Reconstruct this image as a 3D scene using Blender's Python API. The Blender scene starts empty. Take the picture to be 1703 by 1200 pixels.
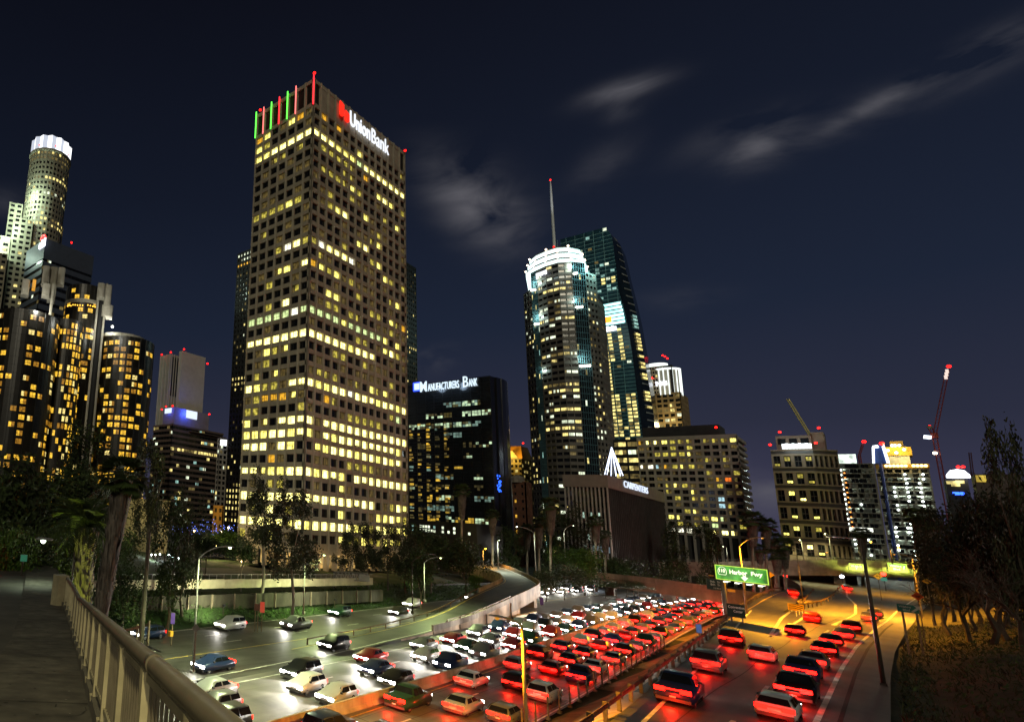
import bpy, math, random
from mathutils import Vector, Matrix
rnd = random.Random(7)
S = bpy.context.scene
COL = S.collection

# ------------------------------------------------------------------ camera
# 20 mm lens on a 36 mm frame, shifted frame (off-centre crop of the lens image)
PPX, PPY, FPX, PW, PH = 243.14175, 660.61382, 945.98058, 1703.0, 1200.0
def _basis():
    def ray(x, y): return Vector(((x-PPX)/FPX, -(y-PPY)/FPX, -1.0))
    ux = ray(1512, 945).normalized(); uy = ray(-490, 785)
    uy = (uy - ux*uy.dot(ux)).normalized(); uz = ux.cross(uy)
    return ux, uy, uz
UX, UY, UZ = _basis()
CAMROT = Matrix((UX, UY, UZ))            # camera axes -> world (rows are the world axes)
cam_data = bpy.data.cameras.new('camera')
cam = bpy.data.objects.new('camera', cam_data); COL.objects.link(cam)
cam.matrix_world = CAMROT.to_4x4()
cam_data.sensor_fit = 'HORIZONTAL'; cam_data.sensor_width = 36.0
cam_data.lens = FPX*36.0/PW
cam_data.shift_x = (PW/2-PPX)/PW
cam_data.shift_y = (PPY-PH/2)/PW
cam_data.clip_start = 0.05; cam_data.clip_end = 20000
S.camera = cam
def W(x, y): return CAMROT @ Vector(((x-PPX)/FPX, -(y-PPY)/FPX, -1.0))
def at_z(x, y, z):
    d = W(x, y); return d*(z/d.z)
def at_r(x, y, r):
    d = W(x, y); return d*(r/math.hypot(d.x, d.y))
def at_x(x, y, X):
    d = W(x, y); return d*(X/d.x)
def at_y(x, y, Y):
    d = W(x, y); return d*(Y/d.y)

# ------------------------------------------------------------------ world
world = bpy.data.worlds.new('World'); S.world = world; world.use_nodes = True
def build_world():
    nt = world.node_tree; nt.nodes.clear(); N = nt.nodes.new; L = nt.links.new
    out = N('ShaderNodeOutputWorld'); bg = N('ShaderNodeBackground'); bg.inputs[1].default_value = 1.0
    L(bg.outputs[0], out.inputs[0])
    tc = N('ShaderNodeTexCoord')
    def math_(op, a, b=None, c=None):
        m = N('ShaderNodeMath'); m.operation = op
        for i, v in enumerate((a, b, c)):
            if v is None: continue
            if isinstance(v, (int, float)): m.inputs[i].default_value = v
            else: L(v, m.inputs[i])
        return m.outputs[0]
    sep = N('ShaderNodeSeparateXYZ'); L(tc.outputs['Generated'], sep.inputs[0])
    ramp = N('ShaderNodeValToRGB'); L(sep.outputs['Z'], ramp.inputs[0])
    e = ramp.color_ramp.elements
    stops = [(0.0, (.064, .060, .108)), (.07, (.048, .047, .088)), (.16, (.0275, .031, .0575)), (.30, (.0145, .0215, .044)),
             (.5, (.0092, .0132, .0275)), (.72, (.0058, .0072, .0146)), (1.0, (.0048, .0052, .0100))]
    e[0].position = stops[0][0]; e[0].color = (*stops[0][1], 1)
    e[1].position = stops[-1][0]; e[1].color = (*stops[-1][1], 1)
    for p, c in stops[1:-1]:
        k = e.new(p); k.color = (*c, 1)
    # left part of the sky a little greyer: multiply by azimuth
    dotn = N('ShaderNodeVectorMath'); dotn.operation = 'DOT_PRODUCT'; L(tc.outputs['Generated'], dotn.inputs[0])
    dotn.inputs[1].default_value = (math.cos(math.radians(8)), math.sin(math.radians(8)), 0)
    az = math_('MULTIPLY_ADD', dotn.outputs['Value'], 0.36, 0.52)
    # clouds: thin streaks given by direction, broken up with noise
    noise = N('ShaderNodeTexNoise'); noise.inputs['Scale'].default_value = 8.5; noise.inputs['Detail'].default_value = 5.0
    noise.inputs['Roughness'].default_value = .5; noise.inputs['Distortion'].default_value = .5
    mp = N('ShaderNodeMapping'); L(tc.outputs['Generated'], mp.inputs[0]); mp.inputs['Scale'].default_value = (1.0, 1.1, 2.6)
    mp.inputs['Rotation'].default_value = (0.3, 0.5, 0.4)
    L(mp.outputs[0], noise.inputs['Vector'])
    blobs = [  # px centre, px end of long axis, width across (px), strength
        ((808, 348), (862, 398), 44, 1.05), ((752, 318), (800, 372), 36, .50),
        ((1035, 152), (1095, 134), 18, 1.15), ((1030, 188), (1060, 180), 16, .35),
        ((1268, 243), (1330, 216), 28, .95), ((1450, 175), (1545, 122), 13, .8), ((1400, 205), (1480, 160), 26, .35),
        ((1665, 70), (1770, 18), 26, .95), ((1580, 130), (1720, 70), 30, .40), ((1000, 275), (1045, 240), 26, .35),
        ((728, 595), (765, 585), 20, .55), ((10, 340), (45, 350), 26, .30), ((1130, 500), (1200, 494), 18, .22),
        ((1278, 820), (1330, 815), 34, .75), ((1210, 225), (1300, 190), 24, .30)]
    total = None
    for (c, l, w, s) in blobs:
        C = W(*c).normalized(); A = (W(*l).normalized()-C); al = A.length; A = A/al
        Bv = C.cross(A).normalized()
        px = (W(c[0], c[1]+10).normalized()-C).length/10; bl = w*px
        sub = N('ShaderNodeVectorMath'); sub.operation = 'SUBTRACT'; L(tc.outputs['Generated'], sub.inputs[0]); sub.inputs[1].default_value = C
        def dd(v, ln):
            d = N('ShaderNodeVectorMath'); d.operation = 'DOT_PRODUCT'; L(sub.outputs[0], d.inputs[0]); d.inputs[1].default_value = v/ln
            return math_('MULTIPLY', d.outputs['Value'], d.outputs['Value'])
        q = math_('ADD', dd(A, al), dd(Bv, bl))
        # also fade out the opposite side of the sky
        dn = N('ShaderNodeVectorMath'); dn.operation = 'DOT_PRODUCT'; L(tc.outputs['Generated'], dn.inputs[0]); dn.inputs[1].default_value = C
        gate = math_('GREATER_THAN', dn.outputs['Value'], 0.2)
        g = math_('MULTIPLY', math_('EXPONENT', math_('MULTIPLY', q, -1.0)), math_('MULTIPLY', gate, s))
        total = g if total is None else math_('ADD', total, g)
    br = N('ShaderNodeMapRange'); L(noise.outputs[0], br.inputs[0]); br.inputs[1].default_value = .36; br.inputs[2].default_value = .66
    cl = math_('MULTIPLY', total, br.outputs[0])
    mix = N('ShaderNodeMix'); mix.data_type = 'RGBA'; mix.clamp_factor = True
    mul = N('ShaderNodeVectorMath'); mul.operation = 'SCALE'; L(ramp.outputs[0], mul.inputs[0]); L(az, mul.inputs['Scale'])
    cf = math_('MULTIPLY', cl, .72)
    L(cf, mix.inputs['Factor']); L(mul.outputs[0], mix.inputs['A']); mix.inputs['B'].default_value = (.125, .122, .138, 1)
    sky = N('ShaderNodeTexSky'); sky.sky_type = 'NISHITA'; sky.sun_disc = False
    sky.sun_elevation = math.radians(-6); sky.sun_rotation = math.radians(230)
    sc = N('ShaderNodeVectorMath'); sc.operation = 'SCALE'; L(sky.outputs[0], sc.inputs[0]); sc.inputs['Scale'].default_value = .05
    add = N('ShaderNodeVectorMath'); add.operation = 'ADD'; L(sc.outputs[0], add.inputs[0]); L(mix.outputs['Result'], add.inputs[1])
    L(add.outputs[0], bg.inputs[0])
build_world()

# ------------------------------------------------------------------ sun lamp (dim and warm, added for the city glow) and exposure
sun_d = bpy.data.lights.new('city_glow_sun', 'SUN'); sun_d.energy = .62; sun_d.angle = math.radians(14); sun_d.color = (1, .91, .68)
sun = bpy.data.objects.new('city_glow_sun', sun_d); COL.objects.link(sun)
sun.rotation_euler = Vector((.66, .58, -.36)).to_track_quat('-Z', 'Y').to_euler()
vs = S.view_settings; vs.view_transform = 'Standard'; vs.look = 'None'; vs.exposure = 0.0; vs.gamma = 1.0; vs.use_curve_mapping = False
S.cycles.max_bounces = 5; S.cycles.diffuse_bounces = 2; S.cycles.glossy_bounces = 3; S.cycles.transmission_bounces = 3
S.cycles.transparent_max_bounces = 6; S.cycles.sample_clamp_indirect = 2.0; S.cycles.sample_clamp_direct = 40.0
S.cycles.use_light_tree = True; S.cycles.caustics_reflective = False; S.cycles.caustics_refractive = False
S.cycles.use_denoising = True

# ------------------------------------------------------------------ materials
MATS = {}
def mat(name, col, rough=.8, var=.25, scale=1.5, metal=0.0, bump=.15, spec=.4, col2=None, detail=4.0, stretch=None):
    if name in MATS: return MATS[name]
    m = bpy.data.materials.new(name); m.use_nodes = True; nt = m.node_tree; N = nt.nodes.new; L = nt.links.new
    b = nt.nodes['Principled BSDF']
    g = N('ShaderNodeNewGeometry'); n = N('ShaderNodeTexNoise'); n.inputs['Scale'].default_value = scale; n.inputs['Detail'].default_value = detail
    if stretch:
        mp = N('ShaderNodeMapping'); mp.inputs['Scale'].default_value = stretch; L(g.outputs['Position'], mp.inputs[0]); L(mp.outputs[0], n.inputs['Vector'])
    else: L(g.outputs['Position'], n.inputs['Vector'])
    r = N('ShaderNodeValToRGB'); L(n.outputs[0], r.inputs[0])
    c2 = col2 or tuple(min(1, c*(1+var)) for c in col)
    r.color_ramp.elements[0].position = .3; r.color_ramp.elements[0].color = (*[c*(1-var) for c in col], 1)
    r.color_ramp.elements[1].position = .7; r.color_ramp.elements[1].color = (*c2, 1)
    # large scale grime, so that no surface is evenly coloured
    n2 = N('ShaderNodeTexNoise'); n2.inputs['Scale'].default_value = scale*.19; n2.inputs['Detail'].default_value = 7; n2.inputs['Roughness'].default_value = .65; n2.inputs['Distortion'].default_value = .6
    g2 = N('ShaderNodeNewGeometry'); L(g2.outputs['Position'], n2.inputs['Vector'])
    mr = N('ShaderNodeMapRange'); L(n2.outputs[0], mr.inputs[0]); mr.inputs[1].default_value = .34; mr.inputs[2].default_value = .64; mr.inputs[3].default_value = 1-min(.5, var*1.5); mr.inputs[4].default_value = 1+var*.5
    gm = N('ShaderNodeVectorMath'); gm.operation = 'SCALE'; L(r.outputs[0], gm.inputs[0]); L(mr.outputs[0], gm.inputs['Scale'])
    L(gm.outputs[0], b.inputs['Base Color'])
    b.inputs['Roughness'].default_value = rough; b.inputs['Metallic'].default_value = metal
    b.inputs['Specular IOR Level'].default_value = spec
    if bump:
        bp = N('ShaderNodeBump'); bp.inputs['Strength'].default_value = bump; bp.inputs['Distance'].default_value = .05
        L(n.outputs[0], bp.inputs['Height']); L(bp.outputs[0], b.inputs['Normal'])
    MATS[name] = m; return m
def emit(name, col, s, var=0.0, scale=.7, sample=True):
    if name in MATS: return MATS[name]
    m = bpy.data.materials.new(name); m.use_nodes = True; nt = m.node_tree; N = nt.nodes.new; L = nt.links.new
    b = nt.nodes['Principled BSDF']; b.inputs['Base Color'].default_value = (.05, .05, .05, 1); b.inputs['Roughness'].default_value = .4
    b.inputs['Emission Color'].default_value = (*col, 1); b.inputs['Emission Strength'].default_value = s
    if var:
        g = N('ShaderNodeNewGeometry'); n = N('ShaderNodeTexNoise'); n.inputs['Scale'].default_value = scale; n.inputs['Detail'].default_value = 3
        L(g.outputs['Position'], n.inputs['Vector'])
        mr = N('ShaderNodeMapRange'); L(n.outputs[0], mr.inputs[0]); mr.inputs[1].default_value = .33; mr.inputs[2].default_value = .67
        mr.inputs[3].default_value = s*(1-var); mr.inputs[4].default_value = s*(1+var); L(mr.outputs[0], b.inputs['Emission Strength'])
    if not sample:
        try: m.cycles.emission_sampling = 'NONE'
        except Exception: pass
    MATS[name] = m; return m
def glass(name, col, rough=.12, var=.3):
    return mat(name, col, rough, var, .5, 0, 0, .6)

# ------------------------------------------------------------------ mesh builder
class MB:
    def __init__(s): s.v = []; s.f = []; s.m = []
    def add(s, vs, fs, m=0):
        o = len(s.v); s.v.extend([tuple(v) for v in vs]); s.f.extend([tuple(i+o for i in f) for f in fs]); s.m.extend([m]*len(fs)); return s
    def quad(s, a, b, c, d, m=0): return s.add((a, b, c, d), ((0, 1, 2, 3),), m)
    def box(s, x0, x1, y0, y1, z0, z1, m=0):
        return s.add([(x0,y0,z0),(x1,y0,z0),(x1,y1,z0),(x0,y1,z0),(x0,y0,z1),(x1,y0,z1),(x1,y1,z1),(x0,y1,z1)],
                     [(0,3,2,1),(4,5,6,7),(0,1,5,4),(1,2,6,5),(2,3,7,6),(3,0,4,7)], m)
    def obox(s, o, a, b, c, m=0):
        """box from corner o with edge vectors a, b, c (right handed)"""
        o, a, b, c = Vector(o), Vector(a), Vector(b), Vector(c)
        return s.add([o, o+a, o+a+b, o+b, o+c, o+a+c, o+a+b+c, o+b+c], [(0,3,2,1),(4,5,6,7),(0,1,5,4),(1,2,6,5),(2,3,7,6),(3,0,4,7)], m)
    def beam(s, p, q, w, h, m=0):
        p, q = Vector(p), Vector(q); d = q-p
        side = d.cross(Vector((0,0,1)))
        side = side.normalized() if side.length > 1e-5 else Vector((1,0,0))
        up = side.cross(d).normalized()
        o = p - side*w/2 - up*h/2
        return s.obox(o, side*w, d, up*h, m) if side.cross(d).dot(up) > 0 else s.obox(o, d, side*w, up*h, m)
    def prism(s, poly, z0, z1, m=0):
        n = len(poly)
        vs = [(p[0], p[1], z0) for p in poly]+[(p[0], p[1], z1) for p in poly]
        fs = [tuple(range(n-1, -1, -1)), tuple(range(n, 2*n))]+[(i, (i+1) % n, n+(i+1) % n, n+i) for i in range(n)]
        return s.add(vs, fs, m)
    def tube(s, pts, rad, seg=8, m=0, cap=True):
        pts = [Vector(p) for p in pts]
        if isinstance(rad, (int, float)): rad = [rad]*len(pts)
        vs = []; fs = []; prev = None
        for i, p in enumerate(pts):
            d = (pts[min(i+1, len(pts)-1)]-pts[max(i-1, 0)]).normalized()
            ref = Vector((0,0,1)) if abs(d.z) < .95 else Vector((1,0,0))
            if prev is not None:
                a = (prev - d*prev.dot(d))
                a = a.normalized() if a.length > 1e-4 else ref.cross(d).normalized()
            else: a = ref.cross(d).normalized()
            prev = a; b = d.cross(a)
            for k in range(seg):
                t = 2*math.pi*k/seg; vs.append(p+(a*math.cos(t)+b*math.sin(t))*rad[i])
        for i in range(len(pts)-1):
            for k in range(seg):
                k2 = (k+1) % seg; fs.append((i*seg+k, i*seg+k2, (i+1)*seg+k2, (i+1)*seg+k))
        if cap:
            fs.append(tuple(range(seg-1, -1, -1))); fs.append(tuple(range((len(pts)-1)*seg, len(pts)*seg)))
        return s.add(vs, fs, m)
    def lathe(s, prof, seg=24, c=(0,0), m=0, a0=0.0, a1=2*math.pi):
        vs = []; fs = []; full = abs(a1-a0-2*math.pi) < 1e-6; n = seg if full else seg+1
        for (r, z) in prof:
            for k in range(n):
                t = a0+(a1-a0)*k/seg; vs.append((c[0]+r*math.cos(t), c[1]+r*math.sin(t), z))
        for i in range(len(prof)-1):
            for k in range(seg):
                k2 = (k+1) % n; fs.append((i*n+k, i*n+k2, (i+1)*n+k2, (i+1)*n+k))
        return s.add(vs, fs, m)
    def strip(s, A, B, m=0):
        vs = []; 
        for a, b in zip(A, B): vs += [a, b]
        fs = [(2*i, 2*i+1, 2*i+3, 2*i+2) for i in range(len(A)-1)]
        return s.add(vs, fs, m)
    def sphere(s, c, r, m=0, seg=10, rings=6):
        pr = [(max(1e-4, r*math.sin(math.pi*i/rings)), c[2]-r*math.cos(math.pi*i/rings)) for i in range(rings+1)]
        return s.lathe(pr, seg, (c[0], c[1]), m)
    def mesh(s, name, mats, off=(0,0,0), smooth=False):
        me = bpy.data.meshes.new(name); ox, oy, oz = off
        me.from_pydata([(v[0]-ox, v[1]-oy, v[2]-oz) for v in s.v], [], s.f)
        for m in (mats if isinstance(mats, (list, tuple)) else [mats]): me.materials.append(m)
        me.polygons.foreach_set('material_index', s.m)
        if smooth: me.polygons.foreach_set('use_smooth', [True]*len(me.polygons))
        me.update(); return me
    def build(s, name, mats, parent=None, off=None, smooth=False):
        """vertices are in world space; the object sits at its parent's (or its own) origin"""
        if off is None: off = WLOC.get(parent.name, (0,0,0)) if parent else (0,0,0)
        me = s.mesh(name, mats, off, smooth)
        return link(name, me, parent, (0,0,0) if parent else off, off if parent else None)
WLOC = {}
def link(name, me, parent=None, loc=(0,0,0), wloc=None, rotz=0.0):
    o = bpy.data.objects.new(name, me); COL.objects.link(o); o.location = loc
    if rotz: o.rotation_euler = (0, 0, rotz)
    if parent: o.parent = parent
    WLOC[o.name] = tuple(wloc) if wloc is not None else tuple(loc)
    return o
def thing(name, label, cat, loc=(0,0,0), group=None, rotz=0.0):
    o = bpy.data.objects.new(name, None); COL.objects.link(o); o.location = loc; o.rotation_euler = (0,0,rotz); o.empty_display_size = .2
    WLOC[o.name] = tuple(loc); o['label'] = label; o['category'] = cat
    if group: o['group'] = group
    return o
def tag(o, label, cat, group=None):
    o['label'] = label; o['category'] = cat
    if group: o['group'] = group
    return o
def struct(o): o['kind'] = 'structure'; return o
def stuff(o): o['kind'] = 'stuff'; return o
def light(kind, name, loc, energy, col, parent=None, size=.2, direction=None, spot=None, blend=.6):
    d = bpy.data.lights.new(name, kind); d.energy = energy; d.color = col
    if kind in ('POINT', 'SPOT'): d.shadow_soft_size = size
    if kind == 'SPOT': d.spot_size = spot; d.spot_blend = blend
    o = bpy.data.objects.new(name, d); COL.objects.link(o)
    off = WLOC.get(parent.name, (0,0,0)) if parent else (0,0,0)
    o.location = Vector(loc)-Vector(off)
    if parent: o.parent = parent
    if direction is not None: o.rotation_euler = Vector(direction).to_track_quat('-Z', 'Y').to_euler()
    return o
_txt = {}
def text_mesh(body, m, bold=.0, extrude=.06, spacing=1.0):
    key = (body, m.name, bold, extrude, spacing)
    if key in _txt: return _txt[key]
    cu = bpy.data.curves.new('lettering', 'FONT'); cu.body = body; cu.size = 1.0; cu.extrude = extrude; cu.offset = bold
    cu.align_x = 'LEFT'; cu.space_character = spacing; cu.resolution_u = 3
    o = bpy.data.objects.new('lettering', cu); COL.objects.link(o)
    dg = bpy.context.evaluated_depsgraph_get()
    me = bpy.data.meshes.new_from_object(o.evaluated_get(dg)); me.name = 'lettering'
    me.materials.clear(); me.materials.append(m)
    bpy.data.objects.remove(o); bpy.data.curves.remove(cu)
    _txt[key] = me; return me
def text_on(body, m, p0, u, width, height, parent, n=None, name='lettering', bold=.0, extrude=.06, up=None, spacing=1.0):
    """lettering whose lower left corner is p0, running along u for `width`, `height` tall"""
    me = text_mesh(body, m, bold, extrude, spacing)
    xs = [v.co.x for v in me.vertices]; ys = [v.co.y for v in me.vertices]
    x0, x1, y0, y1 = min(xs), max(xs), min(ys), max(ys)
    u = Vector(u).normalized(); up = Vector(up) if up is not None else Vector((0,0,1)); nn = u.cross(up).normalized()
    sx, sy = width/(x1-x0), height/(y1-y0)
    o = bpy.data.objects.new(name, me); COL.objects.link(o)
    off = Vector(WLOC.get(parent.name, (0,0,0)))
    Mx = Matrix((u*sx, up*sy, nn*1.0)).transposed().to_4x4()
    Mx.translation = Vector(p0)-off-u*sx*x0-up*sy*y0
    o.parent = parent; o.matrix_local = Mx
    return o
ORD = ['first','second','third','fourth','fifth','sixth','seventh','eighth','ninth','tenth','eleventh','twelfth','thirteenth','fourteenth',
       'fifteenth','sixteenth','seventeenth','eighteenth','nineteenth','twentieth','twenty-first','twenty-second','twenty-third','twenty-fourth',
       'twenty-fifth','twenty-sixth','twenty-seventh','twenty-eighth','twenty-ninth','thirtieth']
ORD += ['thirty-'+w for w in ORD[:9]]+['fortieth']+['forty-'+w for w in ORD[:9]]

# ================================================================== SETTING
def lerp_tab(tab, x):
    if x <= tab[0][0]: return tab[0][1]
    for (a, va), (b, vb) in zip(tab, tab[1:]):
        if x <= b: return va+(vb-va)*(x-a)/(b-a)
    return tab[-1][1]
ZF = -15.5                                       # freeway level; the camera is at 0
YB = [(-60,25),(20,28.8),(45,30),(70,31.4),(100,33.6),(150,37.2),(200,40.2),(250,41.3),(300,40),(350,36),(420,27),(520,10)]
yb = lambda x: lerp_tab(YB, x)                   # median barrier
YLG = [(10,9.3),(20,10),(43,11.5),(60,12.7),(76,13.8),(104,15.8),(135,18.4),(160,20.2),(200,22.6),(235,23.8),(262,23.4),(300,20)]
yl = lambda x: lerp_tab(YLG, x)                  # guardrail on the left of the ramp road
YER = [(10,4.2),(58,4.6),(90,5.0),(117,5.0),(157,4.3),(213,2.6),(260,0.6),(330,-2.5),(420,-6)]
yer = lambda x: lerp_tab(YER, x)                 # right edge line
def zr(x): return -10.0 if x < 180 else -10.0+(x-180)*.018
def zl(x): return -10.0 if x < 170 else -10.0+(x-170)*.0105
def on_right(px, py):                            # pixel -> point on the ramp road
    z = -10.0
    for _ in range(12):
        p = at_z(px, py, z); z = zr(min(p.x, 420))
    return at_z(px, py, z)
BD = Vector((.49582, .86843, 0)); BN = Vector((.86843, -.49582, 0)); BG = -.12701   # street bridge: along, to the right, grade
def bz(al):                                      # deck level along the bridge (flattens at the far end)
    if al < 17: return -1.80+BG*al
    return -1.80+BG*17+(al-17)*(-.045)-.02*min(8, al-17)*.5
def bp(al, lat, dz=0.0):
    l2 = lat-.0028*max(0, min(al,26)-14)**2-max(0, al-26)*.05
    p = BD*al+BN*l2; return Vector((p.x, p.y, bz(al)+dz))
def terrain_z(x, y):
    al = x*BD.x+y*BD.y; lat = x*BN.x+y*BN.y
    zf = ZF-.25
    b = yb(x) if x < 300 else yb(300)-(x-300)*.35
    yL = b+29.8; yR = b-10.2
    n = math.sin(x*.31+y*.17)*.12+math.sin(x*.11-y*.27+1.3)*.15
    if y > yL:
        t = min(1, (y-yL)/8.0); t = t*t*(3-2*t)
        base = zf+t*(2.4+n)
        if al > 14:
            hA = bz(min(al, 90))-.35-.25*max(0, lat-1.6)
            if al < 24: hA -= (24-al)*.9
            base = max(base, min(hA, zf+(y-yL)*.62)) if lat < 40 else base
        return base
    if y > yR: return zf
    g = yl(x) if x < 300 else yl(300)-(x-300)*.3
    zroad = (zl(x) if x < 262 else zl(262))-.28
    if y > g+.6:
        t = (y-g-.6)/max(.5, yR-g-.6); t = min(1, max(0, t))
        return zroad+(zf-zroad)*min(1, t*1.15)+n*.6*t*(1-t)
    e = yer(x)-3.2
    if y > e: return min(zr(min(x, 420)), zl(min(x,262)) if y > 14 else 99)-.28
    d = e-y
    return zr(min(x, 420))-.28+.10*min(d, 4)+.42*max(0, min(d-2.5, 26))*(.9+.25*n)+n*.9
M_ground = mat('soil and dry grass', (.034, .030, .014), .95, .45, .6, bump=.5)
M_green = mat('ivy ground', (.020, .046, .008), .95, .5, 1.2, bump=.6)
M_dirt = mat('packed tan dirt', (.24, .165, .085), .95, .35, .45, bump=.4)
M_asph = mat('asphalt', (.066, .062, .056), .55, .34, .9, bump=.12, spec=.32, detail=9, stretch=(.12,1.3,1))
M_conc_road = mat('worn concrete paving', (.120, .112, .100), .48, .34, .6, bump=.12, spec=.32, stretch=(.10, 1.6, 1), detail=9)
M_conc = mat('weathered concrete', (.27, .235, .19), .85, .30, .7, bump=.25, stretch=(1, 1, .35))
M_conc_dark = mat('stained concrete', (.21, .165, .125), .85, .40, .8, bump=.25, stretch=(1.4, 1.4, .25))
M_white = mat('white road paint', (.62, .60, .55), .6, .25, 2.0, bump=0)
M_yellow = mat('yellow road paint', (.60, .42, .09), .6, .25, 2.0, bump=0)
M_steel = mat('galvanised steel', (.30, .30, .29), .45, .2, 3, metal=.7, bump=.05)
M_rust = mat('rusty brown steel', (.12, .062, .035), .75, .35, 2.5, metal=.2, bump=.1)
M_black = mat('black rubber', (.012, .012, .012), .7, .2, 3)
M_wood = mat('grey timber post', (.16, .12, .08), .9, .3, 3)

def build_ground():
    g = MB(); R = 9000
    g.quad((-R,-R,-18), (R,-R,-18), (R,R,-18), (-R,R,-18))
    struct(g.build('ground', M_ground))
    # terrain: one sheet following the embankments
    xs = [-150+4*i for i in range(15)]+[-90+2.5*i for i in range(148)]+[280+6*i for i in range(80)]
    ys = [-150+6*i for i in range(19)]+[-36+1.5*i for i in range(96)]+[108+6*i for i in range(25)]
    t = MB(); nx = len(xs); ny = len(ys)
    t.v = [(x, y, terrain_z(x, y)) for y in ys for x in xs]
    for j in range(ny-1):
        for i in range(nx-1):
            x, y = (xs[i]+xs[i+1])/2, (ys[j]+ys[j+1])/2
            b = yb(x)
            if y > b+28: m = 1
            elif y > b-10.5: m = 0
            elif y > yl(x)+.3: m = 2
            else: m = 0
            t.f.append((j*nx+i, j*nx+i+1, (j+1)*nx+i+1, (j+1)*nx+i)); t.m.append(m)
    o = t.build('terrain', [M_ground, M_green, M_dirt], smooth=True); struct(o)
    # city blocks behind: a level plate
    c = MB(); c.prism([(118,74),(760,74),(2600,-400),(2600,2200),(-300,2200),(-300,300),(60,110)], -17.5, -13.35)
    struct(c.build('city_ground', mat('city street surface', (.05,.048,.045), .8, .25, .3)))
build_ground()

def ribbon(name, m, xs, ya, ybf, zf, dz=0.0, parent=None):
    q = MB(); q.strip([(x, ya(x), zf(x)+dz) for x in xs][::1], [(x, ybf(x), zf(x)+dz) for x in xs]); 
    # face up
    q.f = [f[::-1] for f in q.f] if Vector(q.v[1]).y > Vector(q.v[0]).y else q.f
    return q.build(name, m, parent)
XF = [-60+4*i for i in range(146)]
fz = lambda x: ZF
fw = ribbon('freeway', M_conc_road, XF, lambda x: yb(x)-10.0, lambda x: yb(x)+11.0, fz); struct(fw)
rl = ribbon('ramp_pavement', M_asph, XF[:70], lambda x: yb(x)+11.0, lambda x: yb(x)+18.6, fz); struct(rl)
lr = ribbon('connector_road', M_asph, XF, lambda x: yb(x)+18.6, lambda x: yb(x)+29.4, fz); struct(lr)
XR = [4+4*i for i in range(107)]
def rr_l(x): return yl(x) if x < 166 else lerp_tab([(166,15.2),(200,15.4),(240,17.5),(280,21),(330,28)], x)
rr = ribbon('ramp_road', M_asph, XR, lambda x: yer(x)-2.9, lambda x: rr_l(x)-.1 if x < 166 else rr_l(x), zr); struct(rr)
lb = ribbon('branch_ramp', M_asph, [160+3*i for i in range(36)], lambda x: lerp_tab([(160,15.4),(200,16.4),(235,18.6),(262,16.5)], x), lambda x: yl(x)-.1, zl, dz=.006); struct(lb)
# painted markings: lane dashes are pieces of one marking layer per road
def dashes(q, x0, x1, yf, zf, w=.16, ln=3.4, per=14.6, dz=.008, m=0):
    x = x0
    while x < x1:
        n = 2
        for k in range(n):
            a, b = x+ln*k/n, x+ln*(k+1)/n
            q.quad((a, yf(a)-w/2, zf(a)+dz), (b, yf(b)-w/2, zf(b)+dz), (b, yf(b)+w/2, zf(b)+dz), (a, yf(a)+w/2, zf(a)+dz), m)
        x += per
def line(q, xs, yf, zf, w=.14, dz=.008, m=0):
    for a, b in zip(xs, xs[1:]):
        q.quad((a, yf(a)-w/2, zf(a)+dz), (b, yf(b)-w/2, zf(b)+dz), (b, yf(b)+w/2, zf(b)+dz), (a, yf(a)+w/2, zf(a)+dz), m)
q = MB()
for k in (1, 2): dashes(q, 20.5-k*3, 330, lambda x: yb(x)-.6-3.05*k, fz)
for k in (1, 2): dashes(q, 18+k*2, 330, lambda x: yb(x)+.6+3.05*k, fz)
line(q, XF, lambda x: yb(x)-9.75, fz); line(q, XF, lambda x: yb(x)+9.9, fz)
line(q, XF, lambda x: yb(x)-.85, fz, m=1); line(q, XF, lambda x: yb(x)+.85, fz, m=1)
for k in (1, 2): dashes(q, 25, 200, lambda x: yb(x)+18.6+3.4*k, fz)
line(q, XF, lambda x: yb(x)+29.0, fz); line(q, XF, lambda x: yb(x)+19.0, fz, m=1)
line(q, [24+3*i for i in range(13)], lambda x: yb(x)+12.0+.02*(x-24), fz); 
struct(q.build('freeway_markings', [M_white, M_yellow]))
q = MB()
dashes(q, 60.8-14.6*2, 150, lambda x: lerp_tab([(58,7.55),(78,8.0),(117,8.35),(160,8.3)], x), zr, w=.24, ln=4.2, per=16.9, dz=.012)
for i in range(14):   # raised dots between the dashes
    x = 56+8.45*i; y = lerp_tab([(58,7.5),(78,8.0),(117,8.35),(160,8.3)], x)
    if i % 2: q.box(x-.09, x+.09, y-.09, y+.09, zr(x)+.004, zr(x)+.05)
line(q, XR[:-4], lambda x: yer(x)+.0, zr, w=.28, dz=.012)
line(q, XR[:40], lambda x: yl(x)-1.3, zr, w=.2, dz=.012)
line(q, [112+3*i for i in range(24)], lambda x: lerp_tab([(112,11.9),(150,14.2),(172,15.0),(181,15.3)], x), zr, w=.35, dz=.012)
line(q, [112+3*i for i in range(24)], lambda x: lerp_tab([(112,11.8),(150,12.2),(181,13.0)], x), zr, w=.3, dz=.012)
line(q, [150+4*i for i in range(44)], lambda x: lerp_tab([(150,8.6),(190,7.6),(220,8.6),(250,11.0),(330,14.5)], x), zr, w=.35, dz=.012)
line(q, [112+5*i for i in range(30)], lambda x: lerp_tab([(112,17.0),(150,19.0),(200,21.3),(235,22.4),(262,22.0)], x), lambda x: zl(min(x,262)), w=.18, dz=.014, m=1)
for k in range(3):
    a = at_z(1378+4*k, 994+5*k, -9.3)
struct(q.build('ramp_markings', [M_white, M_yellow]))
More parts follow.
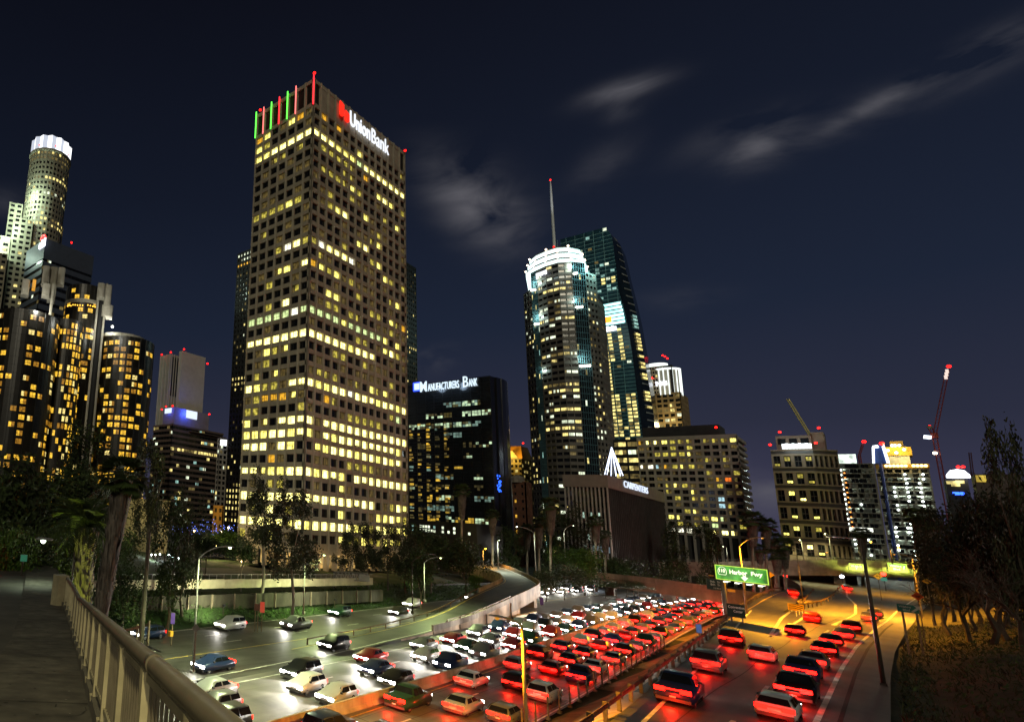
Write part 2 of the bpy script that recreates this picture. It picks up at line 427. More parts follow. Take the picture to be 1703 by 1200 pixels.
# concrete panel joints as shallow dark tar lines
q = MB(); Mtar = mat('tar joint', (.02,.019,.018), .8, .2, 3, bump=0)
for i in range(60):
    x = 22+4.6*i
    if x > 170: break
    q.quad((x, yb(x)-9.6, ZF+.005), (x+.07, yb(x)-9.6, ZF+.005), (x+.9+.07, yb(x)-.7, ZF+.005), (x+.9, yb(x)-.7, ZF+.005))
for k in range(4):
    line(q, XF[18:60], lambda x: yb(x)-.3-2.3*k-1.1, fz, w=.05, dz=.005)
line(q, XR[5:44], lambda x: yer(x)-.9, zr, w=.22, dz=.010)
line(q, XR[5:44], lambda x: yer(x)+1.6+.15*math.sin(x*.3), zr, w=.06, dz=.009)
line(q, XR[5:44], lambda x: yer(x)+5.0+.12*math.sin(x*.23), zr, w=.07, dz=.009)
struct(q.build('pavement_joints', Mtar))

# ---------------------------------------------------------------- median barrier (precast segments)
mb_root = thing('median_barrier', 'long pale concrete median barrier between white headlights and red tail lights', 'barrier', (45, yb(45), ZF))
x = 8.0; k = 0
M_bar = mat('barrier concrete', (.34, .29, .20), .85, .3, .9, bump=.2, stretch=(1,1,.3))
while x < 300:
    L_ = 6.0 if x < 150 else 12.0
    q = MB(); a, b = x+.02, x+L_-.02
    prof = [(-.30,0),(-.30,.08),(-.13,.33),(-.09,.98),(.09,.98),(.13,.33),(.30,.08),(.30,0)]
    n = len(prof); vs = []
    for xx in (a, b):
        for (dy, dz) in prof: vs.append((xx, yb(xx)+dy, ZF+dz))
    fs = [(i, n+i, n+(i+1) % n, (i+1) % n) for i in range(n)]+[tuple(range(n)), tuple(range(2*n-1, n-1, -1))]
    q.add(vs, fs); q.build('barrier_segment', M_bar, mb_root); x += L_

# ---------------------------------------------------------------- street bridge with the camera on it
def bridge():
    M_walk = mat('sidewalk concrete', (.115, .105, .085), .9, .34, 2.6, bump=.35, detail=10)
    al = [-3+1.0*i for i in range(29)]
    q = MB()
    def slab(l0, l1, top, bot, m):
        for a, b in zip(al, al[1:]):
            P = [bp(a,l0,top), bp(a,l1,top), bp(b,l1,top), bp(b,l0,top), bp(a,l0,bot), bp(a,l1,bot), bp(b,l1,bot), bp(b,l0,bot)]
            q.add(P, [(0,1,2,3),(7,6,5,4),(1,5,6,2),(0,3,7,4)], m)
    slab(-9.5, -1.08, 0, -.9, 0)
    struct(q.build('bridge_deck', [mat('street asphalt', (.10,.094,.078), .85, .25, .8, bump=.2)]))
    q = MB(); slab(-1.075, .60, .15, -.9, 0); struct(q.build('bridge_sidewalk', M_walk))
    q = MB(); slab(.603, .95, .30, -1.1, 0); struct(q.build('bridge_kerb', mat('kerb concrete', (.16,.145,.11), .9, .25, 1.2, bump=.2)))
    q = MB()
    for i in range(1, 12):                        # sidewalk joints
        a = -1+2.4*i
        if a < 24:
            q.quad(bp(a,-1.07,.155), bp(a,.6,.155), bp(a+.025,.6,.155), bp(a+.025,-1.07,.155))
    struct(q.build('sidewalk_joints', mat('dark joint', (.03,.027,.022), .9, .2, 3, bump=0)))
    # street beyond the bridge
    q = MB(); al2 = [25+3*i for i in range(28)]
    q.strip([bp(a,-12.0,.0) for a in al2], [bp(a,-1.0,.0) for a in al2]); q.f = [f[::-1] for f in q.f]
    struct(q.build('street', mat('street asphalt', (.10,.094,.078), .85, .25, .8)))
    q = MB()
    for a, b in zip(al2, al2[1:]):
        P = [bp(a,-1.0,.14), bp(a,1.3,.14), bp(b,1.3,.14), bp(b,-1.0,.14), bp(a,-1.0,-.3), bp(a,1.3,-.3), bp(b,1.3,-.3), bp(b,-1.0,-.3)]
        q.add(P, [(0,1,2,3),(1,5,6,2),(0,3,7,4)], 0)
    struct(q.build('street_sidewalk', M_walk))
    q = MB()
    for i in range(16):
        a = 6+2.6*i
        q.quad(bp(a,-4.3,.01), bp(a,-4.15,.01), bp(a+.5,-4.15,.01), bp(a+.5,-4.3,.01))
    struct(q.build('street_markings', M_white))
    # cracks, patches and gum on the sidewalk
    r5 = random.Random(5); q = MB()
    for _ in range(7):
        a, l = r5.uniform(1.5, 20), r5.uniform(-.9, .4)
        for _ in range(9):
            a2, l2 = a+r5.uniform(-.05,.28), max(-1.05, min(.55, l+r5.gauss(0,.14))); w_ = r5.uniform(.004,.011)
            q.quad(bp(a,l-w_,.156), bp(a,l+w_,.156), bp(a2,l2+w_,.156), bp(a2,l2-w_,.156)); a, l = a2, l2
    for _ in range(60):
        a, l, s_ = r5.uniform(1, 19), r5.uniform(-1.0,.5), r5.uniform(.012,.035); P = [bp(a+s_*math.cos(t), l+s_*math.sin(t), .1565) for t in [6.283*k/6 for k in range(6)]]
        q.add(P, [tuple(range(5,-1,-1))])
    struct(q.build('sidewalk_cracks', mat('dark joint', (.03,.027,.022))))
    q = MB()
    for _ in range(26):
        a, l, s_ = r5.uniform(1, 19), r5.uniform(-1.0,.5), r5.uniform(.02,.05); q.quad(bp(a,l,.1575), bp(a+.01,l+s_,.1575), bp(a+s_*.8,l+s_*.8,.1575), bp(a+s_*.7,l,.1575))
    struct(q.build('sidewalk_litter', mat('pale litter', (.35,.33,.28), .9, .2, 3, bump=0)))
    # railing
    M_rail = mat('tan painted railing', (.150, .130, .092), .42, .14, 5, bump=.08, spec=.5)
    M_railp = mat('cream painted railing', (.42, .375, .235), .6, .16, 4, bump=.1)
    R = thing('bridge_railing', 'tan steel bridge railing with thick round handrail beside the sidewalk', 'railing', tuple(bp(8, .68, .3)))
    e = .68; top = 1.30
    hp = [bp(-3+.8*i, e, top) for i in range(35)]
    MB().tube(hp, .062, 14).build('handrail', M_rail, R, smooth=True)
    for a in (3.9, 9.8, 15.7):
        MB().tube([bp(a-.05,e,top), bp(a+.05,e,top)], .067, 14).build('handrail_sleeve', M_rail, R, smooth=True)
    q = MB()
    for a, b in zip(al, al[1:]):
        if a > 24: break
        q.beam(bp(a,e,.42), bp(b,e,.42), .06, .05)
    q.build('bottom_rail', M_railp, R)
    q = MB()
    for a, b in zip(al, al[1:]):
        if a > 24: break
        q.beam(bp(a,e,1.20), bp(b,e,1.20), .05, .05)
    q.build('upper_rail', M_railp, R)
    post = MB(); post.box(-.062,.062,-.05,.05,0,.96); post.box(-.02,.02,-.075,-.06,.02,.94); post.box(-.10,.10,-.085,.085,-.02,.02)
    post.box(-.05,.05,-.082,-.075,.30,.34); post.box(-.05,.05,-.082,-.075,.60,.64); pm = post.mesh('post', M_railp)
    ang = math.atan2(BD.y, BD.x); off = Vector(WLOC[R.name])
    na = 0
    pos = [1.28+1.42*i for i in range(17)]
    for a in pos:
        o = link('post', pm, R, bp(a, e, .28)-off); o.rotation_euler = (0,0,ang); na += 1
    bal = MB(); bal.box(-.009,.009,-.010,.010,0,.78); bm_ = bal.mesh('baluster', M_rail)
    for a0, a1 in zip([pos[0]-1.42]+pos, pos):
        for k in range(1, 10):
            a = a0+(a1-a0)*k/10
            if a > 20: continue
            o = link('baluster', bm_, R, bp(a, e, .42)-off); o.rotation_euler = (0,0,ang)
    # scrawled marks on two posts, as in the photograph
    Mk = mat('marker ink', (.015,.015,.018), .7, .1, 3, bump=0)
    for a, s, col in ((4.12, 'OFA', Mk), (5.54, 'HH', Mk)):
        p = bp(a-.078, e-.03, 1.16); 
        text_on(s, col, p+BN*.0, Vector((0,0,-1)), .30, .05, R, up=BN*-1, name='scrawl', extrude=.002) if False else None
    # short concrete end post with a lit face
    q = MB(); p = bp(25.2, .5); q.obox(p+Vector((-.25,-.25,0)), (.5,0,0), (0,.5,0), (0,0,1.35)); 
    tag(q.build('end_post', M_railp, None, tuple(p)), 'stubby cream post closing the far end of the bridge railing', 'post')
bridge()

# ---------------------------------------------------------------- concrete walls left of the connector road
def wall_at(x): return 65.5+(x-45)*.035
w = thing('parapet_wall', 'long pale concrete parapet with thin pipe railing before the office plaza', 'wall', (70, wall_at(70), -12))
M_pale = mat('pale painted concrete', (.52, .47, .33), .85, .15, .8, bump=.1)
q = MB(); xs = [38+5*i for i in range(16)]
for a, b in zip(xs, xs[1:]):
    q2 = MB(); ya, y2 = wall_at(a), wall_at(b)
    zt = -9.9-.010*(a-40); 
    q2.add([(a+.02,ya,zt-1.35),(b,y2,zt-1.35),(b,y2+.4,zt-1.35),(a+.02,ya+.4,zt-1.35),(a+.02,ya,zt),(b,y2,zt),(b,y2+.4,zt),(a+.02,ya+.4,zt)],
           [(0,3,2,1),(4,5,6,7),(0,1,5,4),(1,2,6,5),(2,3,7,6),(3,0,4,7)]); q2.build('wall_panel', M_pale, w)
    for k in range(3):
        xx = a+k*5/3; MB().box(xx-.03,xx+.03,wall_at(xx)+.17,wall_at(xx)+.23,zt,zt+.75).build('rail_post', M_steel, w)
    MB().beam((a, ya+.2, zt+.75), (b, y2+.2, zt+.74), .06, .06).build('rail', M_steel, w)
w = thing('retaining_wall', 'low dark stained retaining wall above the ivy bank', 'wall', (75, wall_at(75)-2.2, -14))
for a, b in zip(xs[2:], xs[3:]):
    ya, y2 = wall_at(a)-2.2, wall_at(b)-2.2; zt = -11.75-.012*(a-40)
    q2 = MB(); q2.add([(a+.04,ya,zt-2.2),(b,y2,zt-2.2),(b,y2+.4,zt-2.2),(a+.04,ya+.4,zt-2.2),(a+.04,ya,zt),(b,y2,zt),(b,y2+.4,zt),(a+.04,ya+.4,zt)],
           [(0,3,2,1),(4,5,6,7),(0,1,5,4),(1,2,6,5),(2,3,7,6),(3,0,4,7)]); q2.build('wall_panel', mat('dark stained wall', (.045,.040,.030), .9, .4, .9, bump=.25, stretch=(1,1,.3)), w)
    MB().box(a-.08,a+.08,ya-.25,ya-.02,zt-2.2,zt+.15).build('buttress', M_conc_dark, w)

# ---------------------------------------------------------------- curved viaduct ramp
def viaduct():
    Rp = [(60,42.4,-15.45),(76,44.0,-15.3),(92,45.2,-15.0),(108,46.3,-14.3),(128.5,48.0,-12.5),(147.5,50.6,-11.3),(157,52.4,-10.55),(164,56,-10.05),(172,60.5,-9.75),(190,70.7,-9.4),(205,80,-9.3)]
    Lp = [(60,47.2,-15.45),(76,48.6,-15.3),(91,50.0,-15.0),(108,52.0,-14.2),(129,55.8,-12.6),(145,58.4,-11.5),(155,60.0,-10.8),(161,62.2,-10.3),(166,65.5,-9.95),(176,75,-9.6),(186,86,-9.5)]
    def sub(P, n=6):
        out = []
        for i in range(len(P)-1):
            p0 = Vector(P[max(i-1,0)]); p1 = Vector(P[i]); p2 = Vector(P[i+1]); p3 = Vector(P[min(i+2,len(P)-1)])
            for k in range(n):
                t = k/n; out.append(.5*((2*p1)+(p2-p0)*t+(2*p0-5*p1+4*p2-p3)*t*t+(3*p1-p0-3*p2+p3)*t**3))
        out.append(Vector(P[-1])); return out
    R_ = sub(Rp); L_ = sub(Lp)
    V = thing('viaduct_ramp', 'curving concrete ramp rising from the freeway to the street with pale parapets', 'ramp', Rp[4])
    q = MB(); q.strip(R_, L_); q.build('deck', M_asph, V)
    up = Vector((0,0,1))
    def side(P, inward, i0, i1, h0, h1, th, m, name):
        for a in range(i0, i1, 3):
            b = min(a+3, i1); q = MB()
            for k in range(a, b):
                p, r = P[k], P[k+1]; s = (inward[k]-p); s.z = 0; s = s.normalized()*th
                s2 = (inward[k+1]-r); s2.z = 0; s2 = s2.normalized()*th
                vs = [p+up*h0, r+up*h0, r+up*h1, p+up*h1, p+s+up*h0, r+s2+up*h0, r+s2+up*h1, p+s+up*h1]
                q.add(vs, [(0,1,2,3),(5,4,7,6),(3,2,6,7),(1,0,4,5),(0,3,7,4),(2,1,5,6)])
            q.build(name, m, V)
    side(R_, L_, 12, len(R_)-1, -.05, .85, .3, M_conc_dark, 'parapet')
    side(L_, R_, 26, len(L_)-1, -.05, .85, .3, M_conc, 'parapet')
    # solid wall under the right edge, then an open girder
    q = MB()
    for k in range(8, 26):
        p, r = R_[k], R_[k+1]
        q.quad((p.x,p.y+.1,-15.7), (r.x,r.y+.1,-15.7), (r.x,r.y+.1,r.z-.05), (p.x,p.y+.1,p.z-.05))
    q.build('abutment_wall', mat('rust stained concrete wall', (.30,.215,.15), .9, .45, .35, bump=.3, stretch=(1.2,1.2,.35)), V)
    for k in (12, 16, 20, 24):
        p = R_[k]; MB().box(p.x-.1,p.x+.1,p.y-.08,p.y+.1,-15.7,p.z-.1).build('pilaster', M_conc_dark, V)
    q = MB()
    for k in range(24, len(R_)-1):
        p, r, l, l2 = R_[k]-up*.05, R_[k+1]-up*.05, L_[k]-up*.05, L_[k+1]-up*.05
        d = up*-1.9; q.quad(p+d, r+d, r, p); q.quad(l, l2, l2+d, l+d); q.quad(p+d, l+d, l2+d, r+d)
    q.build('girder', M_conc_dark, V)
    p = (R_[24]+L_[24])/2
    MB().obox((p.x-.8,p.y-3.6,-15.7), (1.6,0,0), (0,7.2,0), (0,0,p.z-1.8+15.7)).build('pier', M_conc_dark, V)
    p = (R_[36]+L_[36])/2
    MB().obox((p.x-.8,p.y-3,-15.7), (1.6,0,0), (0,6,0), (0,0,p.z-1.8+15.7)).build('pier', M_conc_dark, V)
    # lane lines and scuffs
    q = MB()
    mid = [a.lerp(b, .5) for a, b in zip(R_, L_)]
    def vl(t, m, k0=0, k1=None):
        P = [a.lerp(b, t)+up*.012 for a, b in zip(R_, L_)]; k1 = k1 or len(P)-1
        for k in range(k0, k1):
            a, b = P[k], P[k+1]; s = Vector((a-b).cross(up)).normalized()*.08; q.quad(a+s, a-s, b-s, b+s, m)
    vl(.10, 0)
    for (px, py) in ((765,1024),(745,1026),(733,1034),(758,1020),(790,1005),(800,1001)):
        c = None
    q.build('lane_line', [M_white, M_yellow], V); q = MB(); vl(.90, 1); q.build('lane_line', [M_white, M_yellow], V)
    # guard railings on the low part
    for P, nm, k0, k1, inw in ((L_, 'guard_rail', 2, 26, R_), (R_, 'guard_rail', 14, 24, L_)):
        q = MB()
        for k in range(k0, k1): q.beam(P[k]+up*(.72 if P is L_ else 1.15), P[k+1]+up*(.72 if P is L_ else 1.15), .08, .14)
        q.build(nm, M_rust, V)
        for k in range(k0, k1, 2):
            p = P[k]; z0 = -.1 if P is L_ else .8
            MB().box(p.x-.06,p.x+.06,p.y-.06,p.y+.06,p.z+z0,p.z+(.78 if P is L_ else 1.2)).build('rail_post', M_rust, V)
    return R_, L_
VR, VL = viaduct()

# ---------------------------------------------------------------- overpasses
def overpass(name, label, pts_top, depth, para, width, away, piers, mside, mpar, rail=False, nseg=3):
    """pts_top: world points of the near parapet's top edge from left to right; the deck lies on the far side"""
    P = [Vector(p) for p in pts_top]; up = Vector((0,0,1))
    O = thing(name, label, 'overpass', tuple(P[len(P)//2]))
    aw = Vector(away).normalized()
    for i, (a, b) in enumerate(zip(P, P[1:])):
        for k in range(nseg):
            p = a.lerp(b, k/nseg); r = a.lerp(b, (k+1)/nseg)-(b-a).normalized()*.03
            MB().add([p, r, r-up*para, p-up*para, p+aw*.3, r+aw*.3, r-up*para+aw*.3, p-up*para+aw*.3],
                     [(3,2,1,0),(0,1,5,4),(4,5,6,7),(1,2,6,5),(0,4,7,3),(3,7,6,2)]).build('parapet', mpar, O)
        q = MB(); d0 = up*para; d1 = up*depth; s = aw*.35
        q.add([a-d0+s, b-d0+s, b-d1+s, a-d1+s, a-d0+aw*width, b-d0+aw*width, b-d1+aw*width, a-d1+aw*width],
              [(3,2,1,0),(0,1,5,4),(4,5,6,7),(1,2,6,5),(0,4,7,3),(3,7,6,2)]); q.build('girder', mside, O)
        q = MB(); q.add([a-up*(para+.25)+aw*.05, b-up*(para+.25)+aw*.05, b-up*(para+.02)+aw*.05, a-up*(para+.02)+aw*.05,
                         a-up*(para+.25)+aw*.33, b-up*(para+.25)+aw*.33, b-up*(para+.02)+aw*.33, a-up*(para+.02)+aw*.33],
              [(3,2,1,0),(0,1,5,4),(4,5,6,7),(1,2,6,5),(0,4,7,3),(3,7,6,2)]); q.build('deck_edge', mpar, O)
        if rail:
            for k in range(8):
                p = a.lerp(b, k/8)+aw*.15; MB().box(p.x-.04,p.x+.04,p.y-.04,p.y+.04,p.z,p.z+.9).build('rail_post', M_steel, O)
            MB().beam(a+up*.9+aw*.15, b+up*.9+aw*.15, .07, .07).build('rail', M_steel, O)
            MB().beam(a+up*.5+aw*.15, b+up*.5+aw*.15, .05, .05).build('rail', M_steel, O)
    for (x, y, z0, z1, wx, wy, m) in piers:
        MB().box(x-wx/2, x+wx/2, y-wy/2, y+wy/2, z0, z1).build('pier', m, O)
        MB().box(x-wx/2-.15, x+wx/2+.15, y-wy/2-.3, y+wy/2+.3, z1-.7, z1).build('pier_cap', m, O)
    return O
r0 = 231
pts = [at_r(935,938,240), at_r(985,950,236), at_r(1090,961,232), at_r(1200,976,232), at_r(1300,990,236)]
pier = at_z(1112,1004,ZF-.2)
M_brown = mat('brown stained concrete', (.17,.11,.078), .85, .35, .5, bump=.2, stretch=(1,1,.25))
overpass('lower_overpass', 'brown concrete overpass crossing above the white headlights', pts, 4.2, 1.3, 9, (1,.05,0),
         [(pier.x+3, pier.y, ZF-.2, pts[2].z-4.1, 1.8, 3.0, M_conc), (at_z(1194,994,ZF).x+3, at_z(1194,994,ZF).y, ZF-.2, pts[3].z-4.1, 1.5, 1.8, M_conc), (at_r(1010,985,238).x+3, at_r(1010,985,238).y, -15.7, pts[1].z-4.1, 1.8, 2.2, M_conc_dark)], M_brown, M_brown)
pts = [at_r(1060,934,322), at_r(1180,934,322), at_r(1300,931,322), at_r(1420,930,322), at_r(1545,934,322)]
pr = at_r(1398,982,324); pl = at_r(1130,975,326)
overpass('upper_overpass', 'wide street overpass with green guide signs mounted on its edge', pts, 5.4, 1.5, 16, (1,.0,0),
         [(pr.x+3, pr.y, pr.z-6, pts[3].z-5.3, 2.2, 2.6, M_conc), (pl.x+3, pl.y, -15.7, pts[0].z-5.3, 2, 3, M_conc_dark)], M_conc, M_conc, rail=True)
p = at_r(1535,960,324)
q = MB(); q.box(p.x, p.x+14, p.y-9, p.y+2.0, -10, pts[4].z-1.6)
tag(q.build('abutment', M_conc_dark, None, (p.x, p.y, -10)), 'dark concrete abutment holding the right end of the street overpass', 'abutment')
# a further low wall behind the branch ramp
a, b = at_r(1270,960,342), at_r(1390,967,342)
q = MB(); q.add([a, b, b-Vector((0,0,5)), a-Vector((0,0,5)), a+Vector((.6,0,0)), b+Vector((.6,0,0)), b+Vector((.6,0,-5)), a+Vector((.6,0,-5))],
      [(3,2,1,0),(0,1,5,4),(4,5,6,7),(1,2,6,5),(0,4,7,3),(3,7,6,2)])
tag(q.build('roadside_wall', M_brown, None, tuple(a)), 'low brown wall beyond the crest of the left branch ramp', 'wall')

# ---------------------------------------------------------------- guardrails and post rows
def guardrail(name, label, pts, zt=.78, post_every=2, m=M_rust, blockcol=None, h=.32):
    G = thing(name, label, 'guardrail', tuple(pts[len(pts)//2]))
    for i in range(0, len(pts)-1, 3):
        q = MB(); s = pts[i:i+4]
        for a, b in zip(s, s[1:]):
            a, b = Vector(a), Vector(b)
            for (dz, dd) in ((zt-.10, 0), (zt-.20, .04), (zt-.02, .04)):
                q.beam(a+Vector((0,dd,dz)), b+Vector((0,dd,dz)), .03, .11)
        q.build('rail_panel', m, G)
    pm = MB(); pm.box(-.08,.08,-.1,.1,-.3,zt+.06); pm.box(-.09,.09,-.22,-.1,zt-.32,zt+.02); pmesh = pm.mesh('post', M_wood)
    for i in range(0, len(pts), post_every):
        o = link('post', pmesh, G, Vector(pts[i])-Vector(WLOC[G.name])+Vector((0,.18,0)))
    return G
gp = [(x, yl(x)+.1, (zl(x) if x > 170 else zr(x))) for x in [22+1.9*i for i in range(126)]]
guardrail('guardrail', 'long dark guardrail along the left edge of the ramp road', gp)
def hand(pxs, z):
    return [at_z(x, y, z) for x, y in pxs]
nose = on_right(1334,1012)
gl = [nose.lerp(at_z(1354,985,-9.2), k/8) for k in range(9)]
gr_pts = [on_right(*p) for p in ((1334,1013),(1350,1010),(1368,1006),(1382,998),(1392,988),(1400,977))]
gr2 = []
for a, b in zip(gr_pts, gr_pts[1:]): gr2 += [a.lerp(b, k/5) for k in range(5)]
gr2.append(gr_pts[-1])
guardrail('guardrail', 'curved guardrail on the right of the sunken gore behind the chevron board', gr2, zt=1.1)
guardrail('guardrail', 'short guardrail on the left of the sunken gore behind the chevron board', [Vector(g) for g in gl], zt=1.1)
q = MB(); q.prism([(nose.x+4,nose.y+.6),(nose.x+60,nose.y+.2),(nose.x+60,nose.y+3.5),(nose.x+20,nose.y+2.2)], -11.2, -9.35)
struct(q.build('gore_island', M_dirt))
# posts of the fence at the freeway's right edge
F = thing('fence', 'row of thin posts with wires along the right edge of the red lanes', 'fence', (60, yb(60)-10.1, ZF))
pm = MB(); pm.tube([(0,0,0),(0,0,1.9)], .07, 8); pm.box(-.16,.16,-.16,.16,-.1,.12); pmesh = pm.mesh('fence_post', M_wood)
x = 56.0; fx = []
while x < 128:
    o = link('fence_post', pmesh, F, Vector((x, yb(x)-10.15, ZF+.0))-Vector(WLOC[F.name])); fx.append(x); x += 3.4
for h in (.6, 1.2, 1.8):
    q = MB(); q.tube([(x, yb(x)-10.15, ZF+h) for x in fx], .014, 4); q.build('wire', M_steel, F)

# ================================================================== BUILDINGS
ZB = -13.35
UPV = Vector((0,0,1))
G_dark = glass('dark window glass', (.012,.013,.014))
G_blue = glass('blue black glass', (.010,.016,.022))
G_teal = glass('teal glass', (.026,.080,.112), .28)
L_bb = emit('lit office window', (1,.90,.27), 3.2, .45, .9)
L_b = emit('warm lit window', (1,.87,.18), 1.9, .6, .9)
L_m = emit('half lit window', (1,.83,.12), .5, .8, .9)
L_d = emit('dim window', (.9,.62,.16), .10, .8, .9)
L_o = emit('amber window', (1,.50,.03), .85, .55, .9)
L_w = emit('white lit window', (1,.97,.72), 1.7, .5, .9)
L_g = emit('greenish lit window', (.80,1,.42), .95, .6, .9)
L_c = emit('cool lit window', (.55,.9,1), .9, .6, .9)
F_y = emit('far yellow window', (1,.80,.26), 1.1, .8, .35, sample=False)
F_o = emit('far amber window', (1,.52,.05), .95, .6, .35, sample=False)
F_d = emit('far dim window', (.9,.65,.2), .16, .9, .35, sample=False)
F_w = emit('far white window', (.90,1,.72), 1.1, .6, .35, sample=False)
F_c = emit('far teal window', (.55,1,.88), .5, .6, .35, sample=False)
E_red = emit('red beacon glass', (1,.006,.004), 6, sample=False)
E_white = emit('white sign light', (.92,.95,1), 3.2)
E_whiteb = emit('cold white floodlit glass', (.80,1,.98), 2.6)
M_frame = mat('dark bronze frame', (.035,.030,.024), .5, .2, 3, metal=.3, bump=0)
M_roof = mat('dark roof', (.03,.03,.032), .9, .2, .5)
FAR = [G_dark, F_y, F_o, F_d, F_w, F_c]           # window materials of far buildings

def ext(C, d, px, py):
    """length t so that C + t*d is seen at pixel px, py"""
    w = W(px, py); det = d.x*(-w.y)-d.y*(-w.x)
    return (-C.x*(-w.y)-(-C.y)*(-w.x))/det
def z_at(C, px, py): return at_r(px, py, math.hypot(C.x, C.y)).z

def facade(root, O, u, width, z0, z1, cols, rows, wall, mats, lit, pier=.3, span=.42, depth=.5, style='grid', names=('facade_grid', 'windows'), q=None, wq=None, sill=.0, mull=True):
    """one flat facade: piers and spandrels proud of recessed panes, joined per facade (too small to pick apart)"""
    O = Vector((O[0], O[1], 0)); u = Vector(u).normalized(); n = u.cross(UPV)
    own = q is None
    if own: q = MB(); wq = MB()
    bw = width/cols; fh = (z1-z0)/rows
    inn = -n*depth
    if style in ('grid', 'fins'):
        pd = depth if style == 'grid' else depth+.5
        for c in range(cols+1):
            w2 = bw*pier/2; a = max(0, c*bw-w2); b = min(width, c*bw+w2)
            q.obox(O+u*a+UPV*z0-n*depth, u*(b-a), n*pd*-1+n*pd*2 if False else n*pd, UPV*(z1-z0)) if False else _slab(q, O, u, n, a, b, z0, z1, -depth, pd-depth)
    sp = -.06 if style != 'band' else 0.0
    for r in range(rows+1):
        zc = z1-r*fh; h2 = fh*span/2
        a, b = max(z0, zc-h2), min(z1, zc+h2)
        _slab(q, O, u, n, 0, width, a, b, -depth, sp)
    m_ = bw*pier/2 if style != 'band' else bw*.05
    for r in range(rows):
        for c in range(cols):
            k = lit(c, r)
            a, b = c*bw+m_, (c+1)*bw-m_; za, zb = z1-(r+1)*fh+fh*span/2, z1-r*fh-fh*span/2
            o = O-n*(depth-.03)
            if k == 0 and style == 'band' and False: continue
            if k and mull and (b-a) > 1.3:                 # lit panes: split by mullions, blinds down by different amounts
                nn = 2 if (b-a) < 3 else 3
                for s in range(nn):
                    if rnd.random() < .16 and nn > 1: kk = 3
                    else: kk = k
                    p, t = a+(b-a)*s/nn+.05, a+(b-a)*(s+1)/nn-.05
                    wq.quad(o+u*p+UPV*za, o+u*t+UPV*za, o+u*t+UPV*zb, o+u*p+UPV*zb, kk)
            else:
                wq.quad(o+u*a+UPV*za, o+u*b+UPV*za, o+u*b+UPV*zb, o+u*a+UPV*zb, k)
    if own:
        stuff(q.build(names[0], wall, root)); stuff(wq.build(names[1], mats, root))
def _slab(q, O, u, n, a, b, z0, z1, d0, d1):
    o = O+u*a+n*d0+UPV*z0
    U_, N_, Z_ = u*(b-a), n*(d1-d0), UPV*(z1-z0)
    # u x n points down, so order the edges to keep the faces outward
    q.obox(o+N_, U_, -N_, Z_)
def core(root, C, a, b, wx, wy, z0, z1, inset, m, name='core'):
    q = MB(); o = C+a*inset+b*inset; q.obox((o.x,o.y,z0), a*(wx-2*inset), b*(wy-2*inset), UPV*(z1-z0)); return q.build(name, m, root)
def axes(yaw=0.0):
    a = Vector((math.cos(yaw), math.sin(yaw), 0)); return a, Vector((-a.y, a.x, 0))
def beacon(root, p, r=.5, m=None):
    r *= .8; q = MB(); q.sphere((p[0],p[1],p[2]+r), r, 0, 8, 5); q.tube([(p[0],p[1],p[2]-.6),(p[0],p[1],p[2]+r*.3)], r*.35, 6, 1)
    return q.build('beacon', [m or E_red, M_frame], root)
def sign_text(root, body, m, C, u, px_l, px_r, h, out=.35, bold=.02):
    pass

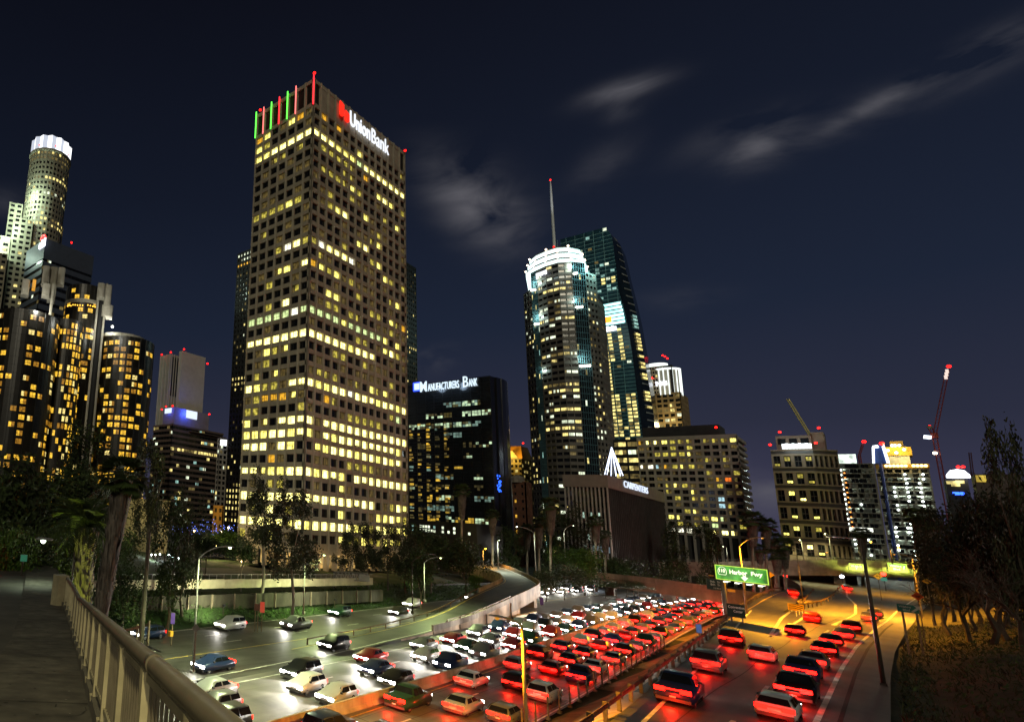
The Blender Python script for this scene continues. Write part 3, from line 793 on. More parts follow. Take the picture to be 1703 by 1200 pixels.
# ------------------------------------------------------------------ the tall pale office tower
def tall_tower():
    C = Vector((129.4476, 98.272, 0)); wx, wy = 54.95, 23.7
    T = thing('office_tower', 'tallest pale concrete tower with a grid of deep windows and red bank sign', 'tower', (C.x, C.y, ZB))
    Mw = mat('pale precast concrete', (.43,.39,.30), .85, .10, .5, bump=.08)
    Mp = mat('precast spandrel', (.37,.33,.25), .85, .12, .5, bump=.08)
    a, b = axes(0); D = .70
    core(T, C, a, b, wx, wy, -7.4, 136.2, D+.25, M_roof)
    ztop = 127.6; fh = 3.63; rows = 37; zbot = ztop-rows*fh
    faces = [('L', C+b*wy, -b, wy, 7), ('R', C, a, wx, 14), ('B', C+a*wx, b, wy, 7)]
    qp, qs = MB(), MB()
    for nm, O, u, width, cols in faces:
        n = u.cross(UPV); bw = width/cols
        for c in range(cols+1):
            w2 = bw*.095
            x0, x1 = max(0, c*bw-w2), min(width, c*bw+w2)
            _slab(qp, O, u, n, x0, x1, -8.0, 136.9, -D, 0)
            _slab(qp, O, u, n, x0+.12, x1-.12, -8.0, 136.4, 0, .12)          # rib down each pier
        for r in range(rows+1):
            z = ztop-r*fh; _slab(qs, O, u, n, 0, width, z-.68, z+.68, -D, -.10)
        _slab(qs, O, u, n, 0, width, 135.4, 136.6, -D, -.06)
        if nm == 'R':                                                           # blank panels behind the sign
            for c in range(1, cols-1):
                _slab(qs, O, u, n, c*bw+bw*.15, (c+1)*bw-bw*.15, ztop+.8, 135.4, -D, -.2)
        _slab(qs, O, u, n, 0, width, -9.0, -7.2, -D, -.02)
    stuff(qp.build('pier_grid', Mw, T)); stuff(qs.build('spandrel_grid', Mp, T))
    # louvres in the top floor
    q = MB()
    for nm, O, u, width, cols in faces:
        n = u.cross(UPV); bw = width/cols
        for c in range(cols):
            if nm == 'R' and 0 < c < cols-1: continue
            for k in range(5):
                x0 = c*bw+bw*(.2+.12*k); _slab(q, O, u, n, x0, x0+bw*.06, ztop+.9, 135.3, -D+.02, -D+.3)
    stuff(q.build('louvres', M_frame, T))
    # which windows are lit, floor by floor (B very bright, b bright, m medium, d dim, o amber, w white, g greenish)
    pat = {0:('ob..bo.','.o.o..........'),1:('bm.....','......b.......'),2:('mmBBBBB','BBBdddgBBBBBBB'),3:('..mm.m.','.mmmmm.o......'),4:('.......','....m....bBb.m'),
      5:('......d','.mmmmbm..d....'),6:('.d.....','.....m....m.b.'),7:('..d..d.','..m....b......'),8:('mmmmbm.','.dmbB...dm....'),9:('.......','....d...mb....'),
      10:('.m.....','......bB......'),11:('...d...','.d..m...mb....'),12:('...mwBm','mwBBBwddd.bm.m'),13:('.......','..d.....d.d...'),14:('...bb.B','obmbdmddd..mb.'),
      15:('..m....','......m....d..'),16:('.......','..bb....mm.bmo'),17:('..m.B..','.dmm.mm..d.m..'),18:('gggggwg','gggg.ggggg..m.'),19:('.......','d.....mm..bBm.'),
      20:('BBBBBBB','BBBBBmBBB..d..'),21:('..bmb..','...mm....d....'),22:('..m....','....d..d...m..'),23:('.m.b...','..mm....bmb...'),24:('bbm.dBB','BbmbbwBBBbBBbB'),
      25:('.mooob.','..om.......mg.'),26:('mm.....','.....mmmmm....'),27:('....BBB','BdBBBBBBBBBBBB'),28:('.mmbb.B','b.bbBbBBBBBbm.'),29:('bBB.bm.','..mBBBbbBbBbb.'),
      30:('...o...','.dd..mmmmd.m..'),31:('BBm..bB','B.bB..BBBbBBBb'),32:('....m..','....bd..d.....'),33:('bBbBbbB','bBbbbBBBb.d.b.'),34:('.b.B...','....b....bbBbm'),
      35:('bBbbbbb','mbBBBbmbmbbbm.'),36:('mdmb...','....bmmbmmbbm.')}
    key = {'.':0,'B':1,'b':2,'m':3,'d':4,'o':5,'w':6,'g':7}
    pm = [G_dark, L_bb, L_b, L_m, L_d, L_o, L_w, L_g]
    def pane_mesh(bw, k, var):
        q = MB(); w = bw*.82; x0 = -w/2; z0, z1 = .68, fh-.68
        if k == 0: q.quad((x0,0,z0),(-x0,0,z0),(-x0,0,z1),(x0,0,z1), 0)
        else:
            cut = [(.02,.33),(.37,.98)] if var == 0 else [(.02,.62),(.66,.98)] if var == 1 else [(.02,.31),(.35,.64),(.68,.98)]
            for i, (p, t) in enumerate(cut):
                dark = (var == 1 and i == 1 and k in (3,4)) or (var == 2 and i == 0 and k in (2,3))
                zb = z0 if var != 1 else z0
                q.quad((x0+w*p,0,zb),(x0+w*t,0,zb),(x0+w*t,0,z1),(x0+w*p,0,z1), 2 if dark else 0)
                if var == 2 and not dark: q.quad((x0+w*p,-.02,z0),(x0+w*t,-.02,z0),(x0+w*t,-.02,z0+.55),(x0+w*p,-.02,z0+.55), 2)   # desks and sills
        # frame
        for xx in (x0, (x0+w*.35) if var != 1 else x0+w*.64, -x0-.06):
            q.box(xx, xx+.06, -.08, .0, z0, z1, 1)
        q.box(x0, -x0, -.07, 0, z1-.30 if var == 0 else z1-.10, z1-.22 if var == 0 else z1, 1)
        return q.mesh('window', [pm[k], M_frame, L_d])
    cache = {}; wq = MB(); count = 0; panes = []
    for nm, O, u, width, cols in faces[:2]:
        bw = width/cols; n = u.cross(UPV)
        for r in range(rows):
            for c in range(cols): 
                ch = pat[r][0 if nm == 'L' else 1][c]; k = key[ch]
                if ch == '.' and rnd.random() < (.14 if r < 12 else .22): k = 4 if rnd.random() < .8 else 3
                if r in (2, 18, 20, 24, 27, 28, 29, 31, 33, 35):
                    if k in (0, 4) and rnd.random() < .35: k = 2
                    elif k == 3 and rnd.random() < .8: k = 2
                    elif k == 2 and rnd.random() < .7: k = 1
                var = rnd.choice((0,0,1,2))
                panes.append((r, nm, O+u*(c+.5)*bw-n*(D-.12)+UPV*(ztop-(r+1)*fh), u, bw, k, var))
    panes.sort(key=lambda t: -t[0])
    off = Vector(WLOC[T.name])
    for i, (r, nm, p, u, bw, k, var) in enumerate(panes):
        kk = (nm, k, var)
        if kk not in cache: cache[kk] = pane_mesh(bw, k, var)
        if i < 294:
            link('window', cache[kk], T, p-off, None, math.atan2(u.y, u.x))
        else:
            me = cache[kk]; n = u.cross(UPV); vs = [p+u*v.co.x-n*v.co.y+UPV*v.co.z for v in me.vertices]
            mp = {0:k, 1:8, 2:4}
            base = len(wq.v); wq.v += [tuple(v) for v in vs]
            for f in me.polygons: wq.f.append(tuple(base+j for j in f.vertices)); wq.m.append(mp[f.material_index])
    stuff(wq.build('windows', pm+[M_frame], T))
    # colonnade at the foot, warm light behind it
    E_lobby = emit('lobby glow', (1,.62,.18), .55, .8, .4)
    q = MB(); q.box(C.x+5, C.x+wx-5, C.y+5, C.y+wy-5, ZB+.2, -8.1); q.build('lobby_wall', E_lobby, T)
    for nm, O, u, width, cols in faces[:2]:
        n = u.cross(UPV); bw = width/cols
        for c in range(cols+1):
            q = MB(); x0 = max(0, min(width-.9, c*bw-.45)); _slab(q, O, u, n, x0, x0+.9, ZB, -8.4, -1.4, -.1); q.build('column', Mw, T)
        for c in range(cols):
            if c % 2 == 0:
                p = O+u*(c+.5)*bw-n*1.5; q = MB(); q.box(p.x-.25,p.x+.25,p.y-.25,p.y+.25,-8.3,-8.0); q.build('soffit_lamp', L_o, T)
    for c in (2, 5, 8, 11):
        light('POINT', 'lobby_light', (C.x+wx*c/14, C.y-2.2, -10.4), 300, (1,.6,.2), T, .6)
    light('POINT', 'lobby_light', (C.x-2.6, C.y+8, -10.4), 300, (1,.6,.2), T, .6)
    light('POINT', 'lobby_light', (C.x-2.6, C.y+19, -10.4), 300, (1,.6,.2), T, .6)
    q = MB(); q.box(C.x-9, C.x+wx+9, C.y-7, C.y+wy+9, ZB-.6, ZB); q.build('plaza', M_conc, T)
    # green and red neon bars on the left face
    E_gr, E_rd, E_pk = emit('green neon', (.10,1,.06), 3.0), emit('red neon', (1,.02,.03), 3.2), emit('pink neon', (1,.18,.16), 2.0)
    for c, m in zip(range(8), (E_gr, E_pk, E_gr, E_rd, E_gr, E_pk, None, E_rd)):
        if m is None: continue
        y = C.y+wy-c*wy/7; x = C.x-.32
        z1 = 137.6
        MB().box(x-.13, x+.13, y-.13-(.1 if c == 7 else 0), y+.13-(.1 if c == 7 else 0), ztop+(-.6 if c == 7 else -.2), z1).build('neon_bar', m, T)
    for p in ((C.x-.2, C.y-.2, 137.6), (C.x+wx, C.y, 137.0), (C.x, C.y+wy-1.5, 137.2), (C.x+16, C.y+wy, 137)): beacon(T, p, .55)
    # sign: red mark and white lettering on the right face
    Oz = 0
    def on_face(px, py): return at_y(px, py, C.y-.5)
    l, r_ = on_face(581, 206), on_face(645.5, 257)
    zb = on_face(582, 209).z; 
    zb2 = on_face(645, 258).z
    E_sw = emit('bank sign lettering', (.88,.92,1), 1.15)
    text_on('Union', E_sw, (l.x, C.y-.75, zb), a, (r_.x-l.x)*.50, 5.4, T, bold=.018, extrude=.15)
    text_on('Bank', E_sw, (l.x+(r_.x-l.x)*.54, C.y-.75, zb), a, (r_.x-l.x)*.46, 5.4, T, bold=.0, extrude=.15)
    E_sr = emit('red sign mark', (1,.02,.008), 1.4)
    m0, m1 = on_face(564, 195), on_face(579.5, 202)
    x0, x1 = m0.x, m1.x; w = x1-x0
    zt = on_face(565.5, 169).z; z_lo = on_face(566, 195).z
    H = zt-z_lo; q = MB()
    def tape(pts, w0):
        for (p, s), (p2, s2) in zip(pts, pts[1:]):
            pass
    # two leaning rounded bars joined at the foot
    def bar(xa, xb, za, zb_, n=8):
        poly = [(xa, zb_)]
        for i in range(n+1):
            t = math.pi*i/n; poly.append(((xa+xb)/2-(xb-xa)/2*math.cos(t), za+ (xb-xa)*.30*(1-math.sin(t))))
        poly.append((xb, zb_-H*.12))
        vs = [(x, C.y-.5, z) for x, z in poly]+[(x, C.y-1.0, z) for x, z in poly]; k = len(poly)
        q.add(vs, [tuple(range(k)), tuple(range(2*k-1, k-1, -1))]+[(i, k+i, k+(i+1) % k, (i+1) % k) for i in range(k)])
    bar(x0, x0+w*.40, z_lo+H*.10, zt)
    bar(x0+w*.58, x1, z_lo-H*.02, z_lo+H*.66)
    q.build('sign_mark', E_sr, T)
tall_tower()

# ------------------------------------------------------------------ generic office block
def block(name, label, cat, cpx, r, lpx, rpx, top_y, fh, bay, wall, mats, lit, style='grid', pier=.3, span=.42, yaw=0.0, depth=.5, corner_y=None, mullions=True, base=ZB, roof=None):
    a, b = axes(yaw); p = at_r(*cpx, r); C = Vector((p.x, p.y, 0))
    wx = abs(ext(C, a, *rpx)); wy = abs(ext(C, b, *lpx)); z1 = p.z
    T = thing(name, label, cat, (C.x, C.y, base))
    core(T, C, a, b, wx, wy, base, z1-.3, depth+.05, roof or M_roof)
    rows = max(1, int(round((z1-base)/fh)))
    cx, cy = max(1, int(round(wx/bay))), max(1, int(round(wy/bay)))
    facade(T, C+b*wy, -b, wy, base, z1, cy, rows, wall, mats, lambda c, r_: lit('L', c, r_, cy, rows), pier, span, depth, style, mull=mullions)
    facade(T, C, a, wx, base, z1, cx, rows, wall, mats, lambda c, r_: lit('R', c, r_, cx, rows), pier, span, depth, style, mull=mullions)
    o = C; q = MB(); q.obox((o.x,o.y,z1), a*wx, b*wy, UPV*.5); q.build('roof', wall, T)
    return T, C, a, b, wx, wy, z1, rows

def rand_lit(p, dist=((1,.5),(2,.1),(3,.3),(4,.1))):
    tot = sum(w for _, w in dist)
    def f(side, c, r, nc, nr):
        if rnd.random() > p: return 0
        t = rnd.random()*tot
        for k, w in dist:
            t -= w
            if t <= 0: return k
        return dist[0][0]
    return f

# two dark towers behind
Mdk = mat('black stone', (.018,.017,.016), .5, .2, .4, bump=.05)
def lit_dl(side, c, r, nc, nr):
    if r in (0, 1): return 4 if rnd.random() < .8 else 0
    if r == 2: return 2
    if r in (24, 25, 44, 45, 46, 47, 49): return 1 if rnd.random() < .8 else 3
    return rnd.choice((1,1,3,4)) if rnd.random() < (.30 if r % 4 == 0 else .10) else (3 if rnd.random() < .1 else 0)
T, C, a, b, wx, wy, z1, rows = block('dark_tower', 'dark slab tower with a pale lit crown left behind the pale office tower', 'tower', (440, 405), 380, (397, 384), (470, 400), 0, 3.9, 3.0, Mdk, FAR, lit_dl, 'grid', .45, .5)
def lit_dr(side, c, r, nc, nr):
    if r in (17, 33, 34, 35, 41, 42, 49, 50): return 1 if rnd.random() < .75 else 0
    return 1 if rnd.random() < .07 else (3 if rnd.random() < .12 else 0)
T, C, a, b, wx, wy, z1, rows = block('dark_tower', 'narrow dark tower peeking out right behind the pale office tower', 'tower', (640, 415), 430, (600, 430), (692, 438), 0, 3.9, 3.0, mat('dark green stone', (.020,.026,.025), .5, .2, .4, bump=.05), FAR, lit_dr, 'grid', .45, .5)

# ------------------------------------------------------------------ dark glass bank block with the long white sign
def glass_bank():
    r = 236; a, b = axes(0); p = at_r(815, 624, r); C = Vector((p.x, p.y, 0)); z1 = p.z
    wy = abs(ext(C, b, 640, 655)); 
    T = thing('glass_office_block', 'black glass office block with rounded corner and long white sign', 'building', (C.x, C.y, ZB))
    Mg = mat('black mirror glass', (.010,.013,.016), .16, .4, .25, bump=.03, spec=.7)
    # rounded, stepped right corner
    tw = abs(ext(C, a, 843, 652)); poly = [(C.x, C.y+wy), (C.x, C.y)]
    for i in range(1, 6):
        t0, t1 = (i-1)/5, i/5; bul = lambda t: -1.6*math.sin(math.pi*t)
        poly.append((C.x+tw*t1*.98, C.y+bul((t0+t1)/2))); poly.append((C.x+tw*t1, C.y+bul(t1)))
    poly += [(C.x+tw, C.y+wy)]
    hts = [z1, z1]
    q = MB(); q.prism(poly[::1], ZB, z1-.2) ; q.f = [f[::-1] for f in q.f]; q.build('glass_body', Mg, T)
    # mullion grid on the front
    q = MB(); fh = 3.9; rows = int((z1-ZB)/fh); cols = int(wy/3.3)
    for r_ in range(rows+1):
        z = z1-r_*fh; q.box(C.x-.10, C.x+.02, C.y, C.y+wy, z-.10, z+.02)
        for s in range(2): q.box(C.x-.06, C.x+.02, C.y, C.y+wy, z-1.3-s*1.1, z-1.25-s*1.1)
    for c in range(cols+1):
        y = C.y+wy*c/cols; q.box(C.x-.12, C.x+.02, y-.05, y+.05, ZB, z1)
    stuff(q.build('mullions', mat('black mullion', (.006,.007,.008), .4, .2, 3, bump=0), T))
    wq = MB()
    bw = wy/cols
    def pane(c0, c1, r_, m, z_in=.9, frac=(0,1)):
        for c in range(c0, c1+1):
            y0, y1 = C.y+wy-(c+1)*bw+.15, C.y+wy-c*bw-.15; zz = z1-(r_+1)*fh
            for i in range(3):
                for j in range(2):
                    if rnd.random() < .74:
                        ya, yb2 = y1+(y0-y1)*i/3-.06, y1+(y0-y1)*(i+1)/3+.06; za = zz+z_in+.3+j*1.0
                        mm = m if rnd.random() < .7 else 3
                        wq.quad((C.x-.03,ya,za),(C.x-.03,yb2,za),(C.x-.03,yb2,za+.86),(C.x-.03,ya,za+.86), mm)
    def col_at(px, py):
        q_ = at_x(px, py, C.x); return int((C.y+wy-q_.y)/bw), int((z1-q_.z)/fh)
    # lit panes read off the facade: (px, py, number, material)
    for px, py, k, m in ((745,672,3,5),(758,670,2,4),(768,668,2,4),(780,666,2,4),(790,665,1,5),(722,688,2,4),(738,687,1,3),(752,684,1,3),(774,682,2,4),(790,680,2,4),(806,678,2,5),
        (740,700,1,4),(757,699,1,5),(770,699,1,4),(785,697,1,5),(686,718,1,4),(705,715,2,4),(735,715,3,4),(742,722,2,5),(700,745,1,3),(776,713,1,5),(798,741,2,4),(782,741,1,3),(777,757,1,4),(811,770,2,1),(825,771,1,3),(812,786,2,3),
        (768,771,1,1),(794,802,1,4),(819,802,1,1),(727,801,2,5),(690,802,1,4),(716,828,2,1),(730,830,2,4),(703,844,2,5),(716,844,2,5),(730,844,2,5),(718,858,1,1),(748,862,1,4),(772,862,2,1),(801,864,3,4),(720,815,2,3),(788,817,1,3),(801,830,2,5)):
        c, r_ = col_at(px, py)
        if 0 <= c < cols-1 and 0 <= r_ < rows: pane(c, min(c+k-1, cols-1), r_, m)
    # scattered warm reflections of the hotel, painted as glowing panes in the windows mesh
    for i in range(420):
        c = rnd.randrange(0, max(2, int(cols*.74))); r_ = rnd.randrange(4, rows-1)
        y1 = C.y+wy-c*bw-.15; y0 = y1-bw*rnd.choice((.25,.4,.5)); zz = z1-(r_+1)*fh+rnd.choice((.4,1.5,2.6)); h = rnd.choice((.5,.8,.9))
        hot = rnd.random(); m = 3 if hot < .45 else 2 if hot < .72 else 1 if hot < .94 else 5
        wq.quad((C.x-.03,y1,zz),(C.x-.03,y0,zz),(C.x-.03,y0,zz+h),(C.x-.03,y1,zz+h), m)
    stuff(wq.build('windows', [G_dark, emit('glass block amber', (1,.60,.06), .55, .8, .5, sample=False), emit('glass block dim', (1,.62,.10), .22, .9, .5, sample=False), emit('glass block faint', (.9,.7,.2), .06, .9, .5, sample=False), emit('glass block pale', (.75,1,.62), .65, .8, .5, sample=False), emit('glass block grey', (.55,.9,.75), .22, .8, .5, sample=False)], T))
    E_bl = emit('blue art light', (.02,.12,1), 2.4)
    pb = at_y(828, 804, C.y-1.4); q = MB()
    for i in range(22):
        dy, dz = rnd.uniform(-1.6,1.6), rnd.uniform(-3,3); q.box(pb.x+dy-.22, pb.x+dy+.22, pb.y-.5, pb.y-.3, pb.z+dz-.28, pb.z+dz+.28)
    stuff(q.build('blue_light_art', E_bl, T))
    # sign
    def f(px, py): return at_x(px, py, C.x-.5)
    E_s = emit('bluish white sign', (.72,.88,1), 1.2)
    l, m_, rr_ = f(699,649), f(765,643), f(791,640)
    zb = f(745, 646.5).z; 
    text_on('M', E_s, (C.x-.6, l.y, zb), -b, 2.6, 4.1, T, bold=.012, extrude=.2)
    text_on('ANUFACTURERS', E_s, (C.x-.6, l.y-3.1, zb), -b, (l.y-3.1)-m_.y-.3, 2.9, T, bold=.0, extrude=.2)
    text_on('B', E_s, (C.x-.6, m_.y-1.2, zb), -b, 1.8, 4.1, T, bold=.0, extrude=.2)
    text_on('ANK', E_s, (C.x-.6, m_.y-3.2, zb), -b, (m_.y-3.2)-rr_.y+.6, 2.9, T, bold=.0, extrude=.2)
    s = f(687.5, 650); q = MB(); q.box(C.x-.7, C.x-.3, s.y-3.1, s.y-.0, s.z-.2, s.z+3.4, 0); q.box(C.x-.8, C.x-.7, s.y-2.6, s.y-.5, s.z+.3, s.z+2.9, 1)
    q.build('sign_emblem', [emit('blue emblem', (.02,.06,1), 3.0), E_s], T)
    light('POINT', 'sign_glow', (C.x-4, (l.y+rr_.y)/2+4, zb+1.5), 900, (.55,.75,1), T, 1.5)
    light('POINT', 'sign_glow', (C.x-4, (l.y+rr_.y)/2-4, zb+1.5), 900, (.55,.75,1), T, 1.5)
    # low podium with bright white rows at the left foot
    pod = at_r(720, 872, r-14); q = MB(); q.box(pod.x, C.x-.3, pod.y-14, C.y+wy, ZB, z_at(pod, 720, 866)); q.build('podium', Mdk, T)
    wq = MB(); zp = z_at(pod, 720, 872)
    for i in range(44):
        y = pod.y-13+i*(C.y+wy-pod.y+12)/44
        if rnd.random() < .6:
            for k in range(2):
                if rnd.random() < .7: wq.quad((pod.x-.02,y+.7,zp-1.2-k*1.3),(pod.x-.02,y,zp-1.2-k*1.3),(pod.x-.02,y,zp-.35-k*1.3),(pod.x-.02,y+.7,zp-.35-k*1.3), rnd.choice((4,5,4)))
    stuff(wq.build('podium_windows', FAR, T))
glass_bank()

# ------------------------------------------------------------------ faceted tower with the bright crown
def faceted_tower():
    r = 470; c0 = at_r(936, 600, r); C = Vector((c0.x, c0.y, 0))
    T = thing('crowned_tower', 'brown banded faceted tower with bright white tiered crown and glass strips', 'tower', (C.x, C.y, ZB))
    Mw = mat('brown granite', (.135,.125,.108), .6, .15, .4, bump=.05); 
    Mg = G_teal
    # plan as seen from the camera: x right, d towards the viewer
    tocam = (-C).normalized(); right = Vector((-tocam.y, tocam.x, 0))       # image right
    if W(1000,600).to_2d().normalized().dot(right.to_2d()) < W(900,600).to_2d().normalized().dot(right.to_2d()): right = -right
    mpp = (at_r(937,600,r)-at_r(936,600,r)).to_2d().length                    # metres per source pixel
    def pt(px, d): return C+right*(px-936)*mpp*.94+tocam*d
    zs = lambda y: z_at(C, 936, y)
    ztop = zs(470); zc = zs(425)
    # facets: (px, depth toward camera)
    plan = [(869,-8),(886,2),(898,6),(915,11),(938,14),(962,12),(985,6),(1004,-3),(1018,-22)]
    types = ['stone','glass','band','band','band','glass','stone','stone']
    pts = [pt(*p) for p in plan]
    q = MB(); poly = [(p.x,p.y) for p in pts]+[(p.x-tocam.x*55, p.y-tocam.y*55) for p in (pts[-1], pts[0])]
    inner = [((x-C.x)*.97+C.x-tocam.x*1.6, (y-C.y)*.97+C.y-tocam.y*1.6) for x, y in poly]
    q.prism(inner[::1], ZB, ztop-8)
    q.build('core', M_roof, T)
    top_of = [zs(474), zs(448), zs(448), zs(448), zs(448), zs(448), zs(462), zs(500)]
    def lit(t):
        def f(c, r_):
            if t == 'glass': return rnd.choice((5,3,4)) if rnd.random() < .05 else (1 if rnd.random() < .04 else 0)
            if r_ in (3,4,9,15,20,21,24,26,27) : return rnd.choice((1,1,4,3)) if rnd.random() < .82 else 0
            return rnd.choice((1,3,4,4)) if rnd.random() < .22 else 0
        return f
    wq = MB(); qs = MB(); qg = MB()
    for i, t in enumerate(types):
        A, B = pts[i], pts[i+1]; u = (B-A); w = u.length; z1 = top_of[i]; rows = int((z1-ZB)/4.1)
        if t == 'glass':
            z1 = zs(448); facade(T, A, u, w, ZB, z1, 6, rows, None, None, lit(t), .16, .10, .3, 'grid', q=qg, wq=wq, mull=False)
        elif t == 'band': facade(T, A, u, w, ZB, z1, max(2, int(w/3.2)), rows, None, None, lit(t), .12, .52, .7, 'grid', q=qs, wq=wq)
        else: facade(T, A, u, w, ZB, z1, max(2, int(w/3.2)), rows, None, None, lit(t), .34, .52, .6, 'grid', q=qs, wq=wq)
    stuff(qs.build('stone_facade', Mw, T)); stuff(qg.build('curtain_wall_mullions', mat('teal mullion', (.10,.21,.24), .4, .2, 2, metal=.3, bump=0), T)); stuff(wq.build('windows', FAR, T))
    # crown: three bright stepped tiers
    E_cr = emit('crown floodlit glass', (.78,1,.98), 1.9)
    Mcr = mat('pale crown metal', (.5,.52,.5), .5, .1, 2)
    def ring(scale, z0, z1, m, name, px0=880, px1=988):
        pl = [(876,-4),(892,5),(915,11),(938,14),(962,11),(986,2),(992,-12)]
        P = [pt(936+(x-936)*scale, d*scale-3) for x, d in pl]
        poly = [(p.x,p.y) for p in P]+[(p.x-tocam.x*30*scale, p.y-tocam.y*30*scale) for p in (P[-1], P[0])]
        q = MB(); q.prism(poly, z0, z1); return q.build(name, m, T), P
    y0 = [(446.5,439.5,1.0),(436.5,429,.93),(426.5,419.5,.86)]
    for k, (yb_, yt, s) in enumerate(y0):
        _, P = ring(s, zs(yb_), zs(yt), E_cr, 'crown_tier'); ring(s*1.01, zs(yt), zs(yt)+.7, Mcr, 'crown_ledge'); ring(s*.95, zs(yt), zs(yt-3.2), M_roof, 'crown_setback')
        for p in P[:: 1 if k < 2 else 2]:
            q = MB(); q.sphere((p.x,p.y,zs(yt)+1.4), .7, 0, 6, 4); q.build('crown_lamp', emit('crown lamp', (1,.75,.55), 6, sample=False), T)
    light('POINT', 'crown_light', tuple(pt(905,22))[:2]+(zs(462),), 1300, (.8,1,.95), T, 3)
    light('POINT', 'crown_light', tuple(pt(962,22))[:2]+(zs(462),), 1300, (.8,1,.95), T, 3)
    # bright floodlights at the feet of the glass strips
    for px, py, w in ((890,480,9),(893,538,9),(902,630,8),(961,467,20),(966,522,20),(972,617,20)):
        d = 4 if px < 920 else 11
        p = pt(px, d+.8 if px < 920 else 10.5); q = MB(); q.obox(p+right*(-w*mpp/2)+UPV*(zs(py)-.6), right*w*mpp, tocam*.8, UPV*1.2); q.build('floodlight_row', emit('floodlight', (1,.98,.80), 7), T)
        light('POINT', 'flood', (p.x+tocam.x*2.5, p.y+tocam.y*2.5, zs(py)+5), 4500, (.75,1,.92), T, 1)
    pq = pt(1010, 4); light('POINT', 'crown_light', (pq.x, pq.y, zs(452)), 30000, (.45,1,.98), T, 3)  # unseen teal lamp added beside the crown to brighten the glass tower
    # small white letters under the crown
    p = pt(897, 8.0); d = (pt(917, 12.6)-p)
    text_on('pwc', emit('white sign lettering', (.88,.92,1), 2.0), (p.x+tocam.x*.9, p.y+tocam.y*.9, at_r(897,464.5,r-8).z), d, d.length*1.0, 4.4, T, bold=.06, extrude=.2)
faceted_tower()

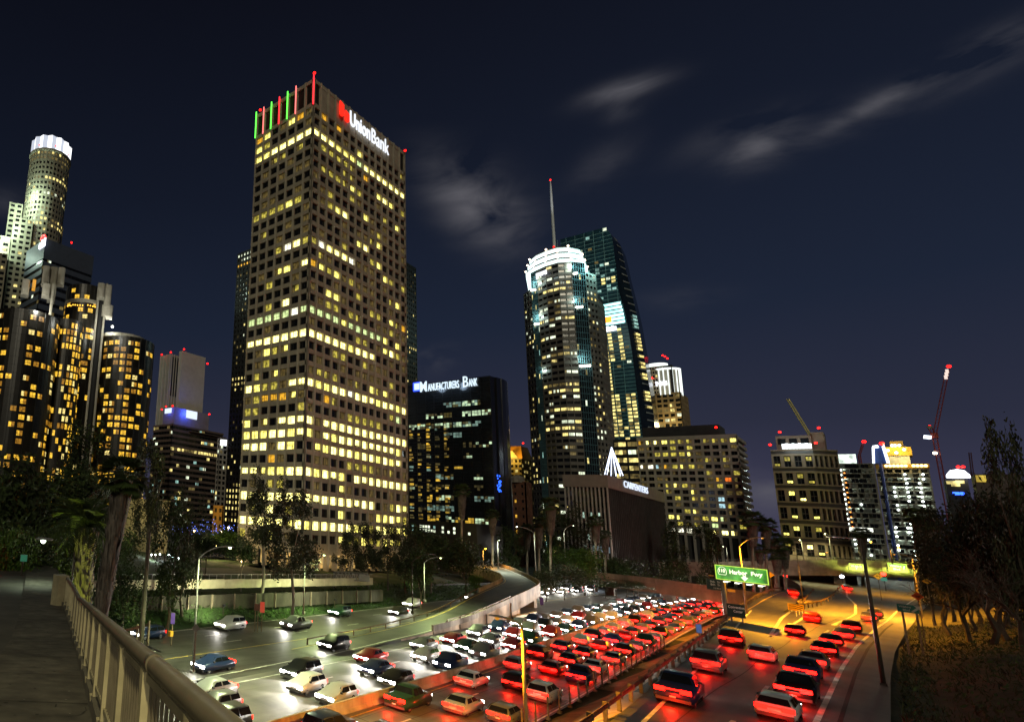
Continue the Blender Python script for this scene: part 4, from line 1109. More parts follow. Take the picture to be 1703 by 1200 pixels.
# ------------------------------------------------------------------ tall teal glass tower with a spire
def sail_tower():
    r = 590; base = at_r(1000, 600, r); X = base.x
    T = thing('glass_skyscraper', 'tall teal glass skyscraper with curved top and a thin lit spire', 'tower', (X, base.y, ZB))
    Bl = [(378,1006),(384,1012),(392,1017),(400,1019),(440,1024),(480,1028),(520,1040),(560,1047),(600,1053),(640,1058),(680,1063),(720,1068),(760,1074)]
    Cr = [(378,1009),(384,1020),(395,1030),(420,1036),(440,1040),(480,1050),(520,1059),(560,1066),(600,1073),(640,1080),(680,1086),(720,1091),(760,1098)]
    def curve(tab, y): return lerp_tab(tab, y)
    nfl = 63; ytop, ybot = 378, 762
    q, ql, wq, qd = MB(), MB(), MB(), MB()
    prev = None; edge = []
    for i in range(nfl+1):
        t = i/nfl; y = ytop+(ybot-ytop)*t
        Bp = at_x(curve(Bl, y), y, X); z = Bp.z
        Cp = at_x(curve(Cr, y), y-.6*0, X+16); Cp.z = z
        A = Vector((X, at_x(931-max(0,(y-384))*.02, max(y,384), X).y if y < 430 else Bp.y+58, z)) 
        if i == 0: z0 = z
        cur = (A, Bp, Cp); edge.append((z, Bp.y))
        if prev:
            A0, B0, C0 = prev
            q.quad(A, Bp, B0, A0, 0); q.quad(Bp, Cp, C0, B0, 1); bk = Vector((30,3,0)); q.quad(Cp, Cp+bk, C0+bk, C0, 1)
            # pale floor lines on the glass
            ql.quad(A+Vector((-.15,0,-.25)), Bp+Vector((-.15,0,-.25)), Bp+Vector((-.15,0,.12)), A+Vector((-.15,0,.12)), 0)
            if i % 2 == 0:
                mid = Bp.lerp(Cp, .45); qd.quad(mid+Vector((-.4,-.3,-.9)), Cp+Vector((-.4,-.3,-.9)), Cp+Vector((-.4,-.3,-.1)), mid+Vector((-.4,-.3,.2)), 0)
            cols = 14; h = (A0.z-A.z)
            for c in range(cols):
                yy0 = Bp.y+1.2+c*3.4; yy1 = yy0+2.6; k = 0
                px_equiv = c
                fl = y
                if 505 < fl < 540: k = 6
                elif 545 < fl < 600 and c in (1,3,4,6,7,9,10,12): k = 1 if rnd.random() < .9 else 3
                elif 600 <= fl < 690 and c in (4,6,7,9,10,12,13): k = 1 if rnd.random() < .9 else 3
                elif 655 < fl < 730 and c in (0,1,3,4,5): k = 1 if rnd.random() < .7 else 3
                elif 690 <= fl < 735: k = 1 if rnd.random() < .35 else 0
                elif 440 < fl < 505: k = 5 if rnd.random() < .30 else 0
                elif rnd.random() < .12: k = rnd.choice((4,5,3))
                if 460 < fl < 475 and c < 7: k = rnd.choice((1,4,0))
                if i % 2 and k == 1 and False: k = 0
                if k:
                    b0, b1 = (.22,.85) if k != 6 else (.14,.84)
                    wq.quad((X-.25,yy1 if k != 6 else yy0+3.4,A.z+h*b0),(X-.25,yy0,A.z+h*b0),(X-.25,yy0,A.z+h*b1),(X-.25,yy1 if k != 6 else yy0+3.4,A.z+h*b1), k)
            # lit rooms on the slanting side
            if 520 < y < 680 and rnd.random() < .75:
                p, s = Bp.lerp(Cp, .55), Bp.lerp(Cp, .92); k = 5 if y < 550 else 1
                wq.quad(p+Vector((-.5,-.4,h*.2)), s+Vector((-.5,-.4,h*.2)), s+Vector((-.5,-.4,h*.8)), p+Vector((-.5,-.4,h*.8)), k)
        prev = cur
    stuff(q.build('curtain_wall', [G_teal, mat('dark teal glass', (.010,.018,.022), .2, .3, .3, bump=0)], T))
    # thicker body behind and downwards
    A, Bp, Cp = prev
    qq = MB(); qq.box(X+.8, X+40, Bp.y+2, Bp.y+62, ZB, Bp.z); qq.build('body', M_roof, T)
    for k in range(8):
        y = Bp.y+2+k*6.6; zt_ = max([z_ for (z_, yy_) in edge if yy_ <= y-.4] or [ZB+1]); ql.quad((X-.2,y+.3,ZB),(X-.2,y,ZB),(X-.2,y,zt_),(X-.2,y+.3,zt_), 0)
    stuff(ql.build('floor_lines', mat('lit teal edge paint', (.30,.58,.60), .4, .2, 1, bump=0), T)); stuff(qd.build('balcony_edges', mat('grey balcony edge', (.30,.33,.33), .5, .2, 1, bump=0), T))  # light on the floor edges is put into their teal colour
    stuff(wq.build('windows', FAR+[emit('bright teal hall', (.45,1,.98), 2.4, .4, .15)], T))
    # spire
    zt = lambda x, y: at_x(x, y, X+6).z
    yb_ = at_x(921.5, 405, X+6).y; p0 = zt(923.3, 415); p1 = zt(916.5, 300)
    q = MB(); yy = at_x(922, 410, X+6).y
    Msp = mat('lit white spire', (.72,.74,.76), .4, .1, 1, bump=0)
    q.tube([(X+6,yy,p0-8),(X+6,yy,p0+(p1-p0)*.8),(X+6,yy,p1-3),(X+6,yy,p1)], [1.35,.95,.55,.25], 8); q.build('spire', Msp, T)
    beacon(T, (X+6,yy,p1), .9); beacon(T, (X+4.5,yy,p0+1.5), .9)
    light('SPOT', 'spire_light', (X-10,yy-6,p0-6), 90000, (.9,.95,1), T, 1, (.16,.06,1), math.radians(24))
    # white letters low on the front
    l, r_ = at_x(1004, 550, X-1), at_x(1024, 545, X-1)
    q = MB()
    for k in range(5):
        y = l.y+(r_.y-l.y)*k/5; q.box(X-1, X-.6, y-2.0, y-.3, l.z-1.2, l.z+2.6+(.8 if k % 2 else 0))
    q.build('sign_letters', emit('white sign lettering', (.88,.92,1), 2.0), T)
    o = at_x(1007, 534, X-1); MB().box(X-1, X-.6, o.y-4, o.y, o.z-1.5, o.z+3.5).build('orange_emblem', emit('orange emblem', (1,.35,.03), 2.2), T)
sail_tower()

# ------------------------------------------------------------------ beige tower with round bright corner crown
def beige_tower():
    Mb = mat('beige stone', (.30,.225,.12), .8, .12, .4, bump=.05)
    def lit(side, c, r_, nc, nr):
        if side == 'R': return 3 if rnd.random() < .06 else 0
        if r_ in (3,4,5,7): return rnd.choice((1,1,4,3)) if rnd.random() < .75 else 0
        return rnd.choice((1,3,3,4)) if rnd.random() < .33 else 0
    T, C, a, b, wx, wy, z1, rows = block('beige_tower', 'beige office tower with a rounded bright white crown', 'tower', (1131, 652), 655, (1080, 652), (1143, 650), 0, 4.3, 4.0, Mb, FAR, lit, 'grid', .30, .40)
    light('POINT', 'warm_flood', (C.x-14, C.y+8, z1-30), 12000, (1,.75,.3), T, 3)
    light('POINT', 'warm_flood', (C.x-14, C.y+22, z1-50), 12000, (1,.75,.3), T, 3)
    # upper rounded drum
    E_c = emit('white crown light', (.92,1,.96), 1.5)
    def zz(y): return z_at(C, 1115, y)
    Mw = mat('white crown stone', (.6,.58,.5), .7, .1, 1)
    facade(T, C+b*(wy+6), -b, wy-2, z1, zz(606), 10, 7, Mw, FAR, lambda c, r_: rnd.choice((1,4)) if rnd.random() < .15 else 0, .3, .4, .5)
    core(T, C+b*3, a, b, wx, wy, z1, zz(606), .6, M_roof, 'upper_core')
    cx, cy = C.x+9, C.y+9.5
    q = MB(); q.lathe([(9.4, z1-1), (9.4, zz(612))], 20, (cx, cy)); q.lathe([(0.1, zz(612)), (9.4, zz(612))], 20, (cx, cy))
    q.build('corner_drum', Mw, T)
    q = MB()
    for k in range(20):
        t = 2*math.pi*k/20; p = Vector((cx+9.7*math.cos(t), cy+9.7*math.sin(t), 0)); q.box(p.x-.3,p.x+.3,p.y-.3,p.y+.3,z1-1,zz(610))
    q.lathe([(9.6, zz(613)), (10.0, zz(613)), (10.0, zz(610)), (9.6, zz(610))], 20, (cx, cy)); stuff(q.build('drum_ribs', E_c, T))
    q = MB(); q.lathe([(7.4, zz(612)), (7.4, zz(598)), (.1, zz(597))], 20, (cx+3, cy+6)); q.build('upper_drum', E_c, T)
    for p in ((1106,594),(1110,597),(1102,592)):
        w = at_r(*p, math.hypot(cx, cy)+6); beacon(T, (w.x, w.y, w.z), .9)
    p = at_x(1091, 642, C.x-.6); text_on('NG', emit('white sign lettering', (.88,.92,1), 2.0), (C.x-.7, p.y, p.z), -b, 7.5, 4.2, T, bold=.05, extrude=.2)
    w = at_x(1084, 630, C.x-.5); beacon(T, (w.x, w.y, w.z), 1.0)
beige_tower()

# ------------------------------------------------------------------ wide grey grid block
def grid_block():
    w = W(-1070, 806); yaw = math.atan2(w.y, w.x)-math.pi/2
    Mg = mat('grey concrete frame', (.30,.275,.24), .85, .12, .4, bump=.08)
    yaw = 0.0; r = 352; a, b = axes(yaw); p = at_r(1225, 721, r); C = Vector((p.x,p.y,0)); z1 = p.z
    wy = abs(ext(C, b, 1058, 725)); wx = abs(ext(C, a, 1241, 737))
    T = thing('grid_office_block', 'wide grey concrete office block with a regular grid of square windows', 'building', (C.x, C.y, ZB))
    D = .9; core(T, C, a, b, wx, wy, ZB, z1-.4, D+.1, M_roof)
    zt = z1-1.2; rows = 15; cols = 12; zb = z_at(C, 1237, 893); fh = (zt-zb)/rows; bw = wy/cols
    O = C+b*wy; u = -b; n = u.cross(UPV); q = MB()
    for c in range(cols+1):
        x0, x1 = max(0,c*bw-bw*.14), min(wy,c*bw+bw*.14); _slab(q, O, u, n, x0, x1, ZB, z1, -D, 0)
    for r_ in range(rows+1): _slab(q, O, u, n, 0, wy, zt-r_*fh-fh*.2, zt-r_*fh+fh*.2, -D, -.06)
    _slab(q, O, u, n, 0, wy, z1-1.0, z1, -D, .05)
    cw = max(4, int(wx/3)); 
    for r_ in range(rows+1): _slab(q, C, a, a.cross(UPV), 0, wx, zt-r_*fh-fh*.24, zt-r_*fh+fh*.24, -D, 0)
    stuff(q.build('facade_grid', Mg, T))
    pat = ['.mBbmmm.mmb','']
    litmap = {(0,0):5,(0,1):1,(0,2):1,(0,3):2,(0,4):3,(0,5):3,(0,6):3,(0,8):3,(0,9):3,(0,10):3,(0,11):2,(1,4):3,(1,6):3,(1,1):4,(2,2):3,(2,3):3,(2,4):3,(2,5):3,(2,6):2,(3,8):3,(3,10):3,
        (4,0):6,(4,1):6,(4,2):8,(4,3):5,(4,4):3,(4,5):2,(4,6):3,(5,8):3,(5,11):3,(6,9):5,(6,10):9,(7,3):3,(7,4):2,(7,5):3,(7,9):3,(8,3):3,(8,6):2,(9,4):3,(9,6):3,(9,7):3,(9,9):8,(10,9):8,(10,4):4,(10,10):3,(11,5):3,(11,6):2,
        (12,0):2,(12,3):2,(12,4):2,(12,7):3,(12,8):2,(12,9):7,(13,4):3,(13,6):3,(13,8):7,(13,11):3,(14,8):1,(14,9):1,(14,10):1,(14,2):6,(14,3):6,(14,4):6,(14,5):6}
    ms = [G_dark, L_bb, L_b, L_m, L_d, L_o, L_w, L_g, L_c, emit('orange red window', (1,.2,.02), .9, .5)]
    cache = {}
    for r_ in range(rows):
        for c in range(cols):
            k = litmap.get((r_, c), 0)
            if k == 0 and rnd.random() < .22: k = 4
            var = rnd.randrange(2)
            if (k, var) not in cache:
                g = MB(); w2 = bw*.36; z0, z1_ = fh*.2, fh*.8
                if k and var: g.quad((-w2,0,z0),(-w2*.1,0,z0),(-w2*.1,0,z1_),(-w2,0,z1_), 0); g.quad((-w2*.1,0,z0),(w2,0,z0),(w2,0,z1_),(-w2*.1,0,z1_), 2)
                else: g.quad((-w2,0,z0),(w2,0,z0),(w2,0,z1_),(-w2,0,z1_), 0)
                for xx in (-w2, -.05, w2-.1): g.box(xx, xx+.1, -.1, 0, z0, z1_, 1)
                cache[(k, var)] = g.mesh('window', [ms[k], M_frame, L_d if k != 4 else G_dark])
            p = O+u*(c+.5)*bw-n*(D-.12)+UPV*(zt-(r_+1)*fh)
            link('window', cache[(k,var)], T, p-Vector(WLOC[T.name]), None, math.atan2(u.y,u.x))
    wq = MB()
    for r_ in range(rows):
        o = C-a.cross(UPV)*(D-.1); z0, z2 = zt-(r_+1)*fh+fh*.22, zt-r_*fh-fh*.22
        wq.quad(o+UPV*z0, o+a*wx+UPV*z0, o+a*wx+UPV*z2, o+UPV*z2, 0)
    stuff(wq.build('ribbon_windows', [G_dark], T))
    # rooftop plant
    p1 = C+b*(wy*.95)+a*4; q = MB(); q.obox((p1.x,p1.y,z1), a*(wx*.6), -b*(wy*.78), UPV*(z_at(C, 1150, 712)-z_at(C,1150,728)+.8)); q.build('rooftop_plant', M_roof, T)
    w = at_r(1191, 712, r); beacon(T, (w.x,w.y,w.z), .6)
grid_block()

# low lit office behind, between the towers
def lit_low(side, c, r_, nc, nr): return (rnd.choice((1,1,4)) if rnd.random() < .62 else 3) if r_ < 9 else 0
block('lit_garage', 'dark low block with rows of yellow lit floors left of the grey grid block', 'building', (1064, 731), 420, (1019, 727), (1070, 731), 0, 4.6, 5.5, mat('dark steel', (.02,.022,.022), .5, .2, .5), FAR, lit_low, 'grid', .12, .45)

# ------------------------------------------------------------------ dark fin-walled block with the letters on its cornice
def fin_block():
    r = 262; a, b = axes(0); p = at_r(1008, 789, r); C = Vector((p.x,p.y,0)); z1 = p.z
    wy = abs(ext(C, b, 938, 790)); wx = abs(ext(C, a, 1101, 806))
    T = thing('finned_office_block', 'dark office block with pale vertical fins and white lettering on its cornice', 'building', (C.x, C.y, ZB))
    zc = z_at(C, 1009, 810)
    Mc = mat('taupe cornice', (.23,.195,.16), .85, .1, .5, bump=.05); Mf = mat('pale concrete fin', (.34,.32,.28), .85, .1, .6); Md = mat('dark brown panel', (.036,.032,.030), .8, .2, .6)
    q = MB(); q.obox((C.x-.4,C.y-.4,zc), a*(wx+.8), b*(wy+.8), UPV*(z1-zc)); q.build('cornice', Mc, T)
    core(T, C, a, b, wx, wy, ZB, zc, .5, Md)
    off = Vector(WLOC[T.name])
    fm = MB(); fm.box(-.18,.18,-.6,.1,0,zc-ZB); fmesh = fm.mesh('fin', Mf); nf = 11
    for k in range(nf+1):
        pp = C+b*(wy-wy*k/nf)+a*.35; o = link('fin', fmesh, T, Vector((pp.x,pp.y,ZB))-off); o.rotation_euler = (0,0,-math.pi/2)
    fd = MB(); fd.box(-.12,.12,-.45,.1,0,zc-ZB-.05); fdm = fd.mesh('fin', Md); nf2 = 34
    for k in range(nf2+1):
        pp = C+a*(wx*k/nf2)+b*.35; link('fin', fdm, T, Vector((pp.x,pp.y,ZB))-off)
    wq = MB()
    for r_ in range(6):
        for c in range(nf):
            y0 = C.y+wy-wy*(c+.2)/nf; y1 = C.y+wy-wy*(c+.8)/nf; z0 = zc-1.2-r_*3.9-2.1; k = 1 if (r_, c) in ((2,4),(2,6),(2,8),(4,5),(5,4)) else 2 if r_ == 5 and c > 5 else 0
            wq.quad((C.x+.45,y0,z0),(C.x+.45,y1,z0),(C.x+.45,y1,z0+2.1),(C.x+.45,y0,z0+2.1), k)
    stuff(wq.build('windows', [G_dark, emit('pale green window', (.7,1,.8), .6, .4), emit('cool lobby', (.55,.75,.85), .25, .5)], T))
    l = at_y(1036.5, 806, C.y-.5); r_ = at_y(1076, 814, C.y-.5); zb = at_y(1037, 809.5, C.y-.5).z; zt = at_y(1037, 798.5, C.y-.5).z
    text_on('CARPENTERS', emit('blue white sign', (.72,.82,1), 1.2), (l.x, C.y-.75, zb), a, r_.x-l.x, zt-zb, T, bold=.0, extrude=.12)
    light('POINT', 'foot_light', (C.x-3, C.y+4, ZB+2), 350, (.7,.85,1), T, .5); light('POINT', 'foot_light', (C.x-3, C.y+wy*.55, ZB+2), 250, (.7,.85,1), T, .5)
    # cone of light strings on the roof: a thing of its own
    ap = at_r(1017, 743, r+8); 
    K = thing('light_string_cone', 'tall cone of white light strings standing on the finned office roof', 'light cone', (ap.x, ap.y, z1))
    Es = emit('string light', (.70,.78,1), 3.5)
    rb = (at_r(1036, 790, r+8)-at_r(1004, 790, r+8)).length/2; cb = at_r(1021, 790, r+8); n = 12
    MB().tube([(ap.x,ap.y,z1),(ap.x,ap.y,ap.z)], .12, 6).build('mast', M_steel, K)
    for k in range(n):
        t = 2*math.pi*k/n; q = MB(); e = Vector((ap.x+rb*math.cos(t), ap.y+rb*math.sin(t), z1+.5)); s = Vector((ap.x,ap.y,ap.z))
        for j in range(26):
            p_ = s.lerp(e, (j+.5)/26); q.box(p_.x-.09,p_.x+.09,p_.y-.09,p_.y+.09,p_.z-.13,p_.z+.13)
        q.tube([s, e], .02, 3, 1); stuff(q.build('light_string', [Es, M_frame], K))
fin_block()

# ------------------------------------------------------------------ stone office tower on the right with the white sign
def right_tower():
    r = 332; yaw = 0.0
    a, b = axes(yaw); p = at_r(1352, 748, r); C = Vector((p.x,p.y,0)); z1 = p.z
    wy = abs(ext(C, b, 1281, 747)); aR = Vector((math.sin(math.radians(38)), -math.cos(math.radians(38)), 0)); wx = abs(ext(C, aR, 1399, 790))-6
    T = thing('stone_office_tower', 'brown stone office tower with tall paired windows and a bright white roof sign', 'tower', (C.x, C.y, ZB))
    Ms = mat('warm brown stone', (.165,.125,.092), .85, .12, .4, bump=.06); Mbd = mat('dark granite band', (.035,.028,.024), .4, .2, .5, bump=.03)
    D = .8; zb0 = ZB
    zl = lambda y: z_at(C, 1352, y)
    q = MB(); ins = Vector((1.3,.0,0)); pl = [C+b*(wy-1)+ins, C+ins*1.1, C+aR*(wx+5)+ins*1.4, C+aR*(wx+5)+a*22, C+b*(wy-1)+a*26]; q.prism([(v.x,v.y) for v in pl], ZB, z1-.2); q.f = [f[::-1] for f in q.f]; q.build('core', M_roof, T)
    # front: groups of tall windows, two storeys each, between dark granite bands
    O = C+b*wy; u = -b; n = u.cross(UPV); q = MB(); qb = MB(); off = Vector(WLOC[T.name])
    ngrp = 6; gh = (z1-zl(925))/ngrp; cols = 4; bw = wy/cols
    nR = aR.cross(UPV); colsR = 5; wR = wx+6; bR = wR/colsR
    cache = {}
    def pane(w_, h, k, var):
        if (w_, k, var) not in cache:
            g = MB(); g.quad((-w_/2,0,0),(w_/2,0,0),(w_/2,0,h),(-w_/2,0,h), 0)
            for xx in (-w_/2, -.06, w_/2-.12): g.box(xx, xx+.12, -.12, 0, 0, h, 1)
            g.box(-w_/2, w_/2, -.1, 0, h*.48, h*.54, 1)
            if k:
                g.quad((-w_*.4,-.03,h*(.56 if var else .1)),(w_*.35,-.03,h*(.56 if var else .1)),(w_*.35,-.03,h*(.9 if var else .3)),(-w_*.4,-.03,h*(.9 if var else .3)), 2)
            cache[(w_,k,var)] = g.mesh('window', [G_dark, Mbd, (L_m, L_b, L_bb)[k-1] if k else G_dark])
        return cache[(w_,k,var)]
    for g_ in range(ngrp):
        zt = z1-g_*gh; zbm = zt-gh
        for OO, uu, nn, ww, cc, bb in ((O,u,n,wy,cols,bw),(C,aR,nR,wR,colsR,bR)):
            _slab(qb, OO, uu, nn, 0, ww, zt-gh*.20, zt-gh*.02, -D, -.10)
            _slab(q, OO, uu, nn, 0, ww, zt-gh*.31, zt-gh*.20, -D, .05); _slab(q, OO, uu, nn, 0, ww, zt-gh*.02, zt+gh*.05, -D, .12)
            for c in range(cc+1):
                x0, x1 = max(0,c*bb-bb*.17), min(ww,c*bb+bb*.17); _slab(q, OO, uu, nn, x0, x1, zbm+gh*.04, zt-gh*.30, -D, -.04)
            for c in range(cc):
                k = 0
                if OO is O: k = {(0,1):1,(0,3):1,(1,2):1,(1,3):1,(2,2):3,(3,1):2,(4,1):2,(4,3):1,(5,0):1,(0,0):1,(2,1):2,(3,3):2,(5,2):3,(4,0):2,(1,1):2,(5,3):2}.get((g_,c),0)
                pp = OO+uu*(c+.5)*bb-nn*(D-.15)+UPV*(zbm+gh*.05)
                link('window', pane(bb*.66, gh*.64, k, (g_+c) % 2), T, pp-off, None, math.atan2(uu.y,uu.x))
    for OO, uu, nn, ww in ((O,u,n,wy),(C,aR,nR,wR)): _slab(q, OO, uu, nn, 0, ww, ZB, z1-ngrp*gh-.0, -D, 0)
    stuff(q.build('stone_frame', Ms, T)); stuff(qb.build('granite_bands', Mbd, T))
    # setback penthouse and roof sign
    zt = zl(721); q = MB(); P = C+b*(wy*.86)+a*3
    q.obox((P.x,P.y,z1), a*14, -b*(wy*.84), UPV*(zt-z1)); q.build('penthouse', Ms, T)
    for k in range(3):
        q = MB(); o = P-a*.1; _slab(q, o, u, n, wy*(.05+.27*k), wy*(.05+.27*k)+wy*.19, z1+(zt-z1)*.45, z1+(zt-z1)*.82, -.1, .05); q.build('penthouse_window', G_dark, T)
    q = MB(); P2 = C+b*(wy*.03)+a*4; q.obox((P2.x,P2.y,z1), a*9, -b*(wy*.30), UPV*(zl(716)-z1)); q.build('stair_tower', Ms, T)
    l = at_r(1300.5, 745, r-1.5); rr_ = at_r(1350, 743.5, r-1.5); d = rr_-l; d.z = 0
    E_s = emit('dazzling white sign', (.92,1,1), 3)
    zz0 = z_at(l, 1325, 745.5); zz1 = z_at(l, 1325, 736.8); dn = d.normalized(); q = MB()
    # glowing letter row; in the photograph the letters burn out into one bar
    nlet = 9
    for k in range(nlet):
        o = Vector((l.x,l.y,0))+d*(k/nlet)+d*.008; wl = d.length/nlet*.93
        q.obox(o+UPV*zz0, dn*wl, dn.cross(UPV)*-.4, UPV*((zz1-zz0)*(1.0 if k % 2 else .92))) 
    q.build('sign_letters', E_s, T)
    light('POINT', 'sign_glow', (l.x+d.x*.3-4, l.y+d.y*.3, (zz0+zz1)/2), 900, (.8,1,1), T, 1); light('POINT', 'sign_glow', (l.x+d.x*.75-4, l.y+d.y*.75, (zz0+zz1)/2), 900, (.8,1,1), T, 1)
    for px, py in ((1297,720),(1281,741),(1362,713),(1357,738)):
        w_ = at_r(px, py, r); beacon(T, (w_.x,w_.y,w_.z), .55)
right_tower()

# ------------------------------------------------------------------ round stone skyscraper with the bright crown (far left)
def cyl_grid(root, c, R, z0, z1, fh, seg, wall, mats, lit, a0, a1, name='drum', frac=.62, hfrac=.5, inset=.4):
    """a round shaft: stone wall with recessed window panes"""
    q = MB(); q.lathe([(R-inset, z0), (R-inset, z1), (.1, z1)], 40, c); q.build(name+'_core', M_roof, root)
    rows = max(1, int((z1-z0)/fh)); qs, wq = MB(), MB()
    da = (a1-a0)/seg
    for k in range(seg+1):
        t = a0+da*k; h = da*(1-frac)/2
        vs = []
        for tt in (t-h, t+h):
            for rr in (R-inset-.05, R):
                for z in (z0, z1): vs.append((c[0]+rr*math.cos(tt), c[1]+rr*math.sin(tt), z))
        qs.add(vs, [(2,6,7,3),(0,2,3,1),(6,4,5,7)])
    for r in range(rows+1):
        z = z1-r*fh; h = fh*(1-hfrac)/2
        qs.lathe([(R-inset, z-h), (R-.04, z-h), (R-.04, z+h), (R-inset, z+h)], seg, c, 0, a0, a1)
    for r in range(rows):
        for k in range(seg):
            m = lit(k, r); t0, t1 = a0+da*(k+(1-frac)/2), a0+da*(k+1-(1-frac)/2); z = z1-(r+1)*fh; rr = R-inset+.04
            za, zb_ = z+fh*(1-hfrac)/2, z+fh-fh*(1-hfrac)/2
            P = [(c[0]+rr*math.cos(t), c[1]+rr*math.sin(t), z_) for t, z_ in ((t0,za),(t1,za),(t1,zb_),(t0,zb_))]
            wq.quad(*P, m)
    stuff(qs.build(name+'_facade', wall, root)); stuff(wq.build(name+'_windows', mats, root))
def round_tower():
    r = 440; c0 = at_r(76, 330, r); c = (c0.x, c0.y); C = Vector((c0.x, c0.y, 0))
    T = thing('round_skyscraper', 'round stepped stone skyscraper with a fluted glowing white crown', 'tower', (c[0], c[1], ZB))
    Ms = mat('grey green stone', (.30,.28,.20), .8, .12, .3, bump=.05)
    zz = lambda y: z_at(C, 76, y+15)
    mpp = (at_r(82,330,r)-at_r(81,330,r)).to_2d().length
    toc = math.atan2(-c[1], -c[0]); R = 34*mpp
    def lit_top(k, r_):
        if r_ in (0, 1): return 1 if rnd.random() < .15 else 3
        if r_ == 5 and k > 7: return 1
        if r_ in (8, 9) and rnd.random() < .3: return rnd.choice((1,4))
        if r_ in (13, 14, 20, 21): return rnd.choice((1,1,3,0)) if k > 5 else 0
        return 3 if rnd.random() < .10 else 1 if rnd.random() < .04 else 0
    cyl_grid(T, c, R, ZB, zz(252), 4.4, 18, Ms, FAR, lit_top, toc-1.7, toc+1.7, 'shaft', .60, .52)
    # crown: fluted glass, lit from inside; flute shading put into a dimmer glow
    E = emit('crown glow', (.93,.96,1), 2.2); E2 = emit('dimmer glow for flute shading', (.80,.86,1), .75); q = MB(); n = 14; prof = []
    for k in range(n*2):
        t = 2*math.pi*k/(n*2); rr = R*1.03 if k % 2 else R*.94; prof.append((c[0]+rr*math.cos(t), c[1]+rr*math.sin(t)))
    q.prism(prof, zz(251), zz(228)); q.m = [(i % 2) if i > 1 else 0 for i in range(len(q.f))]; q.build('crown', [E, E2], T)
    q = MB(); q.lathe([(R*1.0, zz(254)), (R*1.06, zz(253)), (R*1.06, zz(250)), (R, zz(250))], 40, c); q.build('crown_ledge', Ms, T)
    for k in range(0, n*2, 4):
        beacon(T, (prof[k][0], prof[k][1], zz(244)), .9)
    # lower stepped wings, on the left side (towards image left)
    ri = Vector((math.sin(toc)*-1, math.cos(toc), 0))
    if (at_r(100,330,r)-at_r(60,330,r)).dot(ri) < 0: ri = -ri
    tv = Vector((math.cos(toc), math.sin(toc), 0))
    def wing(px0, px1, ytop, fwd, nm):
        A = C+ri*((px0-81)*mpp)+tv*fwd; B = C+ri*((px1-81)*mpp)+tv*fwd; w = (B-A).length; z1 = zz(ytop)
        q = MB(); q.obox((A.x-tv.x*.6,A.y-tv.y*.6,ZB), ri*w, -tv*(fwd+10), UPV*(z1-ZB)) if False else None
        o = A-tv*.6; q.add([o, o+ri*w, o+ri*w-tv*30, o-tv*30], [(0,1,2,3)]) if False else None
        poly = [(o.x,o.y),(o.x+ri.x*w,o.y+ri.y*w),(o.x+ri.x*w-tv.x*30,o.y+ri.y*w-tv.y*30),(o.x-tv.x*30,o.y-tv.y*30)]
        q.prism(poly, ZB, z1-.3); q.build(nm+'_core', M_roof, T)
        rows = int((z1-ZB)/4.4)
        facade(T, A, ri, w, ZB, z1, max(2, int(w/4.2)), rows, Ms, FAR, lambda cc, rr: 1 if rnd.random() < .13 else 0, .4, .48, .5, names=(nm+'_facade', nm+'_windows'))
    wing(24, 46, 338, 6, 'upper_wing'); wing(36, 66, 372, 18, 'front_wing'); wing(8, 34, 402, 14, 'lower_wing'); wing(-16, 34, 440, 26, 'base_wing'); wing(105, 116, 362, 2, 'side_wing')
    # cold floodlights up the left flank
    for px, y, e in ((50,352,15000),(36,395,15000),(20,430,15000),(12,446,12000),(58,330,9000)):
        p = C+ri*((px-81)*mpp-3)+tv*(R*.9+9); light('POINT', 'flood', (p.x,p.y,zz(y)), e*2.0, (.75,1,.80), T, 1.5)
round_tower()

# ------------------------------------------------------------------ dark slab with the small white sign
def sign_slab():
    r = 380; a, b = axes(0); p = at_r(76, 396, r); C = Vector((p.x,p.y,0)); z1 = p.z
    wx = abs(ext(C, a, 157, 420)); wy = abs(ext(C, b, 44, 420))
    T = thing('dark_slab_tower', 'dark blue slab tower with small red and white sign before the round skyscraper', 'tower', (C.x,C.y,ZB))
    Mb = mat('blue grey metal', (.075,.090,.125), .5, .1, .4, bump=0)
    core(T, C, a, b, wx, wy, ZB, z1-.3, .6, M_roof)
    lit = lambda c, r_: rnd.choice((1,4,3,3)) if rnd.random() < .06 else 0
    rows = int((z1-ZB)/6.2)
    facade(T, C, a, wx, ZB, z1, int(wx/3.2), rows, Mb, FAR, lit, .1, .58, .5, 'band')
    facade(T, C+b*wy, -b, wy, ZB, z1, int(wy/3.2), rows, Mb, FAR, lit, .1, .58, .5, 'band', names=('side_grid','side_windows'))
    q = MB(); n = a.cross(UPV); _slab(q, C, a, n, 0, wx, z1-15, z1, -.5, .02); _slab(q, C+b*wy, -b, (-b).cross(UPV), 0, wy, z1-15, z1, -.5, .02); q.build('blank_panels', Mb, T)
    l, rr_ = at_x(64.5, 414, C.x-.4), at_x(76, 405, C.x-.4)
    zb = at_x(66, 415, C.x-.4).z
    text_on('citi', E_white, (C.x-.6, l.y, zb), -b, abs(l.y-rr_.y)*.98, 6.5, T, bold=.05, extrude=.2)
    q = MB(); yc = (l.y+rr_.y)/2-abs(l.y-rr_.y)*.05; n_ = 10; P = []
    for k in range(n_+1):
        t = math.pi*k/n_; P.append((C.x-.6, yc+3.0*math.cos(t), zb+6.6+2.6*math.sin(t)))
    q.tube(P, .75, 6); q.build('sign_arc', emit('red arc', (1,.03,.03), 3), T)
    w = at_r(119, 405, r+20); beacon(T, (w.x,w.y,w.z), .9)
sign_slab()

